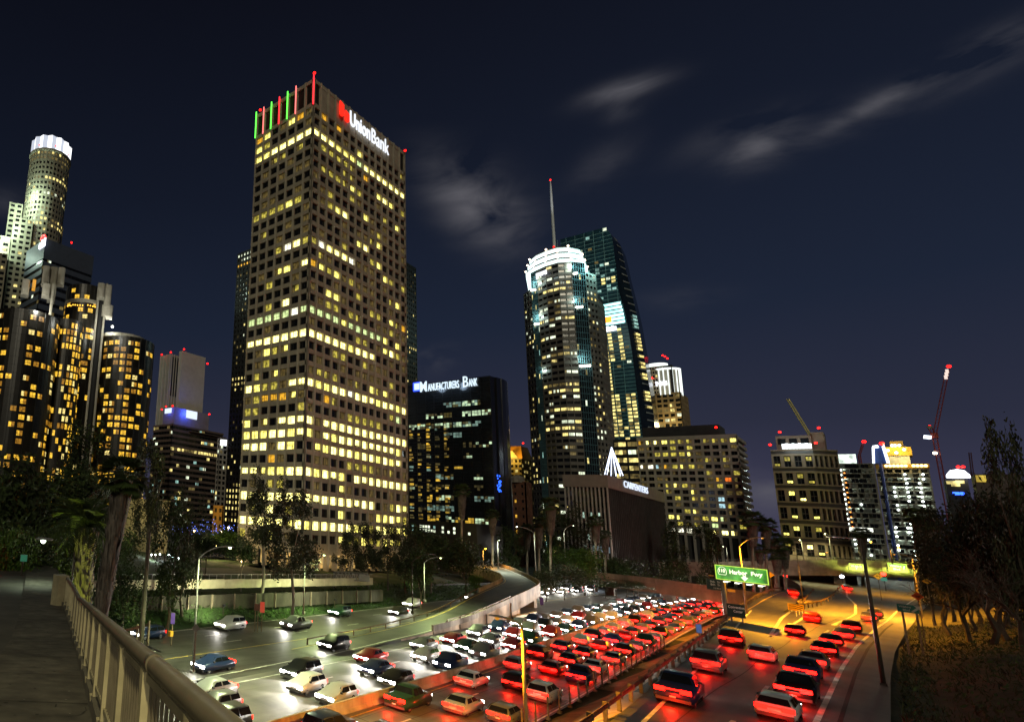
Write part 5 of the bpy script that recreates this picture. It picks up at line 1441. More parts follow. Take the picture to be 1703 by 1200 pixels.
# ------------------------------------------------------------------ cylinder hotel
def hotel():
    T = None
    Md = mat('bronze mirror glass', (.016,.014,.011), .34, .4, .3, bump=.05, spec=.35)
    Mc = mat('raw tower concrete', (.36,.34,.28), .85, .15, .4, bump=.1)
    A0 = emit('hotel amber room', (1,.56,.04), 1.05, .55, 1.2); A1 = emit('hotel dim room', (1,.45,.03), .35, .6, 1.2); A2 = emit('hotel pale room', (1,.78,.25), 1.0, .6, 1.2)
    T = thing('cylinder_hotel', 'hotel of dark glass cylinders with amber lit rooms and concrete lift shafts', 'hotel', tuple(at_r(110,600,262))[:2]+(ZB,))
    off = Vector(WLOC[T.name]); cache = {}; total = [0]; wq = MB()
    def drum(pxc, y_ref, half_px, r, ytop, nm, fill=.42, rows_fixed=None):
        c0 = at_r(pxc, y_ref, r); mpp = (at_r(pxc+1,y_ref,r)-c0).to_2d().length; R = half_px*mpp; c = (c0.x,c0.y)
        z1 = at_r(pxc, ytop, r-R).z; toc = math.atan2(-c[1],-c[0])
        q = MB(); q.lathe([(R,ZB),(R,z1),(.1,z1)], 48, c); q.build(nm, Md, T, smooth=False)
        q = MB(); fh = 3.15; rows = int((z1-ZB-3)/fh); seg = 26
        for k in range(seg):
            t = 2*math.pi*k/seg; p = (c[0]+(R+.04)*math.cos(t), c[1]+(R+.04)*math.sin(t)); q.tube([(p[0],p[1],ZB),(p[0],p[1],z1)], .07, 4)
        for r_ in range(rows+1):
            z = z1-1.2-r_*fh; q.lathe([(R,z-.06),(R+.07,z-.06),(R+.07,z+.06),(R,z+.06)], 48, c)
        stuff(q.build(nm+'_mullions', mat('black mullion', (.006,.007,.008), .4, .2, 3, bump=0), T))
        colp = {}
        for k in range(seg):
            colp[k] = rnd.choice((.08,.2,.35,.6))*fill/.36
        for r_ in range(rows):
            z = z1-1.2-(r_+1)*fh
            if z < -4: continue
            for k in range(seg):
                t = 2*math.pi*(k+.5)/seg; d = (t-toc+math.pi) % (2*math.pi)-math.pi
                if abs(d) > 1.5: continue
                if rnd.random() > colp[k]*.9: continue
                m = rnd.choice((0,0,0,1,2)); key = (nm, m, rnd.randrange(2))
                cw = 2*R*math.sin(math.pi/seg)
                if key not in cache:
                    g = MB(); w2 = cw*.33; h = fh*.62
                    g.quad((-w2,0,.3),(-.06,0,.3),(-.06,0,.3+h),(-w2,0,.3+h), 0); g.quad((.06,0,.3),(w2,0,.3),(w2,0,.3+h),(.06,0,.3+h), 0 if key[2] else 1)
                    g.box(-w2,w2,-.03,.0,.3+h*.28,.3+h*.33, 2)
                    cache[key] = g.mesh('window', [(A0,A1,A2)[m], A1, M_frame])
                p = Vector((c[0]+(R*math.cos(math.pi/seg)+.16)*math.cos(t), c[1]+(R*math.cos(math.pi/seg)+.16)*math.sin(t), z))
                if total[0] < 298:
                    total[0] += 1; link('window', cache[key], T, p-off, None, t+math.pi/2)
                else:
                    u = Vector((-math.sin(t), math.cos(t), 0)); w2 = cw*.33
                    wq.quad(p-u*w2+UPV*.3, p+u*w2+UPV*.3, p+u*w2+UPV*2.6, p-u*w2+UPV*2.6, m)
        return c, R, z1, toc
    dA = drum(36, 600, 58, 240, 512, 'glass_drum', .42)
    dB = drum(206, 640, 46, 262, 558, 'glass_drum', .46)
    dD = drum(128, 640, 34, 262, 470, 'glass_drum', .30)
    dE = drum(104, 640, 26, 246, 528, 'glass_drum', .40)
    if wq.v: stuff(wq.build('windows', [A0, A1, A2], T))
    # concrete parts: lift shafts, drum caps, roof ring
    def shaft(px0, px1, ytop, r, m=Mc, nm='lift_shaft', depth=4, ybot=None):
        A = at_r(px0, 600, r); B = at_r(px1, 600, r); u = (B-A); u.z = 0; w = u.length; u.normalize(); t = Vector((-A.x,-A.y,0)).normalized()
        zt = at_r((px0+px1)/2, ytop, r).z; z0 = ZB if ybot is None else at_r((px0+px1)/2, ybot, r).z
        # rounded front
        poly = []
        for k in range(9):
            th = math.pi*k/8; q_ = A+u*(w/2-w/2*math.cos(th))+t*(w*.32*math.sin(th)); poly.append((q_.x,q_.y))
        poly += [(B.x-t.x*depth,B.y-t.y*depth),(A.x-t.x*depth,A.y-t.y*depth)]
        q = MB(); q.prism(poly, z0, zt); return q.build(nm, m, T)
    shaft(151, 155, 470, 246); shaft(164, 168, 470, 246); shaft(155, 164, 478, 247, mat('dark shaft', (.012,.012,.012), .8, .1, 1), 'lift_track')
    shaft(150, 163, 470, 243, nm='concrete_cap', ybot=494); shaft(163, 175, 473, 244, nm='concrete_cap', ybot=506); shaft(161, 180, 507, 246, nm='concrete_cap', ybot=526)
    shaft(53, 66, 440, 236, nm='concrete_cap', ybot=470); shaft(66, 80, 442, 238, nm='concrete_cap', ybot=498); shaft(80, 92, 443, 236, nm='concrete_cap', ybot=470); shaft(56, 70, 470, 232, nm='concrete_cap', ybot=490)
    shaft(20, 34, 462, 240, nm='concrete_cap', ybot=488); shaft(72, 77, 470, 232, nm='lift_shaft', ybot=540)
    shaft(38, 44, 462, 238, m=emit('amber panel', (1,.45,.03), .7, .3), nm='lit_panel', ybot=476)
    q = MB(); c, R, z1, toc = dB; q.lathe([(R*.95,z1),(R*.95,z1+1.6),(R*.7,z1+1.6),(R*.7,z1)], 40, (c[0]+R*.25*math.sin(toc), c[1]-R*.25*math.cos(toc))) ; q.build('roof_ring', Mc, T)
    p = at_r(184, 545, 250); light('POINT', 'roof_light', tuple(p), 5000, (1,1,.9), T, .6); q = MB(); q.sphere(tuple(at_r(187, 543, 250)), .6); q.build('roof_lamp', emit('roof lamp', (1,1,.9), 5), T)
    # amber lounge band round the middle drum
    c, R, z1, toc = dD; zl = at_r(128, 505, 262-R).z
    q = MB()
    for k in range(17):
        t = toc-1.0+2.0*k/16; p = (c[0]+(R+.2)*math.cos(t), c[1]+(R+.2)*math.sin(t))
        if rnd.random() < .85: q.sphere((p[0],p[1],zl-rnd.random()*.6), .34, 0, 6, 4)
    stuff(q.build('lounge_lamps', emit('amber lamp', (1,.5,.05), 3), T))
    q = MB(); q.lathe([(R+.05,zl+3),(R+.3,zl+3),(R+.3,zl+1.2),(R+.05,zl+1.2)], 40, c); q.build('lounge_band', Mc, T)
    light('POINT', 'concrete_uplight', tuple(at_r(66, 512, 224)), 6500, (1,1,.88), T, 1); light('POINT', 'concrete_uplight', tuple(at_r(170, 532, 236)), 5500, (1,1,.88), T, 1)
    light('POINT', 'concrete_uplight', tuple(at_r(30, 500, 228)), 2500, (1,1,.9), T, 1)
hotel()

# ------------------------------------------------------------------ windowless white slab tower and its ribbed neighbour
def slab_tower():
    r = 436; a, b = axes(0); p = at_r(303, 583, r); C = Vector((p.x,p.y,0))
    T = thing('windowless_tower', 'blank white slab tower joined to a ribbed grey shaft', 'tower', (C.x,C.y,ZB))
    Mw = mat('white tile', (.56,.52,.45), .8, .06, .4, bump=.03); Mg = mat('grey rib', (.40,.38,.33), .8, .1, .4)
    wx = abs(ext(C, a, 342, 595)); q = MB(); q.obox((C.x,C.y,ZB), a*wx, b*3.5, UPV*(p.z-ZB)); q.build('slab', Mw, T)
    q = MB(); q.obox((C.x+1,C.y+3.5,ZB), a*(wx-2), b*1.5, UPV*(p.z-ZB-14)); q.build('dark_reveal', M_roof, T)
    p2 = at_r(284, 588, r+6); C2 = Vector((p2.x,p2.y,0)); wy = abs(ext(C2, b, 267, 592)); wx2 = abs(ext(C2, a, 312, 594))
    q = MB(); q.obox((C2.x,C2.y,ZB), a*wx2, b*wy, UPV*(p2.z-ZB)); q.build('ribbed_shaft', Mg, T)
    for k in range(7):
        x = C2.x+wx2*(k+.5)/7; MB().box(x-.25,x+.25,C2.y-.7,C2.y-.02,ZB,p2.z).build('rib', Mw, T)
    for k in range(4):
        y = C2.y+wy*(k)/3.2; MB().box(C2.x-.7,C2.x-.02,y-.3,y+.3,ZB,p2.z).build('rib', Mw, T)
    for k in range(6):
        x = C2.x+wx2*(k+1)/7; MB().box(x-.9,x+.9,C2.y-.12,C2.y-.015,p2.z-34,p2.z-2).build('louvre', M_roof, T)
    for px, py, rr_ in ((284,587,r+6),(269,591,r+8),(306,582,r),(345,606,r)): w = at_r(px,py,rr_); beacon(T, (w.x,w.y,w.z), .9)
slab_tower()
def blue_sign_block():
    Mp = mat('pinkish brown stone', (.16,.115,.095), .85, .12, .4, bump=.05)
    def lit(side, c, r_, nc, nr):
        if side == 'R' and r_ == 4: return 1 if rnd.random() < .8 else 3
        return rnd.choice((1,4,4,5,3)) if rnd.random() < (.24 if side == 'R' and r_ > 8 else .10) else 0
    T, C, a, b, wx, wy, z1, rows = block('stepped_office_block', 'brown stepped office block with two glowing blue white roof signs', 'building', (287, 705), 418, (256, 695), (371, 740), 0, 3.9, 3.4, Mp, FAR, lit, 'band', .2, .46)
    # penthouse carrying the signs
    o = C+a*3+b*2; zt = z_at(C, 305, 676)
    q = MB(); q.obox((o.x,o.y,z1), a*(wx*.66), b*(wy*.6), UPV*(zt-z1)); q.build('penthouse', mat('violet grey stone', (.30,.26,.27), .8, .1, .4), T)
    q = MB(); q.obox((C.x+wx*.30,C.y-2.5,z1-3.2), a*(wx*.72), b*12, UPV*.5); q.build('roof_canopy', Mp, T)
    E = emit('blue white sign', (.75,.84,1), 6)
    l, rr_ = at_y(310, 688, o.y-.4), at_y(328, 690, o.y-.4); q = MB()
    for k in range(4):
        w = (rr_.x-l.x)/4; q.box(l.x+w*k+.1, l.x+w*(k+1)-.1, o.y-.5, o.y-.1, at_y(318,696,o.y).z, at_y(318,683,o.y).z)
    q.build('sign_letters', E, T)
    l, rr_ = at_x(274, 684, o.x-.4), at_x(285, 683, o.x-.4); q = MB()
    for k in range(3):
        w = (l.y-rr_.y)/3; q.box(o.x-.5, o.x-.1, rr_.y+w*k+.1, rr_.y+w*(k+1)-.1, at_x(279,687,o.x).z, at_x(279,679,o.x).z)
    q.build('sign_letters', E, T)
    light('POINT', 'blue_sign_glow', (l.x-1+11, o.y-3.5, at_y(318,690,o.y).z), 5200, (.04,.10,1), T, 1.5)
    light('POINT', 'blue_sign_glow', (o.x-3, rr_.y+2, at_x(279,683,o.x).z), 2000, (.04,.10,1), T, 1.5)
    for px, py in ((269,682),(276,677),(287,676),(348,690)): w = at_r(px,py,415); beacon(T, (w.x,w.y,w.z), .8)
blue_sign_block()
block('pale_grid_block', 'pale narrow grid block with a white sign beside the black slab tower', 'building', (366, 729), 405, (362, 729), (385, 735), 0, 3.6, 3.6, mat('pale grid concrete', (.40,.37,.32), .8, .1, .4), FAR, rand_lit(.12, ((4,.6),(1,.2),(3,.2))), 'grid', .25, .4)
_p = at_r(367, 733, 400); _q = at_r(377, 736, 400)
o_ = MB(); dv = (_q-_p); dv.z = 0; o_.obox((_p.x,_p.y,_p.z-3), dv, Vector((.3,.5,0)), UPV*4)
tag(o_.build('roof_sign', E_white, None, tuple(_p)), 'small glowing white sign on the roof of the pale narrow block', 'sign')

# ------------------------------------------------------------------ old brick and copper roofed buildings in the gap
def gap_buildings():
    T, C, a, b, wx, wy, z1, rows = block('old_stone_building', 'old pale stone building with steep copper roof lit amber', 'building', (868, 762), 520, (835, 765), (885, 764), 0, 3.8, 3.0, mat('pale limestone', (.34,.31,.24), .85, .1, .4), FAR, rand_lit(.30, ((1,.8),(3,.2))), 'grid', .4, .45)
    Mr = mat('copper roof', (.42,.22,.05), .6, .2, .3)
    zr_ = z_at(C, 860, 740)
    q = MB(); o = C-a*.5-b*.5; A, B, D_, E_ = o, o+b*(wy+1), o+b*(wy+1)+a*(wx+1), o+a*(wx+1)
    q.add([A+UPV*z1, B+UPV*z1, D_+UPV*z1, E_+UPV*z1, A+a*4+b*2+UPV*zr_, B+a*4-b*2+UPV*zr_, D_-a*4-b*2+UPV*zr_, E_-a*4+b*2+UPV*zr_], [(0,4,5,1),(1,5,6,2),(2,6,7,3),(3,7,4,0),(4,7,6,5)])
    q.build('copper_roof', Mr, T)
    q = MB(); p = C-a*.9+b*2.0; zt = z_at(C, 866, 748)
    q.add([p+UPV*z1, p+b*9+UPV*z1, p+b*4.5+UPV*(zt), p+a*6+UPV*z1, p+a*6+b*9+UPV*z1, p+a*6+b*4.5+UPV*zt], [(0,2,1),(3,4,5),(0,3,5,2),(1,2,5,4)]); q.build('dormer', mat('pale limestone', (.34,.31,.24)), T)
    light('POINT', 'roof_flood', (C.x-6, C.y+wy*.75, z1+3), 9000, (1,.55,.05), T, 1); light('POINT', 'roof_flood', (C.x-6, C.y+3, z1+2), 3500, (1,.6,.1), T, 1)
    w = at_r(870, 738, 520); beacon(T, (w.x,w.y,w.z), .8)
    T, C, a, b, wx, wy, z1, rows = block('brick_building', 'dark red brick building with a small dome beside the black glass block', 'building', (874, 802), 330, (838, 800), (884, 806), 0, 3.6, 3.2, mat('dark red brick', (.14,.06,.035), .9, .2, 1.5), FAR, lambda s, c, r_, nc, nr: 2 if (s == 'L' and c == nc-2 and r_ in (2,4,6)) else 0, 'grid', .7, .6)
    p = at_r(856, 790, 330); q = MB(); q.lathe([(3,z1),(3,p.z-1),(1.8,p.z),(.1,p.z+.6)], 12, (p.x+3,p.y)); q.build('dome', M_conc, T)
    # low beige wall building behind the palm, left
    T, C, a, b, wx, wy, z1, rows = block('annex_building', 'low beige windowless annex behind the tall shaggy palm', 'building', (262, 833), 175, (200, 836), (283, 836), 0, 9, 60, mat('olive beige render', (.36,.31,.17), .9, .1, .5), FAR, lambda *k: 0, 'grid', 1.0, 1.0)
    light('POINT', 'annex_light', (C.x-8, C.y+8, z1-4), 1500, (1,.85,.4), T, .5)
    # small amber lit building at the foot of the dark tower
    T, C, a, b, wx, wy, z1, rows = block('amber_building', 'small amber lit corner building left of the pale tower foot', 'building', (371, 842), 320, (355, 842), (373, 843), 0, 4.6, 3.4, mat('ochre render', (.40,.24,.07), .9, .1, .5), FAR, lambda *k: 2, 'grid', .5, .5)
    light('POINT', 'amber_light', (C.x-9, C.y+4, z1-3), 1800, (1,.6,.1), T, .5)
gap_buildings()

# ------------------------------------------------------------------ towers under construction
E_work = emit('work lamp', (.86,1,.92), 9, sample=False); E_worky = emit('amber work lamp', (1,.66,.18), 7, sample=False)
def site_tower(name, label, c0, c1, r, ytop, ybot, floors, skip, lamp_cols, depth=22, topcol=None):
    A, B = at_r(c0[0], 850, r), at_r(c1[0], 850, r); A.z = B.z = 0; u = (B-A); w = u.length; u.normalize(); n = u.cross(UPV)
    C = A; zt, zb_ = z_at((A+B)/2, (c0[0]+c1[0])/2, ytop), z_at((A+B)/2, (c0[0]+c1[0])/2, ybot)
    T = thing(name, label, 'tower', (A.x, A.y, zb_))
    Ms = mat('raw slab concrete', (.25,.24,.20), .9, .2, .3); fh = (zt-zb_)/floors
    sm = MB(); sm.obox((0,0,-.45), u*w, -n*depth, UPV*.45); smm = sm.mesh('floor_slab', Ms); off = Vector(WLOC[T.name])
    for k in range(floors+1): link('floor_slab', smm, T, Vector((A.x,A.y,zb_+k*fh))-off)
    cm = MB(); cm.box(-.4,.4,-.4,.4,0,zt-zb_); cmm = cm.mesh('column', Ms)
    for k in range(7):
        for d in (1.0, depth*.5): 
            p = A+u*(w*k/6*.98+.4)-n*d; link('column', cmm, T, Vector((p.x,p.y,zb_))-off)
    q = MB(); o = A-n*(depth*.8); q.obox((o.x,o.y,zb_), u*w, -n*1, UPV*(zt-zb_)); q.build('rear_wall', Ms, T)
    q = MB(); wq = MB()
    for k in range(floors):
        z = zb_+k*fh
        for j in range(10):                                   # glazing and netting on some bays
            if rnd.random() < skip: 
                p = A+u*(w*j/10)+n*.05; wq.quad(p+UPV*(z+.05), p+u*(w/10-.2)+UPV*(z+.05), p+u*(w/10-.2)+UPV*(z+fh-.5), p+UPV*(z+fh-.5), rnd.choice((0,0,0,1)))
    stuff(wq.build('glazing', [G_dark, mat('grey netting', (.12,.13,.12), .9, .2, 1)], T))
    lm = MB(); lm.sphere((0,0,0), .55, 0, 6, 4); lmm = lm.mesh('work_lamp', E_work); n_ = 0
    for (fx, f0, f1, pr) in lamp_cols:
        for k in range(f0, f1):
            if rnd.random() < pr:
                p = A+u*(w*(fx+rnd.uniform(-.012,.012)))+n*.4; link('work_lamp', lmm, T, Vector((p.x,p.y,zb_+k*fh+fh*.6))-off)
            if k % 2 == 0: 
                p = A+u*(w*fx)-n*4; light('POINT', 'work_light', (p.x,p.y,zb_+k*fh+fh*.6), 2600, (.8,1,.88), T, .6)
    return T, A, u, n, w, zt, zb_, fh
T, A, u, n, w, zt, zb_, fh = site_tower('unfinished_tower', 'unfinished concrete tower with amber lamps along its top and a core rising above', (1468,), (1556,), 560, 771, 935, 22, .32,
    [(.30, 11, 18, .95), (.55, 13, 20, .95), (.80, 12, 18, .95), (.20, 2, 8, .9), (.50, 0, 9, .95), (.44, 6, 11, .8), (.72, 2, 8, .8), (.88, 17, 20, .8)])
q = MB()
for k in range(11):
    if k in (6,): continue
    p = A+u*(w*(.22+.075*k))+n*.9; q.sphere((p.x,p.y,zt-1.2), .8, 0, 6, 4)
stuff(q.build('amber_lamps', E_worky, T))
q = MB(); o = A-n*1; q.obox((o.x+n.x*1.4,o.y+n.y*1.4,zt-2.6), u*w*1.04, -n*3, UPV*2.6); q.build('edge_formwork', mat('ochre formwork', (.20,.12,.02), .9, .2, .6), T)
o = A+u*(w*.28)-n*3; zc = z_at(A, 1500, 756); q = MB(); q.obox((o.x,o.y,zt), u*(w*.42), -n*10, UPV*(zc-zt)); q.build('core_wall', mat('pale core concrete', (.45,.43,.33), .9, .1, .5), T)
o = A+u*(w*.22)-n*2; zc2 = z_at(A, 1500, 742); q = MB(); q.obox((o.x,o.y,zc), u*(w*.54), -n*12, UPV*(zc2-zc)); q.build('climbing_form', mat('yellow formwork', (.50,.30,.03), .8, .2, .6), T)
o = A+u*(w*.36)-n*3; zc3 = z_at(A, 1500, 732); q = MB(); q.obox((o.x,o.y,zc2), u*(w*.26), -n*8, UPV*(zc3-zc2)); q.build('top_form', mat('ochre formwork', (.20,.12,.02)), T)
q = MB()
for fx, y in ((.30,748),(.46,740),(.62,747),(.40,740),(.54,740),(.46,752)):
    p = A+u*(w*fx)-n*.5; q.sphere((p.x,p.y,z_at(A,1500,y)), .75, 0, 6, 4)
stuff(q.build('form_lamps', emit('form lamp', (1,.92,.62), 8, sample=False), T))
light('POINT', 'form_light', tuple((A+u*(w*.46)+n*6).to_2d())+(zc2,), 6000, (1,.85,.4), T, 1); light('POINT', 'form_light', tuple((A+u*(w*.6)+n*5).to_2d())+(zt+1,), 4000, (1,.75,.3), T, 1)
T, A, u, n, w, zt, zb_, fh = site_tower('unfinished_block', 'unfinished block with one bright column of white work lamps, beside the stone tower', (1398,), (1464,), 540, 770, 935, 20, .55, [(.15, 7, 19, 1.0), (.55, 9, 12, .7), (.25, 0, 5, .5), (.6, 1, 6, .5)])
q = MB(); z5 = zb_+fh*6.2; o = A+n*.6; q.obox((o.x,o.y,z5), u*(w*.75), -n*.6, UPV*2.2); q.build('lit_hoarding', emit('bright hoarding', (.95,1,.85), 1.6, .6, .2), T)
q = MB(); o = A+u*(w*.06); q.obox((o.x,o.y,zt), u*(w*.55), -n*8, UPV*5.5); q.build('lit_roof_shed', emit('lit roof shed', (.85,1,.86), 1.3, .6, .3), T)
q = MB()
for k in range(12):
    p = A+u*(w*.25)+n*.4; q.sphere((p.x,p.y,zb_+(7+k)*fh), .35, 0, 6, 4)
stuff(q.build('orange_lamps', emit('orange lamp', (1,.25,.03), 4, sample=False), T))
# blue netted hoist between the two
A2 = at_r(1453, 771, 556); B2 = at_r(1476, 771, 556); A2.z = B2.z = 0; u = (B2-A2); w = u.length; u.normalize(); n = u.cross(UPV)
H = thing('material_hoist', 'blue netted hoist tower with white lit edges between the unfinished buildings', 'hoist', (A2.x,A2.y,ZB))
zt, zb1 = z_at(A2,1460,743), z_at(A2,1460,770)
q = MB(); q.add([A2+UPV*zb1, B2+UPV*zb1, B2-u*(w*.1)+UPV*(zt+2), A2+u*(w*.15)+UPV*zt, A2-n*6+UPV*zb1, B2-n*6+UPV*zb1, B2-n*6+UPV*(zt+2), A2+u*(w*.15)-n*6+UPV*zt],
   [(0,1,2,3),(5,4,7,6),(3,2,6,7),(0,3,7,4),(1,5,6,2)]); q.build('blue_netting', mat('blue netting', (.04,.08,.30), .9, .2, 1), H)
q = MB(); q.tube([A2+UPV*zb1+n*.3, A2+u*(w*.15)+UPV*zt+n*.3], .5, 5); q.tube([A2+u*(w*.15)+UPV*zt+n*.3, A2+u*(w*.55)+UPV*(zt+.5)+n*.3], .9, 5); q.tube([B2-u*(w*.12)+UPV*(zt+2)+n*.3, B2+u*(w*.08)+UPV*zb1+n*.3], .6, 5)
stuff(q.build('edge_lights', emit('white edge light', (.8,.9,1), 3), H))
q = MB(); q.tube([A2+u*(w*.5)+UPV*ZB, A2+u*(w*.5)+UPV*zb1], .7, 6); q.build('mast', mat('blue mast', (.03,.05,.22), .7, .2, 1), H)
w_ = at_r(1467, 740, 555); beacon(H, (w_.x,w_.y,w_.z), 1.3)
# far right: small building with a white dome of light and a blue band, and a yellow lit shed
C = at_r(1592, 800, 420); T = thing('distant_building', 'distant dark building with a glowing white dome and a blue light band', 'building', (C.x,C.y,ZB))
toR = (at_r(1610,800,420)-C).normalized()
q = MB(); q.box(C.x, C.x+18, at_r(1610,800,420).y, at_r(1572,800,420).y, ZB, z_at(C,1592,796)); q.build('wall', mat('dark distant wall', (.03,.03,.033), .9, .1, .5), T)
d = at_r(1593, 789, 418); q = MB(); q.lathe([(3.0,d.z-1.2),(2.9,d.z),(1.8,d.z+1.8),(.1,d.z+2.3)], 12, (d.x,d.y)); q.build('light_dome', emit('dome light', (.95,.97,1), 4), T)
y0, y1 = at_r(1606,820,418).y, at_r(1585,820,418).y; zz0 = at_r(1595,822,418).z; MB().box(C.x-.5, C.x-.1, y0, y1, zz0, zz0+1.2).build('blue_band', emit('blue band', (.03,.12,1), 4), T)
for px, py in ((1582,802),(1590,806),(1597,801)):
    p = at_r(px,py,419); MB().box(p.x-.4,p.x-.1,p.y-1,p.y+1.2,p.z-.6,p.z+.6).build('lit_window', F_y, T)
for px, py in ((1594,778),(1602,778)): p = at_r(px,py,419); beacon(T, (p.x,p.y,p.z), .7)
C = at_r(1622, 800, 300); y0 = at_r(1700,800,300).y; q = MB(); q.box(C.x, C.x+12, y0, C.y, ZB, z_at(C,1640,788))
T = thing('hilltop_shed', 'long low building on the hill with a yellow lit end', 'building', (C.x,C.y,ZB)); q.build('wall', mat('dull grey render', (.10,.09,.085), .9, .1, .5), T)
yb1 = at_r(1641,800,300).y; MB().box(C.x-.3, C.x-.05, yb1, C.y-.2, at_r(1630,801,300).z, at_r(1630,790,300).z).build('lit_end_wall', emit('yellow lit wall', (1,.72,.10), .7, .5, .3), T)

# ------------------------------------------------------------------ cranes
def lattice(q, a, b, wdt, n, t=.14, m=0, col=4):
    a, b = Vector(a), Vector(b); d = (b-a).normalized(); s = d.cross(Vector((.2,1,.1))).normalized(); v = d.cross(s); cs = [s+v, s-v, -s-v, v-s]
    for c in cs: q.tube([a+c*wdt/2, b+c*wdt/2], t, 4, m)
    for k in range(n):
        p, r_ = a.lerp(b, k/n), a.lerp(b, (k+1)/n)
        for j in range(4): q.tube([p+cs[j]*wdt/2, r_+cs[(j+1) % 4]*wdt/2], t*.6, 3, m)
def crane(label, mast_px, r, base_y, jib_px, cj_px, mcol, w=2.2, t=.22, lamps=(), mast=True, cab=True):
    m0 = at_r(mast_px[0], mast_px[1], r); b0 = Vector((m0.x, m0.y, at_r(mast_px[0], base_y, r).z))
    T = thing('tower_crane', label, 'crane', tuple(b0))
    if mast: q = MB(); lattice(q, b0, m0, w*.62, 16, t*.55); stuff(q.build('mast', mcol, T))
    j = at_r(*jib_px, r); q = MB(); lattice(q, m0, j, w*.48, 18, t*.45); stuff(q.build('jib', mcol, T))
    if cj_px: k = at_r(*cj_px, r); q = MB(); lattice(q, m0, k, w*.55, 5, t*.5); stuff(q.build('counter_jib', mcol, T)); q = MB(); q.sphere(tuple(k), 1.2); q.build('counterweight', M_conc, T)
    if cab: q = MB(); q.box(m0.x-1.6,m0.x+1.6,m0.y-1.4,m0.y+1.4,m0.z-1.5,m0.z+1.5); q.build('cab', mcol, T)
    for (px, py, rad, m) in lamps:
        p = at_r(px, py, r); q = MB(); q.sphere(tuple(p), rad*.62, 0, 8, 5); q.build('lamp', m, T)
    return T
Mred = mat('red crane steel', (.26,.035,.025), .6, .2, 1); Myel = mat('pale yellow crane steel', (.50,.44,.16), .6, .2, 1)
T = crane('red luffing crane with raised jib, right of the unfinished tower', (1554, 724), 600, 880, (1576, 614), (1546, 710), Mred, 2.6, .22,
      ((1578,609,1.6,E_red),(1546,708,1.0,E_red),(1555,753,1.5,emit('crane lamp', (1,.85,.6), 8, sample=False))))
p, q2 = at_r(1536,726,598), at_r(1549,727,598); q = MB(); q.tube([p,q2], 1.1, 6); q.build('lamp_bar', emit('crane light bar', (.8,.9,1), 4), T)
for px, py in ((1575,617),(1574,622),(1573,627)):
    p = at_r(px,py,599); q = MB(); q.box(p.x-.3,p.x+.3,p.y-.6,p.y+.6,p.z-1.2,p.z+1.2); q.build('jib_lamp', emit('jib tip light', (1,.8,.7), 1.0), T)
crane('pale yellow crane jib leaning left behind the stone tower', (1350, 728), 420, 760, (1310, 663), None, mat('lit yellow crane steel', (.75,.68,.25), .6, .1, 1), 1.5, .30, (), mast=True, cab=False)
crane('small red crane stub above the unfinished block', (1429, 757), 600, 775, (1435, 738), None, Mred, 1.6, .25, ((1437,734,1.6,E_red),), cab=False)
crane('short dark crane mast far right above the hill', (1617, 785), 700, 800, (1613, 752), None, mat('dark red steel', (.10,.03,.03), .7, .2, 1), 2.0, .3, (), cab=False)

# shop front with warm lamps seen under the overpass
C = at_r(1338, 950, 395); y1, y0 = at_r(1338,950,395).y+4, at_r(1405,950,395).y; zt = at_r(1360,935,395).z
T = thing('lit_shopfront', 'warm lit shopfront seen under the street overpass', 'building', (C.x,C.y,ZB))
MB().box(C.x, C.x+14, y0, y1, ZB, zt).build('wall', mat('ochre shop wall', (.30,.20,.07), .9, .2, .6), T)
wq = MB(); n_ = 9
for k in range(n_):
    ya, yc = y0+(y1-y0)*(k+.1)/n_, y0+(y1-y0)*(k+.9)/n_
    if k in (2, 6): continue
    MB().box(C.x-.25,C.x-.1,ya,yc,at_r(1360,958,395).z,at_r(1360,949,395).z).build('shop_window', emit('shop window', (1,.62,.15), .7, .8, .5), T)
for px, py in ((1351,949),(1358,948),(1363,950),(1378,950),(1383,953)):
    p = at_r(px,py,393); q = MB(); q.sphere(tuple(p), .62, 0, 8, 5); q.build('lamp', emit('warm street globe', (1,.80,.45), 9), T)
light('POINT', 'shop_light', (C.x-5, (y0+y1)/2, zt-3), 2500, (1,.6,.15), T, .6)

# ================================================================== TREES AND PLANTS
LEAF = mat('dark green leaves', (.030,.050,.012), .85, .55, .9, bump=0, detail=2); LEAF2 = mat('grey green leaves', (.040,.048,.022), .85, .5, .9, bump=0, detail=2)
LEAF_LIT = mat('lamplit green leaves', (.055,.115,.012), .8, .4, 1.2, bump=0, detail=2); BARK = mat('grey brown bark', (.085,.070,.052), .95, .35, 2.0, bump=.5, stretch=(1,1,.25))
BARKP = mat('pale smooth bark', (.26,.23,.18), .9, .3, 1.5, bump=.2, stretch=(1,1,.3)); PALML = mat('palm leaf', (.040,.065,.014), .7, .4, 1.5, bump=0); SKIRT = mat('dry palm skirt', (.135,.115,.095), .95, .5, 3, bump=.4, stretch=(2,2,.2)); TWIG = mat('bare twigs', (.060,.045,.032), .95, .3, 2, bump=0)
def leaf_quads(q, c, s, m=0, k=1):
    for _ in range(k):
        a = Vector((rnd.gauss(0,1), rnd.gauss(0,1), rnd.gauss(0,.7))).normalized(); b = a.cross(Vector((rnd.gauss(0,1), rnd.gauss(0,1), rnd.gauss(0,1)))).normalized()
        a = a*s*rnd.uniform(.7,1.3); b = b*s*rnd.uniform(.35,.6); c2 = Vector(c)+Vector((rnd.gauss(0,s*.8), rnd.gauss(0,s*.8), rnd.gauss(0,s*.8)))
        q.add([c2-a, c2-b*.8+a*.1, c2+a, c2+b*.8-a*.1], [(0,1,2,3)], m)
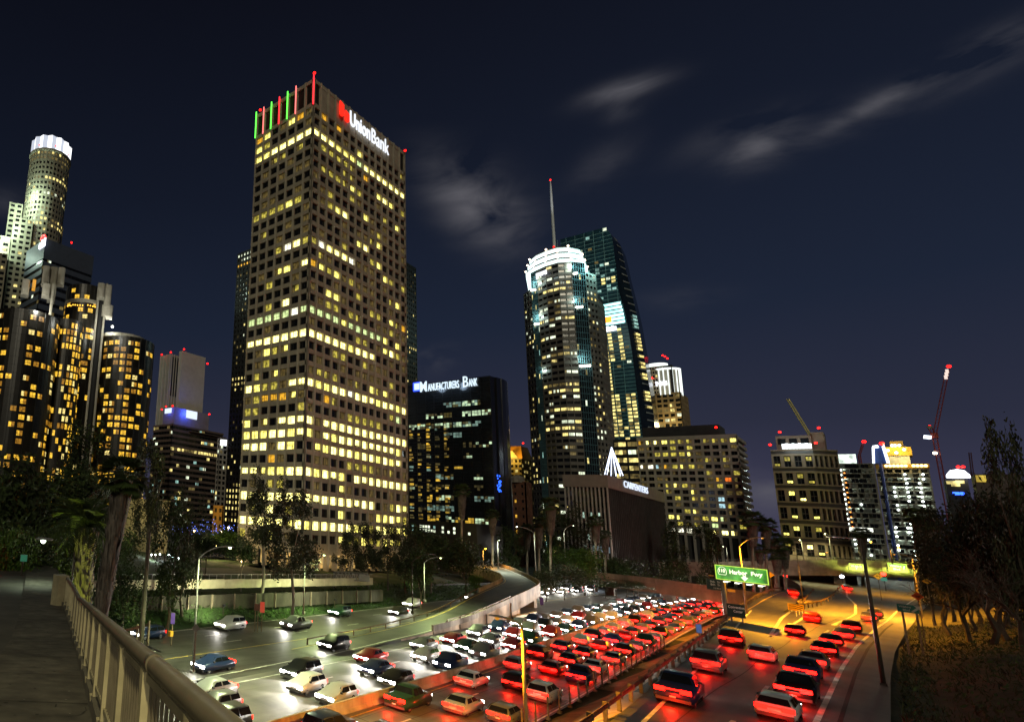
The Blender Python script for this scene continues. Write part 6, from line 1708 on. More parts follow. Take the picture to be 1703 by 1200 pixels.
def crown_mesh(kind, m, seed):
    r = random.Random(seed); q = MB(); global rnd; old = rnd; rnd = r
    if kind == 'round':
        lobes = [(Vector((r.gauss(0,.42), r.gauss(0,.42), r.uniform(-.45,.6))), r.uniform(.26,.46)) for _ in range(22)]; per, sz = 190, .058
    elif kind == 'airy':
        lobes = [(Vector((r.gauss(0,.40), r.gauss(0,.40), r.uniform(-.9,.95))), r.uniform(.17,.33)) for _ in range(30)]; per, sz = 165, .054
    elif kind == 'tall':
        lobes = [(Vector((r.gauss(0,.33), r.gauss(0,.33), r.uniform(-.95,.9))), r.uniform(.22,.36)) for _ in range(26)]; per, sz = 150, .052
    else:
        lobes = [(Vector((r.gauss(0,.5), r.gauss(0,.5), r.uniform(-.5,.35))), r.uniform(.26,.44)) for _ in range(20)]; per, sz = 190, .05
    for c, R in lobes:
        for _ in range(per):
            d = Vector((r.gauss(0,1), r.gauss(0,1), r.gauss(0,1))).normalized()*R*(r.random()**.4)
            leaf_quads(q, c+d, sz)
    rnd = old; return q.mesh('crown', m)
CR = {}
for kind, m, n in (('round', LEAF, 3), ('airy', LEAF2, 3), ('tall', LEAF, 2), ('bush', LEAF, 2)):
    CR[kind] = [crown_mesh(kind, m, 11+i+len(kind)*7) for i in range(n)]
CR['dry'] = [crown_mesh('airy', mat('brown dry leaves', (.013,.016,.007), .9, .5, .9, bump=0, detail=2), 91), crown_mesh('round', mat('brown dry leaves', (.013,.016,.007)), 92)]
CR['lit'] = [crown_mesh('round', LEAF_LIT, 77)]; CR['litbush'] = [crown_mesh('bush', LEAF_LIT, 78)]  # brighter leaf copy, lamplight put into its colour
def bare_mesh(seed):
    r = random.Random(seed); q = MB()
    def grow(p, d, l, rad, lev):
        e = p+d*l; mid = p.lerp(e, .5)+Vector((r.gauss(0,.05), r.gauss(0,.05), r.gauss(0,.03)))*l*2
        q.tube([p, mid, e], [rad, rad*.8, rad*.6], 4 if lev > 1 else 5, 0, False)
        if lev < 5:
            for _ in range(3 if lev < 4 else 2):
                nd = (d+Vector((r.gauss(0,.5), r.gauss(0,.5), r.gauss(.05,.35)))).normalized(); grow(e if r.random() < .7 else mid, nd, l*r.uniform(.6,.82), rad*.6, lev+1)
    grow(Vector((0,0,0)), Vector((.05,0,1)), .26, .022, 0)
    return q.mesh('branches', TWIG)
BARE = [bare_mesh(3), bare_mesh(4)]
def ground_at(x, y):
    if x > 120 and y > 72: return ZB
    return terrain_z(x, y)
def tree(name, label, px, r, ytop, kind, wpx=None, base=None, trunk=.38, lean=0.0, bark=BARK, group=None, cat='tree', zb=None, hscale=1.0, forks=3):
    """px: pixel column of the stem at r metres; ytop: pixel row of its top; wpx: crown width in pixels"""
    g0 = at_r(px, 950, r); z0 = ground_at(g0.x, g0.y) if zb is None else zb
    top = at_r(px, ytop, r).z; h = max(2.0, top-z0); mpp = (at_r(px+1,900,r)-at_r(px,900,r)).length
    cw = (wpx or 60)*mpp/2
    T = thing(name, label, cat, (g0.x, g0.y, z0-.2), group)
    ch = h*(1-trunk)/2*1.08*hscale; cz = z0+h-ch*.95
    cm = rnd.choice(CR[kind]); o = link('crown', cm, T, (lean*h, 0, cz-z0+.2), None, rnd.random()*6.28); o.scale = (cw*1.15, cw*1.15, ch)
    q = MB(); tr = max(.08, h*.0115); tp = Vector((g0.x+lean*h*.6, g0.y, z0+h*trunk)); b0 = Vector((g0.x, g0.y, z0-.4))
    q.tube([b0, b0.lerp(tp,.5)+Vector((rnd.gauss(0,.12),rnd.gauss(0,.12),0))*h*.1, tp], [tr*1.25, tr, tr*.8], 8)
    q.build('trunk', bark, T)
    q = MB()
    for k in range(forks):
        t = 6.28*k/forks+rnd.random(); e = tp+Vector((math.cos(t)*cw*.55, math.sin(t)*cw*.55, ch*rnd.uniform(.7,1.2)))
        q.tube([tp-Vector((0,0,.4)), tp.lerp(e,.5)+Vector((0,0,ch*.12)), e], [tr*.6, tr*.42, tr*.15], 6)
    stuff(q.build('limbs', bark, T)); return T
def frond_mesh(L, m, fan=True, seed=0, droop=.6):
    r = random.Random(seed); q = MB()
    if fan:                                    # fan palm leaf: stalk and a pleated fan of blades
        q.tube([(0,0,0),(L*.3,0,L*.10),(L*.55,0,L*.08)], [.03,.025,.02], 4)
        for k in range(15):
            t = -1.25+2.5*k/14; c = Vector((L*.55,0,L*.08)); e = c+Vector((math.cos(t)*L*.5, math.sin(t)*L*.5, -L*.12-abs(t)*L*.06+r.gauss(0,.03)))
            s = Vector((-math.sin(t),math.cos(t),0))*L*.045; mid = c.lerp(e,.55)
            q.add([c, mid-s+Vector((0,0,.02)), e, mid+s+Vector((0,0,.02))], [(0,1,2,3)])
    else:                                      # feather leaf
        P = [Vector((L*t, 0, L*(.55*t-droop*1.25*t*t))) for t in [i/9 for i in range(10)]]
        q.tube(P, [.045*(1-i/11) for i in range(10)], 4)
        for i in range(1, 10):
            for sg in (-1, 1):
                for k in range(3):
                    c = P[i-1].lerp(P[i], k/3); ln = L*.22*math.sin(math.pi*min(1,(i+.6)/10.5))+.1
                    e = c+Vector((L*.07, sg*ln, -ln*.35)); w = Vector((L*.012,0,.0)); q.add([c-w, c+w, e+w*.3, e-w*.3], [(0,1,2,3)])
    return q.mesh('frond', m)
FAN = [frond_mesh(1.7, PALML, True, i) for i in range(3)]; FEATHER = [frond_mesh(3.4, PALML, False, i, .75) for i in range(3)]
def palm(label, px, r, ytop, ybase=None, zb=None, lean=(0,0), rad=.30, skirt=.0, crown=1.0, kind='fan', nfr=34, group=None, bark=BARKP, skirt_r=.9, lit=None):
    g0 = at_r(px, 950, r); z0 = (ground_at(g0.x, g0.y) if zb is None else zb); top = at_r(px+lean[0], ytop, r).z; h = top-z0
    T = thing('palm_tree', label, 'palm', (g0.x, g0.y, z0), group)
    tl = at_r(px+lean[0], ytop, r); dx = Vector((tl.x-g0.x, tl.y-g0.y, 0))
    hc = h-1.2*crown
    P = [Vector((g0.x,g0.y,z0-.3))+dx*(t**1.3)+Vector((0,0,(hc+.3)*t)) for t in [i/7 for i in range(8)]]
    MB().tube(P, [rad*(1.25-.35*i/7) for i in range(8)], 10).build('trunk', bark, T, smooth=True)
    tp = P[-1]; loc = tp-Vector(WLOC[T.name])
    meshes = FAN if kind == 'fan' else FEATHER
    for k in range(nfr):
        t = k*2.39996; el = -.75+1.9*(k/nfr)**.8
        o = link('frond', rnd.choice(meshes), T, loc); o.rotation_euler = (rnd.gauss(0,.15), -el+rnd.gauss(0,.08), t); o.scale = (crown,)*3
    if skirt:
        q = MB(); n = 900; L = skirt*h
        for k in range(n):
            t = rnd.random()*6.283; f = rnd.random(); z = hc*1.0-L*f; rr = skirt_r*(1.08-.42*f)*rnd.uniform(.80,1.22)*crown**.5
            i = max(0, min(6.99, (z/max(.1,hc))*7)); c = P[int(i)].lerp(P[int(i)+1], i-int(i)); 
            a = Vector((math.cos(t),math.sin(t),0)); s = Vector((-a.y,a.x,0))*rnd.uniform(.05,.13); ln = rnd.uniform(.8,1.9)
            p = c+a*rr; q.add([p-s, p+s, p+s*.3-a*rr*.25-UPV*ln, p-s*.3-a*rr*.25-UPV*ln], [(0,1,2,3)])
        q.lathe([(.1,0),(skirt_r*.8,-.3),(skirt_r*.7,-L*.5),(skirt_r*.42,-L)], 10, (0,0)) if False else None
        for j in range(7):
            a_, b_ = hc-L*j/7, hc-L*(j+1)/7
            def cc(z):
                i = max(0, min(6.99, (z/max(.1,hc))*7)); return P[int(i)].lerp(P[int(i)+1], i-int(i))
            q.tube([cc(a_), cc(b_)], [skirt_r*(.85-.35*j/7)*crown**.5, skirt_r*(.85-.35*(j+1)/7)*crown**.5], 9, 0, False)
        stuff(q.build('skirt', SKIRT, T))
    return T
# left side: the dark grove
GL = 'trees in the dark grove left of the street'
tree('street_tree', 'dark spreading tree at the far left picture edge before the hotel', 14, 62, 742, 'round', 170, trunk=.3, group=GL)
tree('street_tree', 'dark dense tree beneath the middle of the hotel drums', 78, 74, 755, 'round', 150, trunk=.28, group=GL)
tree('street_tree', 'tall dark tree left of the shaggy palm, under the right hotel drum', 128, 88, 712, 'tall', 110, trunk=.3, group=GL)
tree('street_tree', 'low dark tree above the lit parking deck at far left', 40, 50, 838, 'bush', 190, trunk=.4, group=GL)
tree('street_tree', 'low olive tree between the street lamp and the forked trunk', 84, 58, 862, 'round', 130, trunk=.35, group=GL)
tree('street_tree', 'yellow green lit branch tree at the left picture edge', 4, 44, 865, 'lit', 80, trunk=.45, group=GL)
tree('forked_tree', 'slender forked tree with pale trunk just left of the shaggy palm', 121, 60, 850, 'round', 70, trunk=.62, bark=BARKP, forks=4)
tree('street_tree', 'bushy dark tree behind the skirt of the small lit palm', 152, 78, 800, 'tall', 120, trunk=.25, group=GL)
tree('eucalyptus', 'thin airy tree with bare lower branches before the beige annex', 243, 66, 742, 'airy', 62, trunk=.58, group='slender trees on the ivy bank', forks=5)
tree('eucalyptus', 'dense dark tree right of the beige annex', 283, 78, 830, 'tall', 70, trunk=.28, group='slender trees on the ivy bank')
tree('eucalyptus', 'dark twin crowned tree before the stepped office block', 308, 84, 822, 'airy', 52, trunk=.3, group='slender trees on the ivy bank')
tree('eucalyptus', 'dark tree standing close to the right of the shaggy palm', 212, 72, 882, 'tall', 90, trunk=.25)
tree('round_tree', 'umbrella shaped green tree behind the left curved lamp post', 342, 122, 884, 'round', 76, trunk=.42)
tree('round_tree', 'round dark tree behind the curved lamp arm left of the tower', 402, 108, 890, 'round', 62, trunk=.45, bark=BARKP)
tree('eucalyptus', 'tall leaning tree at the left foot of the pale tower', 436, 100, 788, 'airy', 66, trunk=.45, bark=BARKP, group='slender trees on the ivy bank')
tree('eucalyptus', 'broad airy tree with pale trunk at the corner of the pale tower', 486, 92, 826, 'airy', 92, trunk=.42, bark=BARKP, lean=-.01, group='slender trees on the ivy bank')
for i, (px, yt, w, s) in enumerate(((582,884,54,'left end of the row'),(612,874,54,'second from the left'),(645,878,58,'third from the left'),(674,886,46,'right end of the row'))):
    tree('plaza_tree', 'young airy plaza tree before the pale tower, '+s, px, 138, yt, 'airy', w, trunk=.32, zb=-13.0, group='plaza trees before the pale tower')
tree('dense_tree', 'big dark tree left of the orange street lamp', 716, 150, 868, 'round', 96, trunk=.2, zb=-13.4)
tree('dense_tree', 'mid green tree lit from the right by the orange street lamp', 774, 150, 890, 'round', 76, trunk=.2, zb=-13.2)
tree('dense_tree', 'pale bush hanging over the wall under the green lit tree', 790, 148, 948, 'litbush', 30, trunk=.2, zb=-13.6)
tree('dense_tree', 'dark tree behind the left end of the low concrete wall', 700, 132, 905, 'round', 60, trunk=.25)
# between the ramp and the overpass
tree('clipped_tree', 'dark round tree at the bend of the curving ramp', 936, 196, 930, 'bush', 100, trunk=.3, zb=-15.4)
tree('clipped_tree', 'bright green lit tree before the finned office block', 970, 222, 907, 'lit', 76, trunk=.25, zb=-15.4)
tree('clipped_tree', 'dull green tree behind the left end of the lower overpass', 1015, 242, 924, 'round', 60, trunk=.25, zb=-15.4)
tree('clipped_tree', 'dark tree right of the green lit tree under the finned block', 1052, 246, 918, 'bush', 90, trunk=.25, zb=-15.4)
tree('clipped_tree', 'dark bush hugging the left parapet end by the ramp', 905, 184, 940, 'bush', 50, trunk=.3, zb=-15.4)
for i, (px, w) in enumerate(((985,24),(1004,22),(1022,24),(1040,22),(1058,24))):
    tree('median_tree', 'small dark tree with pale stem under the lower overpass, '+ORD[i]+' from the left', px, 226, 962, 'bush', w+14, trunk=.5, zb=-15.5, group='small trees under the lower overpass')
tree('dark_tree', 'black tree mass right of the finned office block', 1122, 300, 868, 'tall', 60, trunk=.2, group='dark trees behind the street overpass')
tree('dark_tree', 'black tree left of the cluster of palms by the overpass', 1180, 300, 872, 'tall', 60, trunk=.2, group='dark trees behind the street overpass')
tree('dark_tree', 'black tree directly left of the finned office block', 925, 250, 850, 'tall', 66, trunk=.2, group='dark trees behind the street overpass')
tree('dark_tree', 'black tree before the left fins of the finned block', 965, 254, 842, 'airy', 60, trunk=.3, group='dark trees behind the street overpass')
tree('dark_tree', 'dark tree before the foot of the black glass block', 846, 226, 880, 'tall', 60, trunk=.2, group='dark trees behind the street overpass')
# palms
palm('tall leaning palm with a long shaggy skirt right beside the bridge railing', 160, 43, 762, lean=(48,0), rad=.28, skirt=.74, crown=1.25, skirt_r=.62, nfr=46, bark=BARK)
palm('small feather palm lit yellow green behind the shaggy palm', 147, 50, 846, rad=.5, skirt=.55, crown=1.25, kind='feather', nfr=40, skirt_r=.8, bark=BARK)
GP = 'fan palms between the ramp and the towers'
for px, r, yt, cr, sk, lab in ((876,232,872,1.3,.3,'short fan palm left of the twin lamp posts'),(915,214,828,1.9,.28,'tallest fan palm left of the finned block'),(990,236,858,1.6,.22,'fan palm with pale trunk before the finned block'),
      (768,210,806,1.7,.25,'fan palm before the black glass block left of the orange lamp'),(819,214,848,1.4,.22,'fan palm before the black glass block above the ramp'),(896,226,862,1.4,.3,'slim fan palm third left of the finned block'),
      (1006,240,882,1.2,.25,'low fan palm just right of the pale trunked palm')):
    palm(lab, px, r, yt, zb=-14.5, rad=.30, skirt=sk, crown=cr, nfr=30, group=GP)
GR = 'fan palms in the cluster before the stone tower'
for px, r, yt, cr, sk, lab in ((1250,290,852,2.3,.30,'tallest palm of the cluster left of the stone tower'),(1272,294,862,2.0,.30,'second palm of the cluster left of the stone tower'),(1286,298,886,1.7,.28,'smaller palm at the right of the cluster'),
      (1302,268,895,1.7,.3,'dark palm right of the green freeway sign'),(1290,266,914,1.5,.25,'low dark palm behind the end of the green freeway sign'),(1262,292,905,1.4,.2,'short pale stemmed palm under the cluster'),
      (1432,330,878,1.7,.35,'dark palm before the unfinished block'),(1524,300,846,2.1,.35,'dark palm right before the unfinished tower'),(1541,296,858,2.0,.3,'second dark palm right before the unfinished tower')):
    palm(lab, px, r, yt, zb=-13.4 if px < 1400 else -8, rad=.32, skirt=sk, crown=cr, nfr=30, group=GR)
# right hand slope: dark scrub and bare trees
GD = 'dark trees on the right hand slope'
for px, r, yt, w, kind, lab in ((1572,190,852,70,'dry','dark tree beside the overpass end on the right slope'),(1612,170,832,110,'dry','dark tree below the yellow lit shed'),(1660,150,802,110,'dry','dark tree mass under the tall right edge tree'),
      (1706,118,724,90,'airy','tall tree rising at the right picture edge'),(1694,128,800,150,'dry','broad dark tree at the right picture edge'),(1600,150,872,110,'dry','low dark scrub tree in the middle of the right slope'),
      (1650,135,868,150,'dry','low dark scrub tree in front of the right slope'),(1700,120,880,120,'dry','low scrub tree at the right picture edge'),(1540,185,890,40,'dry','slim dark tree left of the slope by the overpass')):
    tree('slope_tree', lab, px, r, yt, kind, w, trunk=.12, bark=TWIG, group=GD)
for i, (px, r, yt, s) in enumerate(((1562,150,905,1.0),(1592,140,915,1.0),(1628,128,890,1.0),(1676,112,905,1.0),(1655,132,860,1.0))):
    g0 = at_r(px, 950, r); z0 = ground_at(g0.x, g0.y); h = at_r(px, yt, r).z-z0
    T = thing('bare_tree', 'leafless brown tree on the right slope, '+ORD[i]+' counted from the road inwards', 'tree', (g0.x,g0.y,z0-.2), 'bare trees on the right slope')
    o = link('branches', BARE[i % 2], T, (0,0,0), None, i*1.7); o.scale = (h*1.15,)*3
# ground cover: ivy on the left bank, dry grass on the right slope
q = MB()
for _ in range(9000):
    x = rnd.uniform(30,165); y = yb(x)+rnd.uniform(30.2,38.5); z = terrain_z(x,y); leaf_quads(q, (x,y,z+rnd.uniform(.02,.28)), rnd.uniform(.16,.30))
o = q.build('ivy', mat('ivy leaves', (.028,.070,.009), .8, .6, .35, bump=0)); stuff(o)
q = MB()
for _ in range(14000):
    x = 28+rnd.random()**1.6*150; y = yer(x)-3.4-rnd.random()**1.4*26; z = terrain_z(x,y); a = rnd.random()*6.28; h = rnd.uniform(.15,.55); s = Vector((math.cos(a),math.sin(a),0))*rnd.uniform(.03,.08); t = Vector((rnd.gauss(0,.2),rnd.gauss(0,.2),h))
    p = Vector((x,y,z-.03)); q.add([p-s, p+s, p+t+s*.2, p+t-s*.2], [(0,1,2,3)])
o = q.build('dry_grass', mat('dry grass blades', (.030,.036,.012), .9, .5, .25, bump=0)); stuff(o)
q = MB()
for _ in range(2600):
    x = 30+rnd.random()*120; y = yer(x)-4-rnd.random()*22; leaf_quads(q, (x,y,terrain_z(x,y)+rnd.uniform(.05,.35)), rnd.uniform(.12,.3))
for _ in range(2600):
    x = rnd.uniform(6,44); y = rnd.uniform(26,62); z = terrain_z(x,y)
    if z < ZF+.6: continue
    if x*BN.x+y*BN.y < 1.6: continue
    leaf_quads(q, (x,y,z+rnd.uniform(.02,.3)), rnd.uniform(.10,.22))
o = q.build('weeds', LEAF); stuff(o)

# ================================================================== STREET LAMPS
Mpole = mat('grey lamp pole', (.30,.30,.28), .5, .15, 2, metal=.3, bump=.03); Mpole_d = mat('dark lamp pole', (.06,.045,.035), .6, .2, 2, metal=.3, bump=.03)
Mhead = mat('lamp head housing', (.25,.25,.24), .5, .1, 2, metal=.3, bump=0)
SOD, LED, GRN, WARM = (1,.40,.018), (.92,1,.72), (.80,1,.25), (1,.72,.30)
def lens(col, s):
    return emit('lamp lens %.2f %.2f %.2f %.1f' % (*col, s), col, s, sample=False)
def lamp(label, base, top_z, head, col=None, power=0, poler=.11, pm=Mpole, glow=14, spot=150, group='street lamps along the freeway', arm=True, direction=(0,0,-1), signal=False, armtop=None):
    """base, head: world points; the arm curves from the pole top to the head"""
    base = Vector(base); head = Vector(head)
    T = thing('street_lamp', label, 'street lamp', tuple(base), group)
    tp = Vector((base.x, base.y, top_z))
    MB().tube([base-Vector((0,0,.3)), base.lerp(tp,.5), tp], [poler, poler*.8, poler*.6], 10).build('pole', pm, T, smooth=True)
    q = MB(); q.box(base.x-.2,base.x+.2,base.y-.2,base.y+.2,base.z-.2,base.z+.18); q.build('base_plate', pm, T)
    d = head-tp; 
    if arm and d.length > .3:
        c = tp+Vector((d.x*.35, d.y*.35, d.z*.85)); pts = []
        for k in range(9):
            t = k/8; pts.append(tp*(1-t)**2+c*2*t*(1-t)+head*t*t)
        MB().tube(pts, [poler*.5]*9, 8).build('arm', pm, T, smooth=True)
    h = Vector((d.x,d.y,0)).normalized() if Vector((d.x,d.y,0)).length > .05 else Vector((1,0,0))
    q = MB(); s = Vector((-h.y,h.x,0))
    secs = [(-.15,.07,.06),(.1,.13,.10),(.45,.17,.11),(.75,.13,.07),(.85,.05,.03)]; vs = []; n = 8
    for (l,w,hh) in secs:
        for k in range(n):
            t = 6.283*k/n; vs.append(head+h*l+s*w*math.cos(t)+UPV*hh*math.sin(t)*(1 if math.sin(t) > 0 else .6))
    fs = [(i*n+k, i*n+(k+1) % n, (i+1)*n+(k+1) % n, (i+1)*n+k) for i in range(4) for k in range(n)]+[tuple(range(n-1,-1,-1)), tuple(range(4*n,5*n))]
    q.add(vs, fs); hd = q.build('lamp_head', Mhead, T, smooth=True)
    if col:
        q = MB(); q.sphere(tuple(head+h*.4-UPV*.08), .16, 0, 8, 6); q.build('lens', lens(col, glow), hd)
        if power:
            light('SPOT', 'lamp_light', tuple(head+h*.4-UPV*.32), power, col, T, .15, direction, math.radians(spot), .5)
    return T
# left LED lamp on the gore
b = at_z(320,1117,ZF); r = math.hypot(b.x,b.y); lamp('tall grey lamp post on the green gore with curved arm, lit white', b, at_r(331,928,r).z, at_r(376,908,r-.5), (.86,1,.50), 16000, glow=8)
# yellow lit lamp on the right of the freeway, near
hd = at_r(838,1026,47); b = at_r(874,1200,47); tp = at_r(868,1040,47); lamp('near amber lit lamp post with twin braced arm at bottom centre', (tp.x,tp.y,-13.2), tp.z, hd, SOD, 17000, glow=0.6, pm=mat('amber toned pole', (.42,.33,.14), .5, .15, 2, bump=.03), poler=.14, spot=160, direction=(0,0,-1))  # pole in an amber base colour
# dark pole right
b = at_z(1470,1139,-10); r = math.hypot(b.x,b.y); lamp('tall dark lamp post standing on the right shoulder', b, at_r(1431,896,r).z, at_r(1385,892,r+3), None, 0, pm=Mpole_d, poler=.15)
T_ = None
# lamps on the left bank and along the connector
for lab, px, yb_, yt, hx, hy, r, col, pw in (('slim lamp post on the ivy bank before the pale tower', 505,1018,930, 535,921, 96, (.80,1,.40), 15000),
        ('thin lamp post with bracket before the dark trees', 706,998,936, 729,926, 118, (.80,1,.40), 15000),
        ('rust brown lamp post on the left guardrail of the curving ramp', 686,1018,935, 716,921, 112, None, 0)):
    bb = at_r(px, yb_, r); lamp(lab, bb, at_r(px, yt, r).z, at_r(hx, hy, r-1), col, pw, pm=Mpole_d if 'rust' in lab else Mpole, glow=6)
# far lamps
for lab, px, ybase, yt, hx, hy, r, col, pw, gl, pm in (
        ('orange glaring street lamp at the top of the curving ramp', 804,938,914, 806,911, 205, SOD, 9000, 60, Mpole),
        ('pale lamp post without arm right of the orange lamp', 829,944,898, 829,897, 200, LED, 6000, 4, Mpole),
        ('white lamp with long arm before the palms left of the finned block', 892,960,886, 862,875, 205, LED, 7000, 22, Mpole),
        ('lamp post with left arm before the finned block', 940,925,884, 951,873, 230, LED, 3000, 5, Mpole),
        ('thin lamp post behind the freeway sign', 1194,940,886, 1190,885, 300, None, 0, 0, Mpole_d),
        ('green white lamp post behind the street overpass', 1211,935,910, 1204,908, 320, LED, 1500, 14, Mpole),
        ('yellow green lamp post on the street overpass left of the stone tower', 1337,931,898, 1331,897, 326, (1,.95,.45), 5000, 24, Mpole),
        ('second yellow green lamp post on the street overpass before the stone tower', 1384,930,890, 1374,887, 326, (1,.92,.40), 6000, 24, Mpole),
        ('orange lamp left before the unfinished block', 1436,935,903, 1445,900, 305, SOD, 9000, 60, Mpole_d),
        ('orange lamp right before the unfinished tower', 1484,935,914, 1491,910, 300, SOD, 9000, 60, Mpole_d)):
    hh = at_r(hx, hy, r-.5); bb = at_r(px, ybase, r); lamp(lab, (bb.x,bb.y,bb.z), at_r(px,yt,r).z, hh, col, pw, glow=gl, pm=pm, poler=.16, group='street lamps around the overpasses')
# sodium lamps that light the ramp road
for lab, pb, zt, ph, r in (('amber lamp post behind the freeway guide sign leaning over the ramp', (1240,1000), (1223,908), (1262,893), 150),
        ('amber lamp post right of the overpass signs', (1527,985), (1503,925), (1492,921), 205),
        ('slim lamp post by the arrow sign on the right slope', (1549,1000), (1537,925), (1530,922), 190)):
    bb = at_r(*pb, r); bb.z = terrain_z(bb.x,bb.y) if 'guide' not in lab else -10
    lamp(lab, bb, at_r(*zt, r).z, at_r(*ph, r), SOD, 56000 if 'arrow' not in lab else 9000, glow=1.0, pm=mat('amber lit pole', (.36,.28,.14), .5, .15, 2, bump=.03), poler=.15, spot=165, group='sodium lamps along the ramp road')
hp = on_right(1395,1022); lamp('tall sodium lamp on the gore island of the ramp road', (nose.x+22, nose.y+1.4, -9.4), 1.5, (nose.x+14, nose.y-3.5, 2.2), SOD, 34000, glow=1.5, pm=Mpole_d, poler=.10, spot=165, group='sodium lamps along the ramp road')
# small lit plaza lamps left of the tower
for i, (px, py, r, c, pw, rad) in enumerate(((246,923,150,(.85,1,.92),900,.22),(252,922,152,(.85,1,.92),0,.22),(258,922,150,(.85,1,.92),900,.22),(266,921,160,(.85,1,.92),0,.18),(281,923,156,(.85,1,.92),1200,.30),(288,925,156,(.85,1,.92),0,.28),(297,928,158,(.85,1,.92),1200,.28),
       (360,907,170,WARM,2600,.22),(402,933,165,WARM,600,.2),(380,877,190,WARM,900,.26),(323,882,185,WARM,600,.26),(368,884,190,WARM,600,.22),(293,870,190,(.8,.9,1),700,.28))):
    p = at_r(px, py, r); z0 = ZB
    T = thing('globe_lamp', 'glowing plaza globe lamp on thin post, '+ORD[i]+' of the lights left of the pale tower', 'lamp', (p.x,p.y,z0), 'plaza globe lamps left of the pale tower')
    q = MB(); q.sphere(tuple(p), rad, 0, 8, 6); q.build('globe', lens(c, 16), T); q = MB(); q.tube([(p.x,p.y,z0),(p.x,p.y,p.z-.1)], .06, 6); q.build('post', Mpole_d, T)
    if pw: light('POINT', 'globe_light', tuple(p-UPV*.6), pw, c, T, .3)
# blue light strings wound on plaza trees
E_bs = emit('blue string light', (.16,.26,1), 2.0, sample=False)
for i, (px, r) in enumerate(((291,196),(301,198),(316,200),(322,202),(333,198),(345,200),(357,202),(370,204),(386,200))):
    p = at_r(px, 884, r); T = thing('string_light_tree', 'bare plaza tree wound with blue string lights, '+ORD[i]+' from the left', 'tree', (p.x,p.y,ZB), 'plaza trees wound with blue lights')
    q = MB(); tp = at_r(px, 882, r); q.tube([(p.x,p.y,ZB),tuple(tp)], .16, 6); 
    for k in range(4): q.tube([tuple(tp), tuple(tp+Vector((rnd.gauss(0,.8),rnd.gauss(0,.8),rnd.uniform(1.2,2.6))))], .08, 5)
    q.build('trunk', BARK, T); q = MB()
    for k in range(13): c = tp+Vector((rnd.gauss(0,.7),rnd.gauss(0,.7),rnd.gauss(.6,1.3))); q.box(c.x-.1,c.x+.1,c.y-.1,c.y+.1,c.z-.1,c.z+.1)
    stuff(q.build('light_string', E_bs, T))
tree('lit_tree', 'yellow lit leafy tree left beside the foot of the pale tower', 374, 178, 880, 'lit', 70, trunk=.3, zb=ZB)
p = at_r(374, 912, 170); 


# ================================================================== SIGNS
M_sg = mat('sign green', (.012,.085,.040), .5, .08, 3, bump=0); M_sgd = mat('dark sign green', (.008,.030,.022), .5, .08, 3, bump=0); M_sw = mat('sign white', (.75,.75,.72), .5, .05, 3, bump=0)
M_sback = mat('sign back metal', (.16,.15,.14), .5, .1, 3, metal=.4, bump=0); M_sy = mat('sign yellow', (.62,.34,.02), .5, .08, 3, bump=0); M_so = mat('sign orange', (.65,.12,.015), .5, .08, 3, bump=0); M_sb = mat('sign blue', (.05,.12,.45), .5, .08, 3, bump=0); M_sk = mat('sign black', (.01,.01,.01), .6, .05, 3, bump=0); M_pur = mat('sign purple', (.10,.05,.30), .5, .1, 3, bump=0); M_red = mat('sign red', (.40,.03,.02), .5, .1, 3, bump=0)
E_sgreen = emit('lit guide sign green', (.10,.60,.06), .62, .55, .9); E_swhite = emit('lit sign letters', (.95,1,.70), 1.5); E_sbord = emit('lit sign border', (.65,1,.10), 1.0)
def panel(T, O, u, w, h, th, face, back, name='panel', border=None, bw=.14):
    """sign panel whose lower left front corner is O, facing u x up"""
    u = Vector(u).normalized(); n = u.cross(UPV); O = Vector(O)
    q = MB(); _q = O-n*th; q.obox(O, u*w, -n*th, UPV*h); q.build(name+'_back', back, T)
    q = MB(); q.obox(O+n*.03+u*.02+UPV*.02, u*(w-.04), -n*.028, UPV*(h-.04)); q.build(name, face, T)
    if border:
        q = MB()
        for (x0,x1,z0,z1) in ((0,w,0,bw),(0,w,h-bw,h),(0,bw,bw,h-bw),(w-bw,w,bw,h-bw)):
            q.obox(O+n*.06+u*x0+UPV*z0, u*(x1-x0), -n*.028, UPV*(z1-z0))
        q.build(name+'_border', border, T)
    return u, n
def px_frame(pl, pr, r, r2=None):
    A, B = at_r(*pl, r), at_r(*pr, r2 or r); u = B-A; u.z = 0; return A, u.length, u.normalized()
# 110 guide sign on a single post
rs = 142
A, w, u = px_frame((1192,968), (1279,968), rs, rs-5); zt, zb_ = at_r(1190,938,rs).z, at_r(1192,962,rs).z; h = zt-zb_
A = Vector((A.x,A.y,zb_)); T = thing('guide_sign', 'large lit green guide sign reading 110 Harbor Fwy on a grey post', 'sign', (A.x,A.y,ZF))
drop = (at_r(1279,968,rs-5).z-at_r(1192,962,rs).z)
panel(T, A, u, w, h, .25, E_sgreen, M_sback, 'panel', E_sbord, .13)
n = u.cross(UPV)
text_on('110', E_swhite, A+u*w*.085+UPV*h*.50+n*.08, u, w*.115, h*.25, T, bold=.03, extrude=.01)
text_on('Harbor', E_swhite, A+u*w*.29+UPV*h*.46+n*.08, u, w*.34, h*.30, T, bold=.03, extrude=.01)
text_on('Fwy', E_swhite, A+u*w*.70+UPV*h*.40+n*.08, u, w*.21, h*.36, T, bold=.03, extrude=.01)
q = MB(); c = A+u*w*.145+UPV*h*.55+n*.09
q.tube([c+u*(w*.085*math.cos(t))+UPV*(h*.33*math.sin(t)) for t in [(-.62+4.38*k/20) for k in range(21)]], .035, 5); q.tube([c+u*(-w*.07)-UPV*h*.20, c+u*(w*.07)-UPV*h*.20], .035, 5); q.build('route_shield', E_swhite, T)
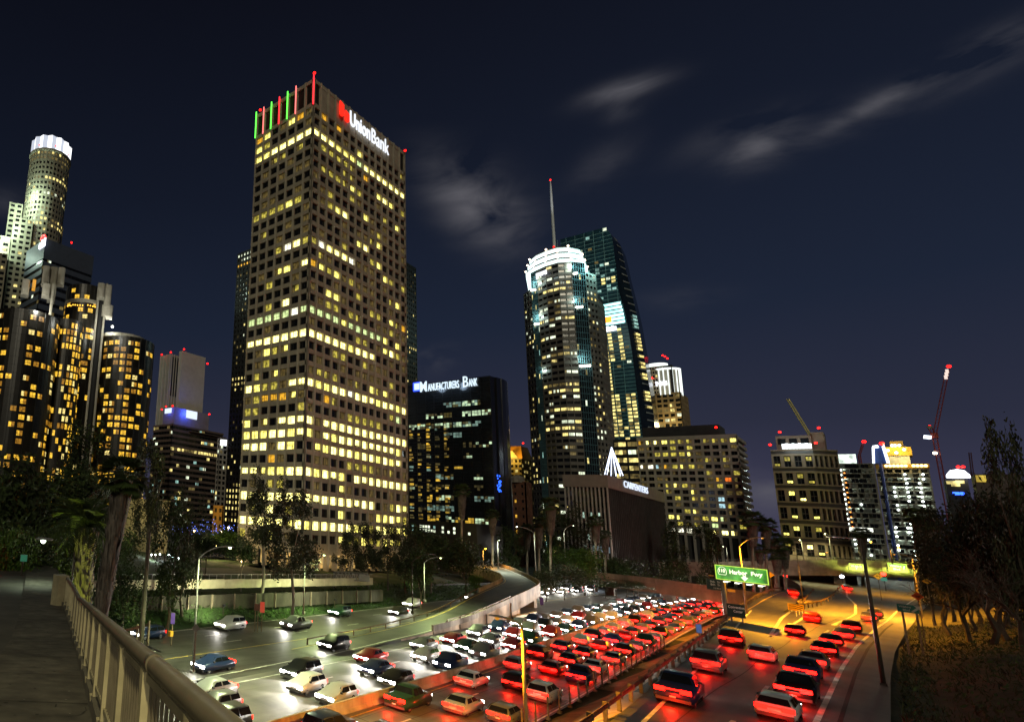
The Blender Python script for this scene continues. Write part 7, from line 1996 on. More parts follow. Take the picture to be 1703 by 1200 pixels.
q = MB(); c = A+u*w*.57+UPV*h*.12+n*.09
q.add([c+u*(-w*.07)+UPV*h*.20, c+u*(w*.0)+UPV*(h*.05-h*.1), c+u*w*.07+UPV*h*.20, c+u*w*.03+UPV*h*.20, c+u*w*.03+UPV*h*.30, c-u*w*.03+UPV*h*.30, c-u*w*.03+UPV*h*.20], [(0,1,2,3,6),(3,4,5,6)]); q.build('arrow', E_swhite, T)
E_wh = emit('bright lamp patch', (1,1,.8), 2.5)
for fx in (.28,.50,.72,.93):
    p = A+u*w*fx+n*.9-UPV*.25; q = MB(); q.box(p.x-.25,p.x+.25,p.y-.25,p.y+.25,p.z-.1,p.z+.1); q.beam(p, p-n*.9+UPV*.1, .06, .06); q.build('sign_lamp', E_wh, T)
for fx in (.3,.7): light('SPOT', 'sign_light', tuple(A+u*w*fx+n*1.1-UPV*.2), 500, (1,1,.7), T, .1, (-n*.6+UPV), math.radians(110))
pp = at_r(1203,985,rs+.5); q = MB(); q.tube([(pp.x+.4,pp.y,ZF-.2),(pp.x+.4,pp.y,zt-.4)], .32, 12); q.build('post', M_sback, T, smooth=True)
q = MB(); q.beam((pp.x+.4,pp.y,zb_+h*.3), A+u*w*.98+UPV*h*.3-n*.35, .3, .35); q.build('truss_arm', M_sback, T)
# dark lane sign on the same post line
A, w, u = px_frame((1176,980), (1201,983), rs-.5); zt2, zb2 = at_r(1177,961,rs).z, at_r(1177,979,rs).z; A.z = zb2
T = thing('lane_sign', 'dark green sign reading 9th St and 8th St left of the lit guide sign', 'sign', (A.x,A.y,zb2)); h = zt2-zb2; panel(T, A, u, w, h, .2, M_sgd, M_sback); n = u.cross(UPV); Mlt = mat('dull sign lettering', (.42,.45,.40), .5, .05, 3, bump=0)
text_on('9th  St', Mlt, A+u*w*.25+UPV*h*.66+n*.05, u, w*.68, h*.2, T, bold=.02, extrude=.008); text_on('8th  St', Mlt, A+u*w*.27+UPV*h*.40+n*.05, u, w*.66, h*.2, T, bold=.02, extrude=.008); text_on('1/2 MILE', Mlt, A+u*w*.45+UPV*h*.12+n*.05, u, w*.5, h*.13, T, bold=.01, extrude=.008)
for (x0,y0,x1,y1,rr_) in ((1178,957,1187,955,rs+2),(1210,983,1223,979,rs+40)):
    a_, w_, u_ = px_frame((x0,y0),(x1,y0),rr_); a_.z = at_r(x0,y0,rr_).z; T = thing('small_sign', 'small amber plate '+('above the dark lane sign' if x0 < 1200 else 'on the brown overpass below the guide sign'), 'sign', tuple(a_)); panel(T, a_, u_, w_, abs(at_r(x0,y1,rr_).z-a_.z)*1.1, .1, M_sy, M_sback)
# convention centre sign half hidden by the guardrail
A, w, u = px_frame((1210,1022), (1240,1022), 128); zt2, zb2 = at_r(1209,1002,128).z, at_r(1210,1024,128).z; A.z = zb2
T = thing('exit_sign', 'dark sign with white lettering half hidden behind the ramp guardrail', 'sign', (A.x,A.y,zb2)); h = zt2-zb2; panel(T, A, u, w, h, .2, M_sgd, M_sback); n = u.cross(UPV)
text_on('Convention', M_sw, A+u*w*.08+UPV*h*.66+n*.05, u, w*1.05*.85, h*.2, T, bold=.02, extrude=.008); text_on('Center', M_sw, A+u*w*.36+UPV*h*.36+n*.05, u, w*.5, h*.2, T, bold=.02, extrude=.008)
for fx in (.2,.8): p = A+u*w*fx-n*.3; MB().tube([(p.x,p.y,ZF-.2),(p.x,p.y,zt2)], .1, 8).build('post', M_sback, T)
# two lit signs on the street overpass
for (l, r_, ty, by, lab, lines) in (((1413,947),(1437,947),936,946,'lit green guide sign on the overpass left of the dark pole',(('W 6th St',.12,.42,.76,.34),)),((1478,949),(1510,951),935,949,'lit green guide sign on the overpass right of the dark pole',(('Wilshire',.10,.55,.60,.26),('Blvd',.26,.18,.36,.26)))):
    A, w, u = px_frame(l, r_, 318); zt2, zb2 = at_r(l[0],ty,318).z, at_r(l[0],by,318).z; A.z = zb2; h = zt2-zb2
    T = thing('guide_sign', lab, 'sign', tuple(A)); panel(T, A, u, w, h, .25, E_sgreen, M_sback, 'panel', E_sbord, .16); n = u.cross(UPV)
    for (t, x, z, ww, hh) in lines: text_on(t, E_swhite, A+u*w*x+UPV*h*z+n*.08, u, w*ww, h*hh, T, bold=.03, extrude=.01)
    q = MB(); c = A+u*w*(.5 if len(lines) == 1 else .84)+n*.09+UPV*h*(.2 if len(lines) == 1 else .5)
    q.add([c+u*(-w*.05)+UPV*h*.10, c-UPV*h*.14, c+u*w*.05+UPV*h*.10], [(0,1,2)]) if len(lines) == 1 else q.add([c-u*w*.05-UPV*h*.2, c-u*w*.02-UPV*h*.22, c+u*w*.04+UPV*h*.1, c+u*w*.06+UPV*h*.26, c-u*w*.03+UPV*h*.2], [(0,1,2,3,4)])
    q.build('arrow', E_swhite, T)
    for k in (.25,.75): light('SPOT', 'sign_light', tuple(A+u*w*k+n*1.6-UPV*.5), 5200, (.80,1,.13), T, .2, (-n*.5+UPV), math.radians(150))
    for k in (-.12,1.08):
        q = MB(); q.obox(A+u*w*k-n*.2-UPV*.2, u*.5, -n*.6, UPV*(h*.5)); q.build('bracket', M_sk, T)
# green exit sign on two posts by the right road
A, w, u = px_frame((1493,1017), (1529,1017), 118); zt2, zb2 = at_r(1493,1003,118).z, at_r(1494,1016,118).z; A.z = zb2; h = zt2-zb2
T = thing('exit_sign', 'green sign on two posts at the right roadside with an arrow', 'sign', (A.x,A.y,zb2)); panel(T, A, u, w, h, .12, mat('exit sign green', (.008,.13,.10), .4, .05, 3, bump=0), M_sback); n = u.cross(UPV)
text_on('Wilshire', Mlt, A+u*w*.08+UPV*h*.58+n*.05, u, w*.56, h*.24, T, bold=.02, extrude=.008); text_on('Blvd', Mlt, A+u*w*.26+UPV*h*.2+n*.05, u, w*.32, h*.24, T, bold=.02, extrude=.008)
q = MB(); c = A+u*w*.84+UPV*h*.5+n*.06; q.add([c-u*.35-UPV*.3, c-u*.2-UPV*.4, c+u*.25+UPV*.05, c+u*.4-UPV*.1, c+u*.4+UPV*.4, c-u*.1+UPV*.4, c+u*.1+UPV*.2], [(0,1,2,6),(2,3,4,5,6)]); q.build('arrow', Mlt, T)
for fx in (.22,.86): p = A+u*w*fx-n*.2; MB().box(p.x-.09,p.x+.09,p.y-.09,p.y+.09,terrain_z(p.x,p.y)-.2,zt2).build('post', M_wood, T)
# diamond signs
def diamond(lab, px, py, half, r, face, post_y=None, mark=None, cat='sign'):
    c = at_r(px, py, r); mpp = (at_r(px+1,py,r)-at_r(px,py,r)).to_2d().length; s = half*mpp; u = Vector((-c.y, c.x, 0)).normalized()*-1; n = u.cross(UPV)
    if n.dot(-c) < 0: u = -u; n = -n
    z0 = terrain_z(c.x,c.y) if post_y is None else at_r(px,post_y,r).z
    T = thing('warning_sign', lab, cat, (c.x,c.y,z0)); q = MB(); P = [c-u*s, c-UPV*s, c+u*s, c+UPV*s]; q.add(P+[p-n*.06 for p in P], [(0,1,2,3),(7,6,5,4),(0,4,5,1),(1,5,6,2),(2,6,7,3),(3,7,4,0)]); q.build('panel', face, T)
    MB().box(c.x-n.x*.12-.05,c.x-n.x*.12+.05,c.y-n.y*.12-.05,c.y-n.y*.12+.05,z0-.2,c.z+s*.5).build('post', M_wood, T)
    if mark:
        q = MB()
        for pl in mark: q.tube([c+u*s*x+UPV*s*y+n*.03 for x, y in pl], s*.07, 4)
        q.build('symbol', M_sk, T)
    return T
ARW = [((.35,-.4),(.35,.1),(-.3,.15)), ((-.1,.35),(-.35,.15),(-.1,-.05))]
diamond('orange diamond work sign leaning behind the green exit sign', 1526, 991, 11, 132, M_so, mark=[((-.4,.1),(.4,.1)),((-.3,-.15),(.3,-.15))])
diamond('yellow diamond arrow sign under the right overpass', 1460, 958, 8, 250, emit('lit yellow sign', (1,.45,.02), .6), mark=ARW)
diamond('yellow diamond sign on the slope beside the arrow lamp post', 1541, 966, 8, 180, M_sy, mark=ARW)
diamond('yellow diamond sign behind the right end of the large guide sign', 1281, 955, 7, 200, M_sy, post_y=990)
# chevron board at the gore nose
c = on_right(1324,1018); T = thing('chevron_board', 'yellow chevron board at the nose of the sunken gore', 'sign', tuple(c)); u = Vector((c.y,-c.x,0)).normalized(); n = u.cross(UPV); O = c-u*1.0+UPV*.35
panel(T, O, u, 2.1, 1.25, .1, M_sy, M_sback)
q = MB()
for k in range(3):
    z = .12+k*.36
    for sg in (-1, 1): 
        a_, b_ = O+u*(1.05)+UPV*(z+.22)+n*.05, O+u*(1.05+sg*.92)+UPV*z+n*.05; q.add([a_, b_, b_+UPV*.16, a_+UPV*.16], [(0,1,2,3) if sg < 0 else (3,2,1,0)])
q.build('chevrons', M_sk, T)
for fx in (.3,1.8): p = O+u*fx-n*.15; MB().box(p.x-.05,p.x+.05,p.y-.05,p.y+.05,c.z-.1,O.z+1.2).build('post', M_wood, T)
for k in range(3):
    c = on_right(1325+5*k, 1024-2*k); T = thing('marker_post', 'short white marker post before the chevron board, '+ORD[k]+' from the left', 'post', tuple(c), 'marker posts at the gore nose'); MB().tube([tuple(c),(c.x,c.y,c.z+.9)], .06, 6).build('post', M_sw, T)
    MB().tube([(c.x,c.y,c.z+.62),(c.x,c.y,c.z+.8)], .066, 6).build('reflector_band', M_sy, T)
# blue, purple and red roadside signs
def plate(lab, px, ytop, ybot, ybase, wpx, r, face, cat='sign', tilt=0, text=None, zb=None, posts=1):
    A, w, u = px_frame((px-wpx/2,ybot),(px+wpx/2,ybot), r); zt2, z0 = at_r(px,ytop,r).z, at_r(px,ybot,r).z; A.z = z0; zg = at_r(px,ybase,r).z if zb is None else zb
    T = thing('road_sign', lab, cat, (A.x,A.y,zg)); panel(T, A, u, w, zt2-z0, .08, face, M_sback); n = u.cross(UPV)
    for k in range(posts):
        p = A+u*w*((k+.5)/posts)-n*.14; MB().box(p.x-.05,p.x+.05,p.y-.05,p.y+.05,zg-.3,zt2).build('post', M_wood, T)
    return T, A, u, w, zt2-z0
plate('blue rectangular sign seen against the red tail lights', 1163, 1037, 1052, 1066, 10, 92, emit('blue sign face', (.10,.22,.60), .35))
T, A, u, w, h = plate('narrow purple stop sign on a post left of the tall lamp', 287, 1018, 1037, 1069, 7, 66, M_pur); q = MB(); q.box(A.x-.1,A.x+.35,A.y-.2,A.y+.2,at_r(287,1053,66).z-.3,at_r(287,1053,66).z+.25); q.build('yellow_box', M_sy, T)
T, A, u, w, h = plate('purple sign under the curving ramp by the white lights', 901, 993, 1005, 1021, 6, 172, M_pur); 
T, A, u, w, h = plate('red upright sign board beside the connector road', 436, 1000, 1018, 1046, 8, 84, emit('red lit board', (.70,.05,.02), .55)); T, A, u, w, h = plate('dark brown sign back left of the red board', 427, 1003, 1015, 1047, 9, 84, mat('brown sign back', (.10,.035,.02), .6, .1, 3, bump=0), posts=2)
diamond('grey back of a diamond sign on the tall left lamp post', 326, 1044, 7, 49, M_sback, post_y=1112)
# truss sign arm by the plaza
p0, p1 = at_r(556,998,128), at_r(612,963,124); T = thing('sign_truss', 'cantilever lattice sign arm on a pale post before the pale tower', 'sign truss', (p0.x,p0.y,p0.z))
zt2 = at_r(557,950,128).z; MB().tube([(p0.x,p0.y,p0.z-.5),(p0.x,p0.y,zt2)], .3, 10).build('post', M_sback, T)
a_ = Vector((p0.x,p0.y,zt2)); b_ = Vector((p1.x,p1.y,at_r(612,953,124).z)); q = MB(); h = 1.5
for off in (Vector((0,0,0)), Vector((.7,.5,0))):
    q.tube([a_+off, b_+off], .09, 5); q.tube([a_+off-UPV*h, b_+off-UPV*h], .09, 5)
    for k in range(9):
        c0, c1 = a_.lerp(b_,k/9)+off, a_.lerp(b_,(k+1)/9)+off; q.tube([c0-UPV*h, c0], .06, 4); q.tube([c0, c1-UPV*h], .05, 4)
stuff(q.build('lattice', M_steel, T))
q = MB(); 
c0 = a_.lerp(b_,.74)-UPV*h*.9; uu = (b_-a_); uu.z = 0; uu.normalize(); q.obox(c0-Vector((.1,.1,0)), uu*2.2, uu.cross(UPV)*-.1, UPV*h*.8); q.build('sign_back', mat('pale sign back', (.40,.40,.36), .5, .1, 2, bump=0), T)
# fallen pale beam by the viaduct
p0, p1 = at_z(856,1026,ZF+.3), at_z(890,1018,ZF+.3); q = MB(); q.beam(p0, p1, .5, .5); tag(q.build('crash_barrier', M_pale, None, tuple((p0+p1)/2)), 'short pale crash barrier under the curving ramp', 'barrier')
p0, p1 = at_r(200,1050,70), at_r(249,1037,66); T = thing('guard_fence', 'short broken timber guard fence on the dark bank behind the railing', 'fence', tuple(p0)); MB().beam(p0, p1, .12, .3).build('rail', M_wood, T)
for k in (.1,.6,.98): p = p0.lerp(p1,k); MB().box(p.x-.1,p.x+.1,p.y-.1,p.y+.1,p.z-2.2,p.z+.35).build('post', M_wood, T)
# traffic signals
def signal(lab, px, py, r, ybase, col=(1,.02,.01)):
    p = at_r(px, py, r); zb2 = at_r(px, ybase, r).z; T = thing('traffic_signal', lab, 'traffic light', (p.x,p.y,zb2)); q = MB(); q.box(p.x+.05,p.x+.4,p.y-.28,p.y+.28,p.z-1.0,p.z+.4); q.build('housing', M_sk, T); MB().tube([(p.x+.3,p.y,zb2-.3),(p.x+.3,p.y,p.z)], .08, 6).build('pole', Mpole_d, T)
    q = MB(); q.sphere(tuple(p), .5, 0, 8, 6); q.build('lamp', lens(col, 14), T)
signal('red traffic light over the crest beside the palms', 1306, 957, 300, 985); signal('red traffic light beside the yellow diamond arrow sign', 1469, 954, 262, 980)
signal('white signal glow left of the overpass pier', 1400, 958, 310, 972, (.75,.82,1))
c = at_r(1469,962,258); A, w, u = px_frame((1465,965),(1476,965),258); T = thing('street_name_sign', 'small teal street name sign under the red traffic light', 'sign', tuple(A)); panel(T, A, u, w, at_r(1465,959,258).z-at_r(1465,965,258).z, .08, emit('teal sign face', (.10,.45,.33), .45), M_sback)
# green street name sign and lamps at far left
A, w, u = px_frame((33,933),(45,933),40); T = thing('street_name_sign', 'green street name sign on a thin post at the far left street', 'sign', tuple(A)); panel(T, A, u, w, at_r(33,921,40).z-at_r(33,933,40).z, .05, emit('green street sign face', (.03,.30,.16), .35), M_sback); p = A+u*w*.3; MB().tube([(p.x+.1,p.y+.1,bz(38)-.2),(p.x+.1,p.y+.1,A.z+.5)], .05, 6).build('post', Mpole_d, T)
b = bp(34, 1.6); lamp('short lamp post on the grass beyond the bridge end', b, at_r(82,915,34).z, at_r(84,897,34), (.8,1,.7), 250, glow=6, pm=Mpole_d, poler=.07, group='street lamps along the freeway', arm=False)
# lit parking deck far left
c = at_r(40, 950, 62); T = thing('parking_deck', 'low parking deck with bright greenish interior at the far left', 'building', tuple(c)); u = (at_r(76,950,62)-at_r(-30,950,62)); u.z = 0; L_ = u.length; u.normalize(); n = u.cross(UPV); O = at_r(-30,950,62); zt2, zm = at_r(40,938,62).z, at_r(40,962,62).z; O.z = 0
q = MB(); q.obox(O+UPV*zt2-n*0, u*L_, -n*14, UPV*1.4); q.build('roof_slab', M_conc_dark, T); q = MB(); q.obox(O+UPV*(zm-1), u*L_, -n*.3, UPV*1.1); q.build('parapet', M_conc_dark, T)
q = MB(); q.obox(O-n*8+UPV*(zm-1), u*L_, -n*.3, UPV*(zt2-zm+1.4)); q.build('rear_wall', emit('lit deck wall', (.80,1,.62), .8, .5, .25), T)
for k in range(9): p = O+u*(L_*k/8.3+.3)-n*.5; MB().box(p.x-.25,p.x+.25,p.y-.25,p.y+.25,zm-1,zt2).build('column', M_conc_dark, T)
light('POINT', 'deck_light', tuple(O+u*L_*.45-n*3+UPV*(zt2-.5)), 500, (.8,1,.7), T, .3)
light('POINT', 'deck_light', tuple(O+u*L_*.85-n*3+UPV*(zt2-.5)), 500, (.8,1,.7), T, .3)
# hidden side lamp added to light the small palm, shaped as a bollard
p = at_r(132, 955, 47); T = thing('added_palm_lamp', 'small added ground lamp aimed at the lit feather palm', 'lamp', (p.x,p.y,terrain_z(p.x,p.y))); z0 = terrain_z(p.x,p.y)
q = MB(); q.box(p.x-.12,p.x+.12,p.y-.12,p.y+.12,z0-.2,z0+.5); q.build('post', M_sk, T); pl = at_r(150,890,52); light('SPOT', 'palm_light', (p.x,p.y,z0+.7), 9000, (.85,1,.12), T, .1, pl-Vector((p.x,p.y,z0+.7)), math.radians(70))
# unseen street lamp added behind the camera to light the bridge walkway
b = bp(-6, -2.2); lamp('added street lamp on the bridge behind the viewpoint', b, 8.2, bp(-5,-1.5)+UPV*10.2, (1,.86,.46), 5500, glow=4, group='street lamps along the freeway', spot=150)
def floodlight(label, pos, target, power, col, ang=120):  # fill lamps with made-up housings, added to brighten wall and tree
    pos = Vector(pos); d = (Vector(target)-pos).normalized(); T = thing('floodlight', label, 'floodlight', tuple(pos), None); q = MB()
    q.box(pos.x-.05,pos.x+.05,pos.y-.05,pos.y+.05,pos.z-1.2,pos.z+.1); q.build('post', Mpole_d, T); q = MB(); s_ = d.cross(UPV).normalized()*.22
    q.beam(pos-s_-d*.12+UPV*.16, pos+s_-d*.12+UPV*.16, .22, .26); q.build('housing', M_sk, T); light('SPOT', 'added_fill_beam', tuple(pos+d*.12+UPV*.16), power, col, T, .2, d, math.radians(ang))
for x, lab in ((60,'near added fill lamp on the ivy bank aimed at the pale parapet'),(86,'farther added fill lamp on the ivy bank aimed at the pale parapet')):
    floodlight(lab, (x, 58.5, terrain_z(x,58.5)+3.2), (x, 66, -10.6), 5500, (.95,1,.58), 140)
p = at_r(1005, 946, 232); floodlight('small added fill lamp on the brown overpass aimed at the green tree', (p.x-1.2,p.y,p.z+.6), at_r(968,928,222), 4200, (.85,1,.2), 75)

# ================================================================== VEHICLES
M_tyre = M_black; M_rim = mat('wheel rim', (.35,.35,.36), .35, .1, 3, metal=.8, bump=0); M_cglass = glass('car glass', (.010,.012,.014), .08, .1)
E_head = emit('headlight', (1,.96,.86), 26, sample=False); E_tail = emit('tail light', (1,.004,.002), 12, sample=False); E_drl = emit('amber side light', (1,.42,.03), 6, sample=False)
M_chrome = mat('grey bumper plastic', (.05,.05,.05), .5, .1, 3, bump=0); M_lens = mat('dull lamp glass', (.25,.25,.25), .2, .1, 3, bump=0); M_lensr = mat('dull red lamp glass', (.25,.01,.01), .2, .1, 3, bump=0); M_plate = mat('licence plate', (.6,.6,.56), .5, .05, 3, bump=0)
PAINT = {n: mat(n+' car paint', c, .28, .05, 1, metal=.25, bump=0, spec=.6) for n, c in (('white',(.72,.72,.70)),('silver',(.42,.43,.44)),('grey',(.17,.175,.18)),('black',(.012,.012,.013)),('dark blue',(.020,.035,.10)),('red',(.32,.02,.02)),('beige',(.42,.36,.26)),('dark green',(.02,.06,.035)))}
TYPES = {'sedan': (4.7,1.82,1.45,[(-2.35,.55),(-2.3,.90),(-1.65,1.0),(-1.05,1.42),(.35,1.45),(1.15,.98),(2.15,.84),(2.35,.55)]), 'hatchback': (4.2,1.78,1.5,[(-2.1,.5),(-2.08,1.0),(-1.75,1.42),(.2,1.5),(1.0,1.0),(1.9,.86),(2.1,.52)]),
   'suv': (4.7,1.9,1.75,[(-2.3,.6),(-2.3,1.1),(-2.0,1.70),(.3,1.75),(1.0,1.18),(2.15,1.05),(2.35,.62)]), 'van': (5.0,1.95,1.95,[(-2.5,.55),(-2.5,1.15),(-2.4,1.92),(.9,1.95),(1.7,1.15),(2.35,1.0),(2.5,.55)]), 'pickup': (5.4,1.95,1.8,[(-2.7,.65),(-2.7,1.15),(-.9,1.15),(-.75,1.75),(.6,1.8),(1.2,1.2),(2.55,1.08),(2.7,.65)])}
CARM = {}
def car_meshes(kind):
    if kind in CARM: return CARM[kind]
    L, Wd, H, prof = TYPES[kind]; hw = Wd/2
    belt = 1.0 if kind in ('sedan','hatchback') else 1.15
    # body shell: side profile swept across, narrowing above the belt line
    def half(z): return hw if z <= belt else hw-(z-belt)/(H-belt+.001)*.24
    pts = prof+[(prof[-1][0]-.12,.24),(prof[0][0]+.12,.24)]; n = len(pts)
    q = MB(); ys = (-1,-.82,.82,1)
    rows = []
    for s in ys:
        ins = .07 if abs(s) == 1 else 0
        rows.append([(x*(1-ins*.12), s*half(z)*(1 if abs(s) == 1 else .97), z-(ins*.7 if z > .8 else 0)) for x, z in pts])
    for r in rows: q.v += r
    for i in range(3):
        for k in range(n): q.f.append((i*n+k, i*n+(k+1) % n, (i+1)*n+(k+1) % n, (i+1)*n+k)); q.m.append(0)
    q.f.append(tuple(range(n-1,-1,-1))); q.m.append(0); q.f.append(tuple(range(3*n,4*n))); q.m.append(0)
    body = q.mesh('body', PAINT['silver'])
    import bmesh
    bm = bmesh.new(); bm.from_mesh(body); bmesh.ops.recalc_face_normals(bm, faces=bm.faces)
    bmesh.ops.bevel(bm, geom=[e for e in bm.edges if e.calc_face_angle(0) > .25], offset=.07, segments=2, affect='EDGES', clamp_overlap=True)
    bm.to_mesh(body); bm.free(); body.polygons.foreach_set('use_smooth', [True]*len(body.polygons))
    # glazing follows the sloping upper profile
    up = [p for p in prof if p[1] > belt-.04]
    def gl(a, b, f0=.08, f1=.92):
        (xa,za),(xb,zb_) = a, b; g = MB(); ya, y2 = half(max(za,belt+.05))*.86, half(max(zb_,belt+.05))*.86; nx, nz = -(zb_-za), (xb-xa); l = math.hypot(nx,nz); nx, nz = nx/l*.02, nz/l*.02
        P = lambda t: (xa+(xb-xa)*t+nx, za+(zb_-za)*t+nz, ya+(y2-ya)*t); p, r_ = P(f0), P(f1); g.quad((p[0],-p[2],p[1]),(p[0],p[2],p[1]),(r_[0],r_[2],r_[1]),(r_[0],-r_[2],r_[1])); return g
    ir = max(range(len(prof)-1), key=lambda i: prof[i][1]+prof[i+1][1])
    rear, front = gl(prof[ir-1], prof[ir]).mesh('rear_window', M_cglass), gl(prof[ir+2], prof[ir+1]).mesh('windscreen', M_cglass)
    xr, xf = prof[ir][0], prof[ir+1][0]; x0, x1 = prof[ir-1][0]+(.25 if kind != 'pickup' else .05), prof[ir+2][0]-.25
    sides = []
    for s in (-1, 1):
        g = MB(); zt = H-.10; zb2 = belt+.04; y0, y1 = s*(half(zb2)+.012), s*(half(zt)+.012)
        mid = (xr+xf)/2+.05
        for a, b, c, d in ((x0,mid-.05,mid-.05,max(xr,x0)),(mid+.05,x1,xf,mid+.05)):
            P = [(a,y0,zb2),(b,y0,zb2),(c,y1,zt),(d,y1,zt)]; g.quad(*(P if s < 0 else P[::-1]))
        sides.append(g.mesh('side_window', M_cglass))
    wl = MB(); R_ = .33 if kind in ('sedan','hatchback') else .37
    w = MB(); w.v = []; 
    w.tube([(0,-.11,0),(0,.11,0)], R_, 14); tyre = w.mesh('tyre', M_tyre, smooth=False)
    w = MB(); w.tube([(0,-.118,0),(0,.118,0)], R_*.62, 10); rim = w.mesh('rim', M_rim)
    xe, xb_ = prof[-1][0], prof[0][0]; zh = prof[-1][1]+.12; zt_ = (prof[0][1]+prof[1][1])/2+.05
    def lampm(x, y, w_, h_, z, d, m, name):
        g = MB(); g.box(min(x,x+d),max(x,x+d),y-w_/2,y+w_/2,z-h_/2,z+h_/2); return g.mesh(name, m)
    hl = [lampm(xe-.16, s*hw*.70, .48, .22, zh, .16, m, 'headlight') for m in (E_head, M_lens) for s in (-1,1)]
    tl = [lampm(xb_+.06, s*hw*.66, .56, .26, zt_, -.10, m, 'taillight') for m in (E_tail, M_lensr) for s in (-1,1)]
    bl = MB(); bl.box(xb_-.055,xb_-.03,-hw*.42,hw*.42,zt_+.02,zt_+.11); tbar = bl.mesh('added_tail_bar', E_tail); bl = MB(); bl.box(xe-.03,xe+.0,-hw*.45,hw*.45,zh+.03,zh+.09); hbar = bl.mesh('added_front_bar', E_head)  # glowing bars added across each car to thicken the lines of light
    bump = MB(); bump.box(xe-.12,xe+.05,-hw*.9,hw*.9,.26,.46); fb = bump.mesh('front_bumper', M_chrome); bump = MB(); bump.box(xb_-.05,xb_+.12,-hw*.9,hw*.9,.28,.48); rb = bump.mesh('rear_bumper', M_chrome)
    g = MB(); g.box(xb_-.075,xb_-.05,-.16,.16,.52,.62); pl = g.mesh('licence_plate', M_plate)
    mr = []
    for s in (-1, 1): g = MB(); g.box(x1-.1,x1+.08,s*(hw+.02)-.09,s*(hw+.02)+.09,belt-.02,belt+.12); mr.append(g.mesh('mirror', M_chrome))
    CARM[kind] = dict(body=body, glass=[rear, front]+sides, tyre=tyre, rim=rim, R=R_, wx=(prof[0][0]+.85, prof[-1][0]-.85), hw=hw, hl=hl, tl=tl, rest=[fb, rb, pl]+mr, tbar=tbar, hbar=hbar, L=L, xe=xe, xb=xb_); return CARM[kind]
def car(kind, colour, pos, ang, label, group, detail=2, head=True, tail=True, red=0, white=0, pitch=0.0, redcol=(1,.012,.004)):
    C = car_meshes(kind); T = thing({'suv':'suv_car','sedan':'sedan_car','hatchback':'hatchback_car','van':'van','pickup':'pickup_truck'}[kind], label, 'car' if kind not in ('van','pickup') else kind.replace('pickup','pickup truck'), tuple(pos), group, ang)
    T.rotation_euler = (0, -pitch, ang)
    b = link('body', C['body'], T); b.material_slots[0].link = 'OBJECT'; b.material_slots[0].material = PAINT[colour]
    for i in ((0,1) if head else (2,3)): 
        if detail or head: link('headlight', C['hl'][i], T)
    for i in ((0,1) if tail else (2,3)): 
        if detail or tail: link('taillight', C['tl'][i], T)
    if tail: link('added_tail_bar', C['tbar'], T)
    if head and kind != 'pickup': link('added_front_bar', C['hbar'], T)
    if detail:
        for m in C['glass']: link(m.name.split('.')[0], m, T)
        for x in C['wx']:
            for s in (-1, 1):
                w = link('wheel', C['tyre'], T, (x, s*(C['hw']-.12), C['R']))
                if detail > 1: link('rim', C['rim'], w)
        if detail > 1:
            for m in C['rest']: link(m.name.split('.')[0], m, T)
    if red: light('POINT', 'tail_glow', (C['xb']-1.1, 0, .32), red*.8, redcol, None, .22).parent = T
    if white: light('SPOT', 'head_glow', (C['xe']+.1, 0, .75), white, (1,.95,.86), None, .2, (1,0,-.10), math.radians(105), .8).parent = T
    return T
rc = random.Random(21); CK = ['sedan','sedan','sedan','hatchback','hatchback','suv','suv','pickup']; CC = ['white','silver','silver','grey','grey','grey','black','black','black','black','dark blue','dark blue','dark green','red']
NAME = {'sedan':'sedan','hatchback':'hatchback','suv':'estate car','van':'van','pickup':'pickup truck'}
def lane(xs, yf, zf, sense, lane_name, group, end_name, red=0, white=0, start=0, near=110, jit=.22, redcol=(1,.012,.004)):
    for i, x in enumerate(xs):
        y = yf(x)+rc.uniform(-jit,jit); dy = (yf(x+2)-yf(x-2))/4; z = zf(x); ang = math.atan2(dy,1)+(0 if sense > 0 else math.pi); k, c = rc.choice(CK), rc.choice(CC)
        r = math.hypot(x,y); det = 2 if r < 75 else 1 if r < near else 0
        lab = '%s %s, %s from near end of %s' % (c, NAME[k], ORD[i+start], lane_name)
        dz = (zf(x+2)-zf(x-2))/4*sense
        car(k, c, (x,y,z), ang, lab, group, det, head=True, tail=True, red=red*rc.uniform(.7,1.3)*min(1.2, .30+r/190), white=white*rc.uniform(.7,1.3)*min(1.2, .04+r/190), pitch=math.atan(dz), redcol=redcol)
def spaced(x0, x1, g0, g1, seed):
    r = random.Random(seed); x = x0; out = []
    while x < x1: out.append(x); x += r.uniform(g0, g1)*(1.55 if x < 78 else 1.15 if x < 110 else 1)
    return out
GRD, GWH = 'cars driving away with red tail lights on the freeway', 'oncoming cars with white headlights on the freeway'
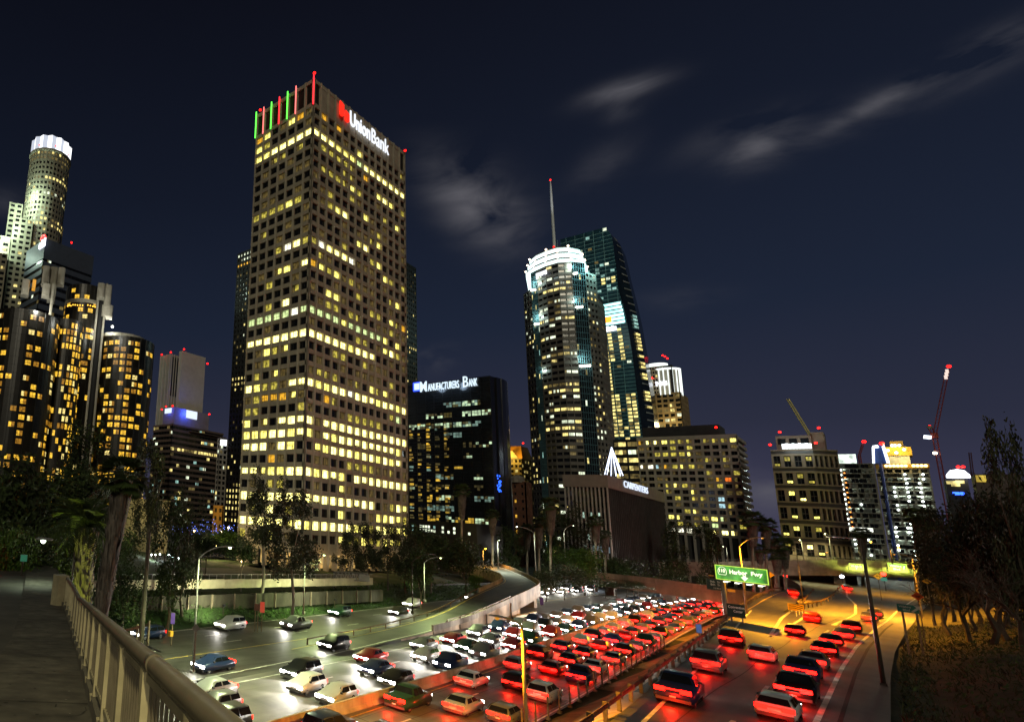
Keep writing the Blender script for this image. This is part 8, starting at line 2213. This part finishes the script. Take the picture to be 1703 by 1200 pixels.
for k, nm in enumerate(('inner red lane','middle red lane','red lane beside the fence')):
    lane(spaced(40+k*3, 312, 7.0, 9.6, 5+k), (lambda kk: lambda x: yb(x)-.6-3.05*(kk+.5))(k), fz, 1, nm, GRD, '', red=380)
for k, nm in enumerate(('inner white lane','middle white lane','outer white lane')):
    lane(spaced(33+k*2.5, 318, 7.0, 9.6, 15+k), (lambda kk: lambda x: yb(x)+.6+3.05*(kk+.5))(k), fz, -1, nm, GWH, '', white=7000)
GCN = 'oncoming cars on the connector road'
lane([46,61,90,118,150,171,186,201,214,226,238,250], lambda x: yb(x)+27.2, fz, -1, 'far connector lane', GCN, '', white=1300)
lane([36,72,104,140,166,182,196,209,222,236], lambda x: yb(x)+23.6, fz, -1, 'middle connector lane', GCN, '', white=1300)
lane([44,66], lambda x: yb(x)+14.2-.01*x, fz, -1, 'merging ramp lane', GCN, '', white=1300)
# ramp road on the right
GRR = 'cars climbing the ramp road on the right'
xr = lambda x: zr(x)
lane([57.5,66.5,78,88,101,113,126,140], lambda x: lerp_tab([(50,6.0),(78,6.3),(117,6.6),(160,6.1),(213,4.6)], x), xr, 1, 'right ramp lane', GRR, '', red=480)
lane([55.5,72,95], lambda x: lerp_tab([(50,10.4),(80,12.0),(110,14.1),(140,16.8)], x)-.1, xr, 1, 'left ramp lane', GRR, '', red=480)
lane([86,120,150], lambda x: lerp_tab([(80,9.6),(110,10.3),(150,10.8),(190,11.2)], x), xr, 1, 'middle ramp lane', GRR, '', red=480)
lane([172,186], lambda x: lerp_tab([(160,5.8),(213,4.3),(260,2.2)], x), xr, 1, 'far right exit lane', GRR, '', red=300)
lane([232,243], lambda x: 19.4+(x-232)*.10, lambda x: zl(min(x,262)), 1, 'left branch ramp crest', GRR, '', red=500)
lane([282,296], lambda x: 12.2+(x-282)*.05, xr, 1, 'road under the overpass', GRR, '', red=500)
# the car on the bridge street, far left
p = bp(47, -4.0); car('sedan', 'silver', tuple(p), math.atan2(BD.y,BD.x), 'silver sedan with red tail lights at the far left of the bridge street', 'cars on the bridge street', 2, head=True, red=150)
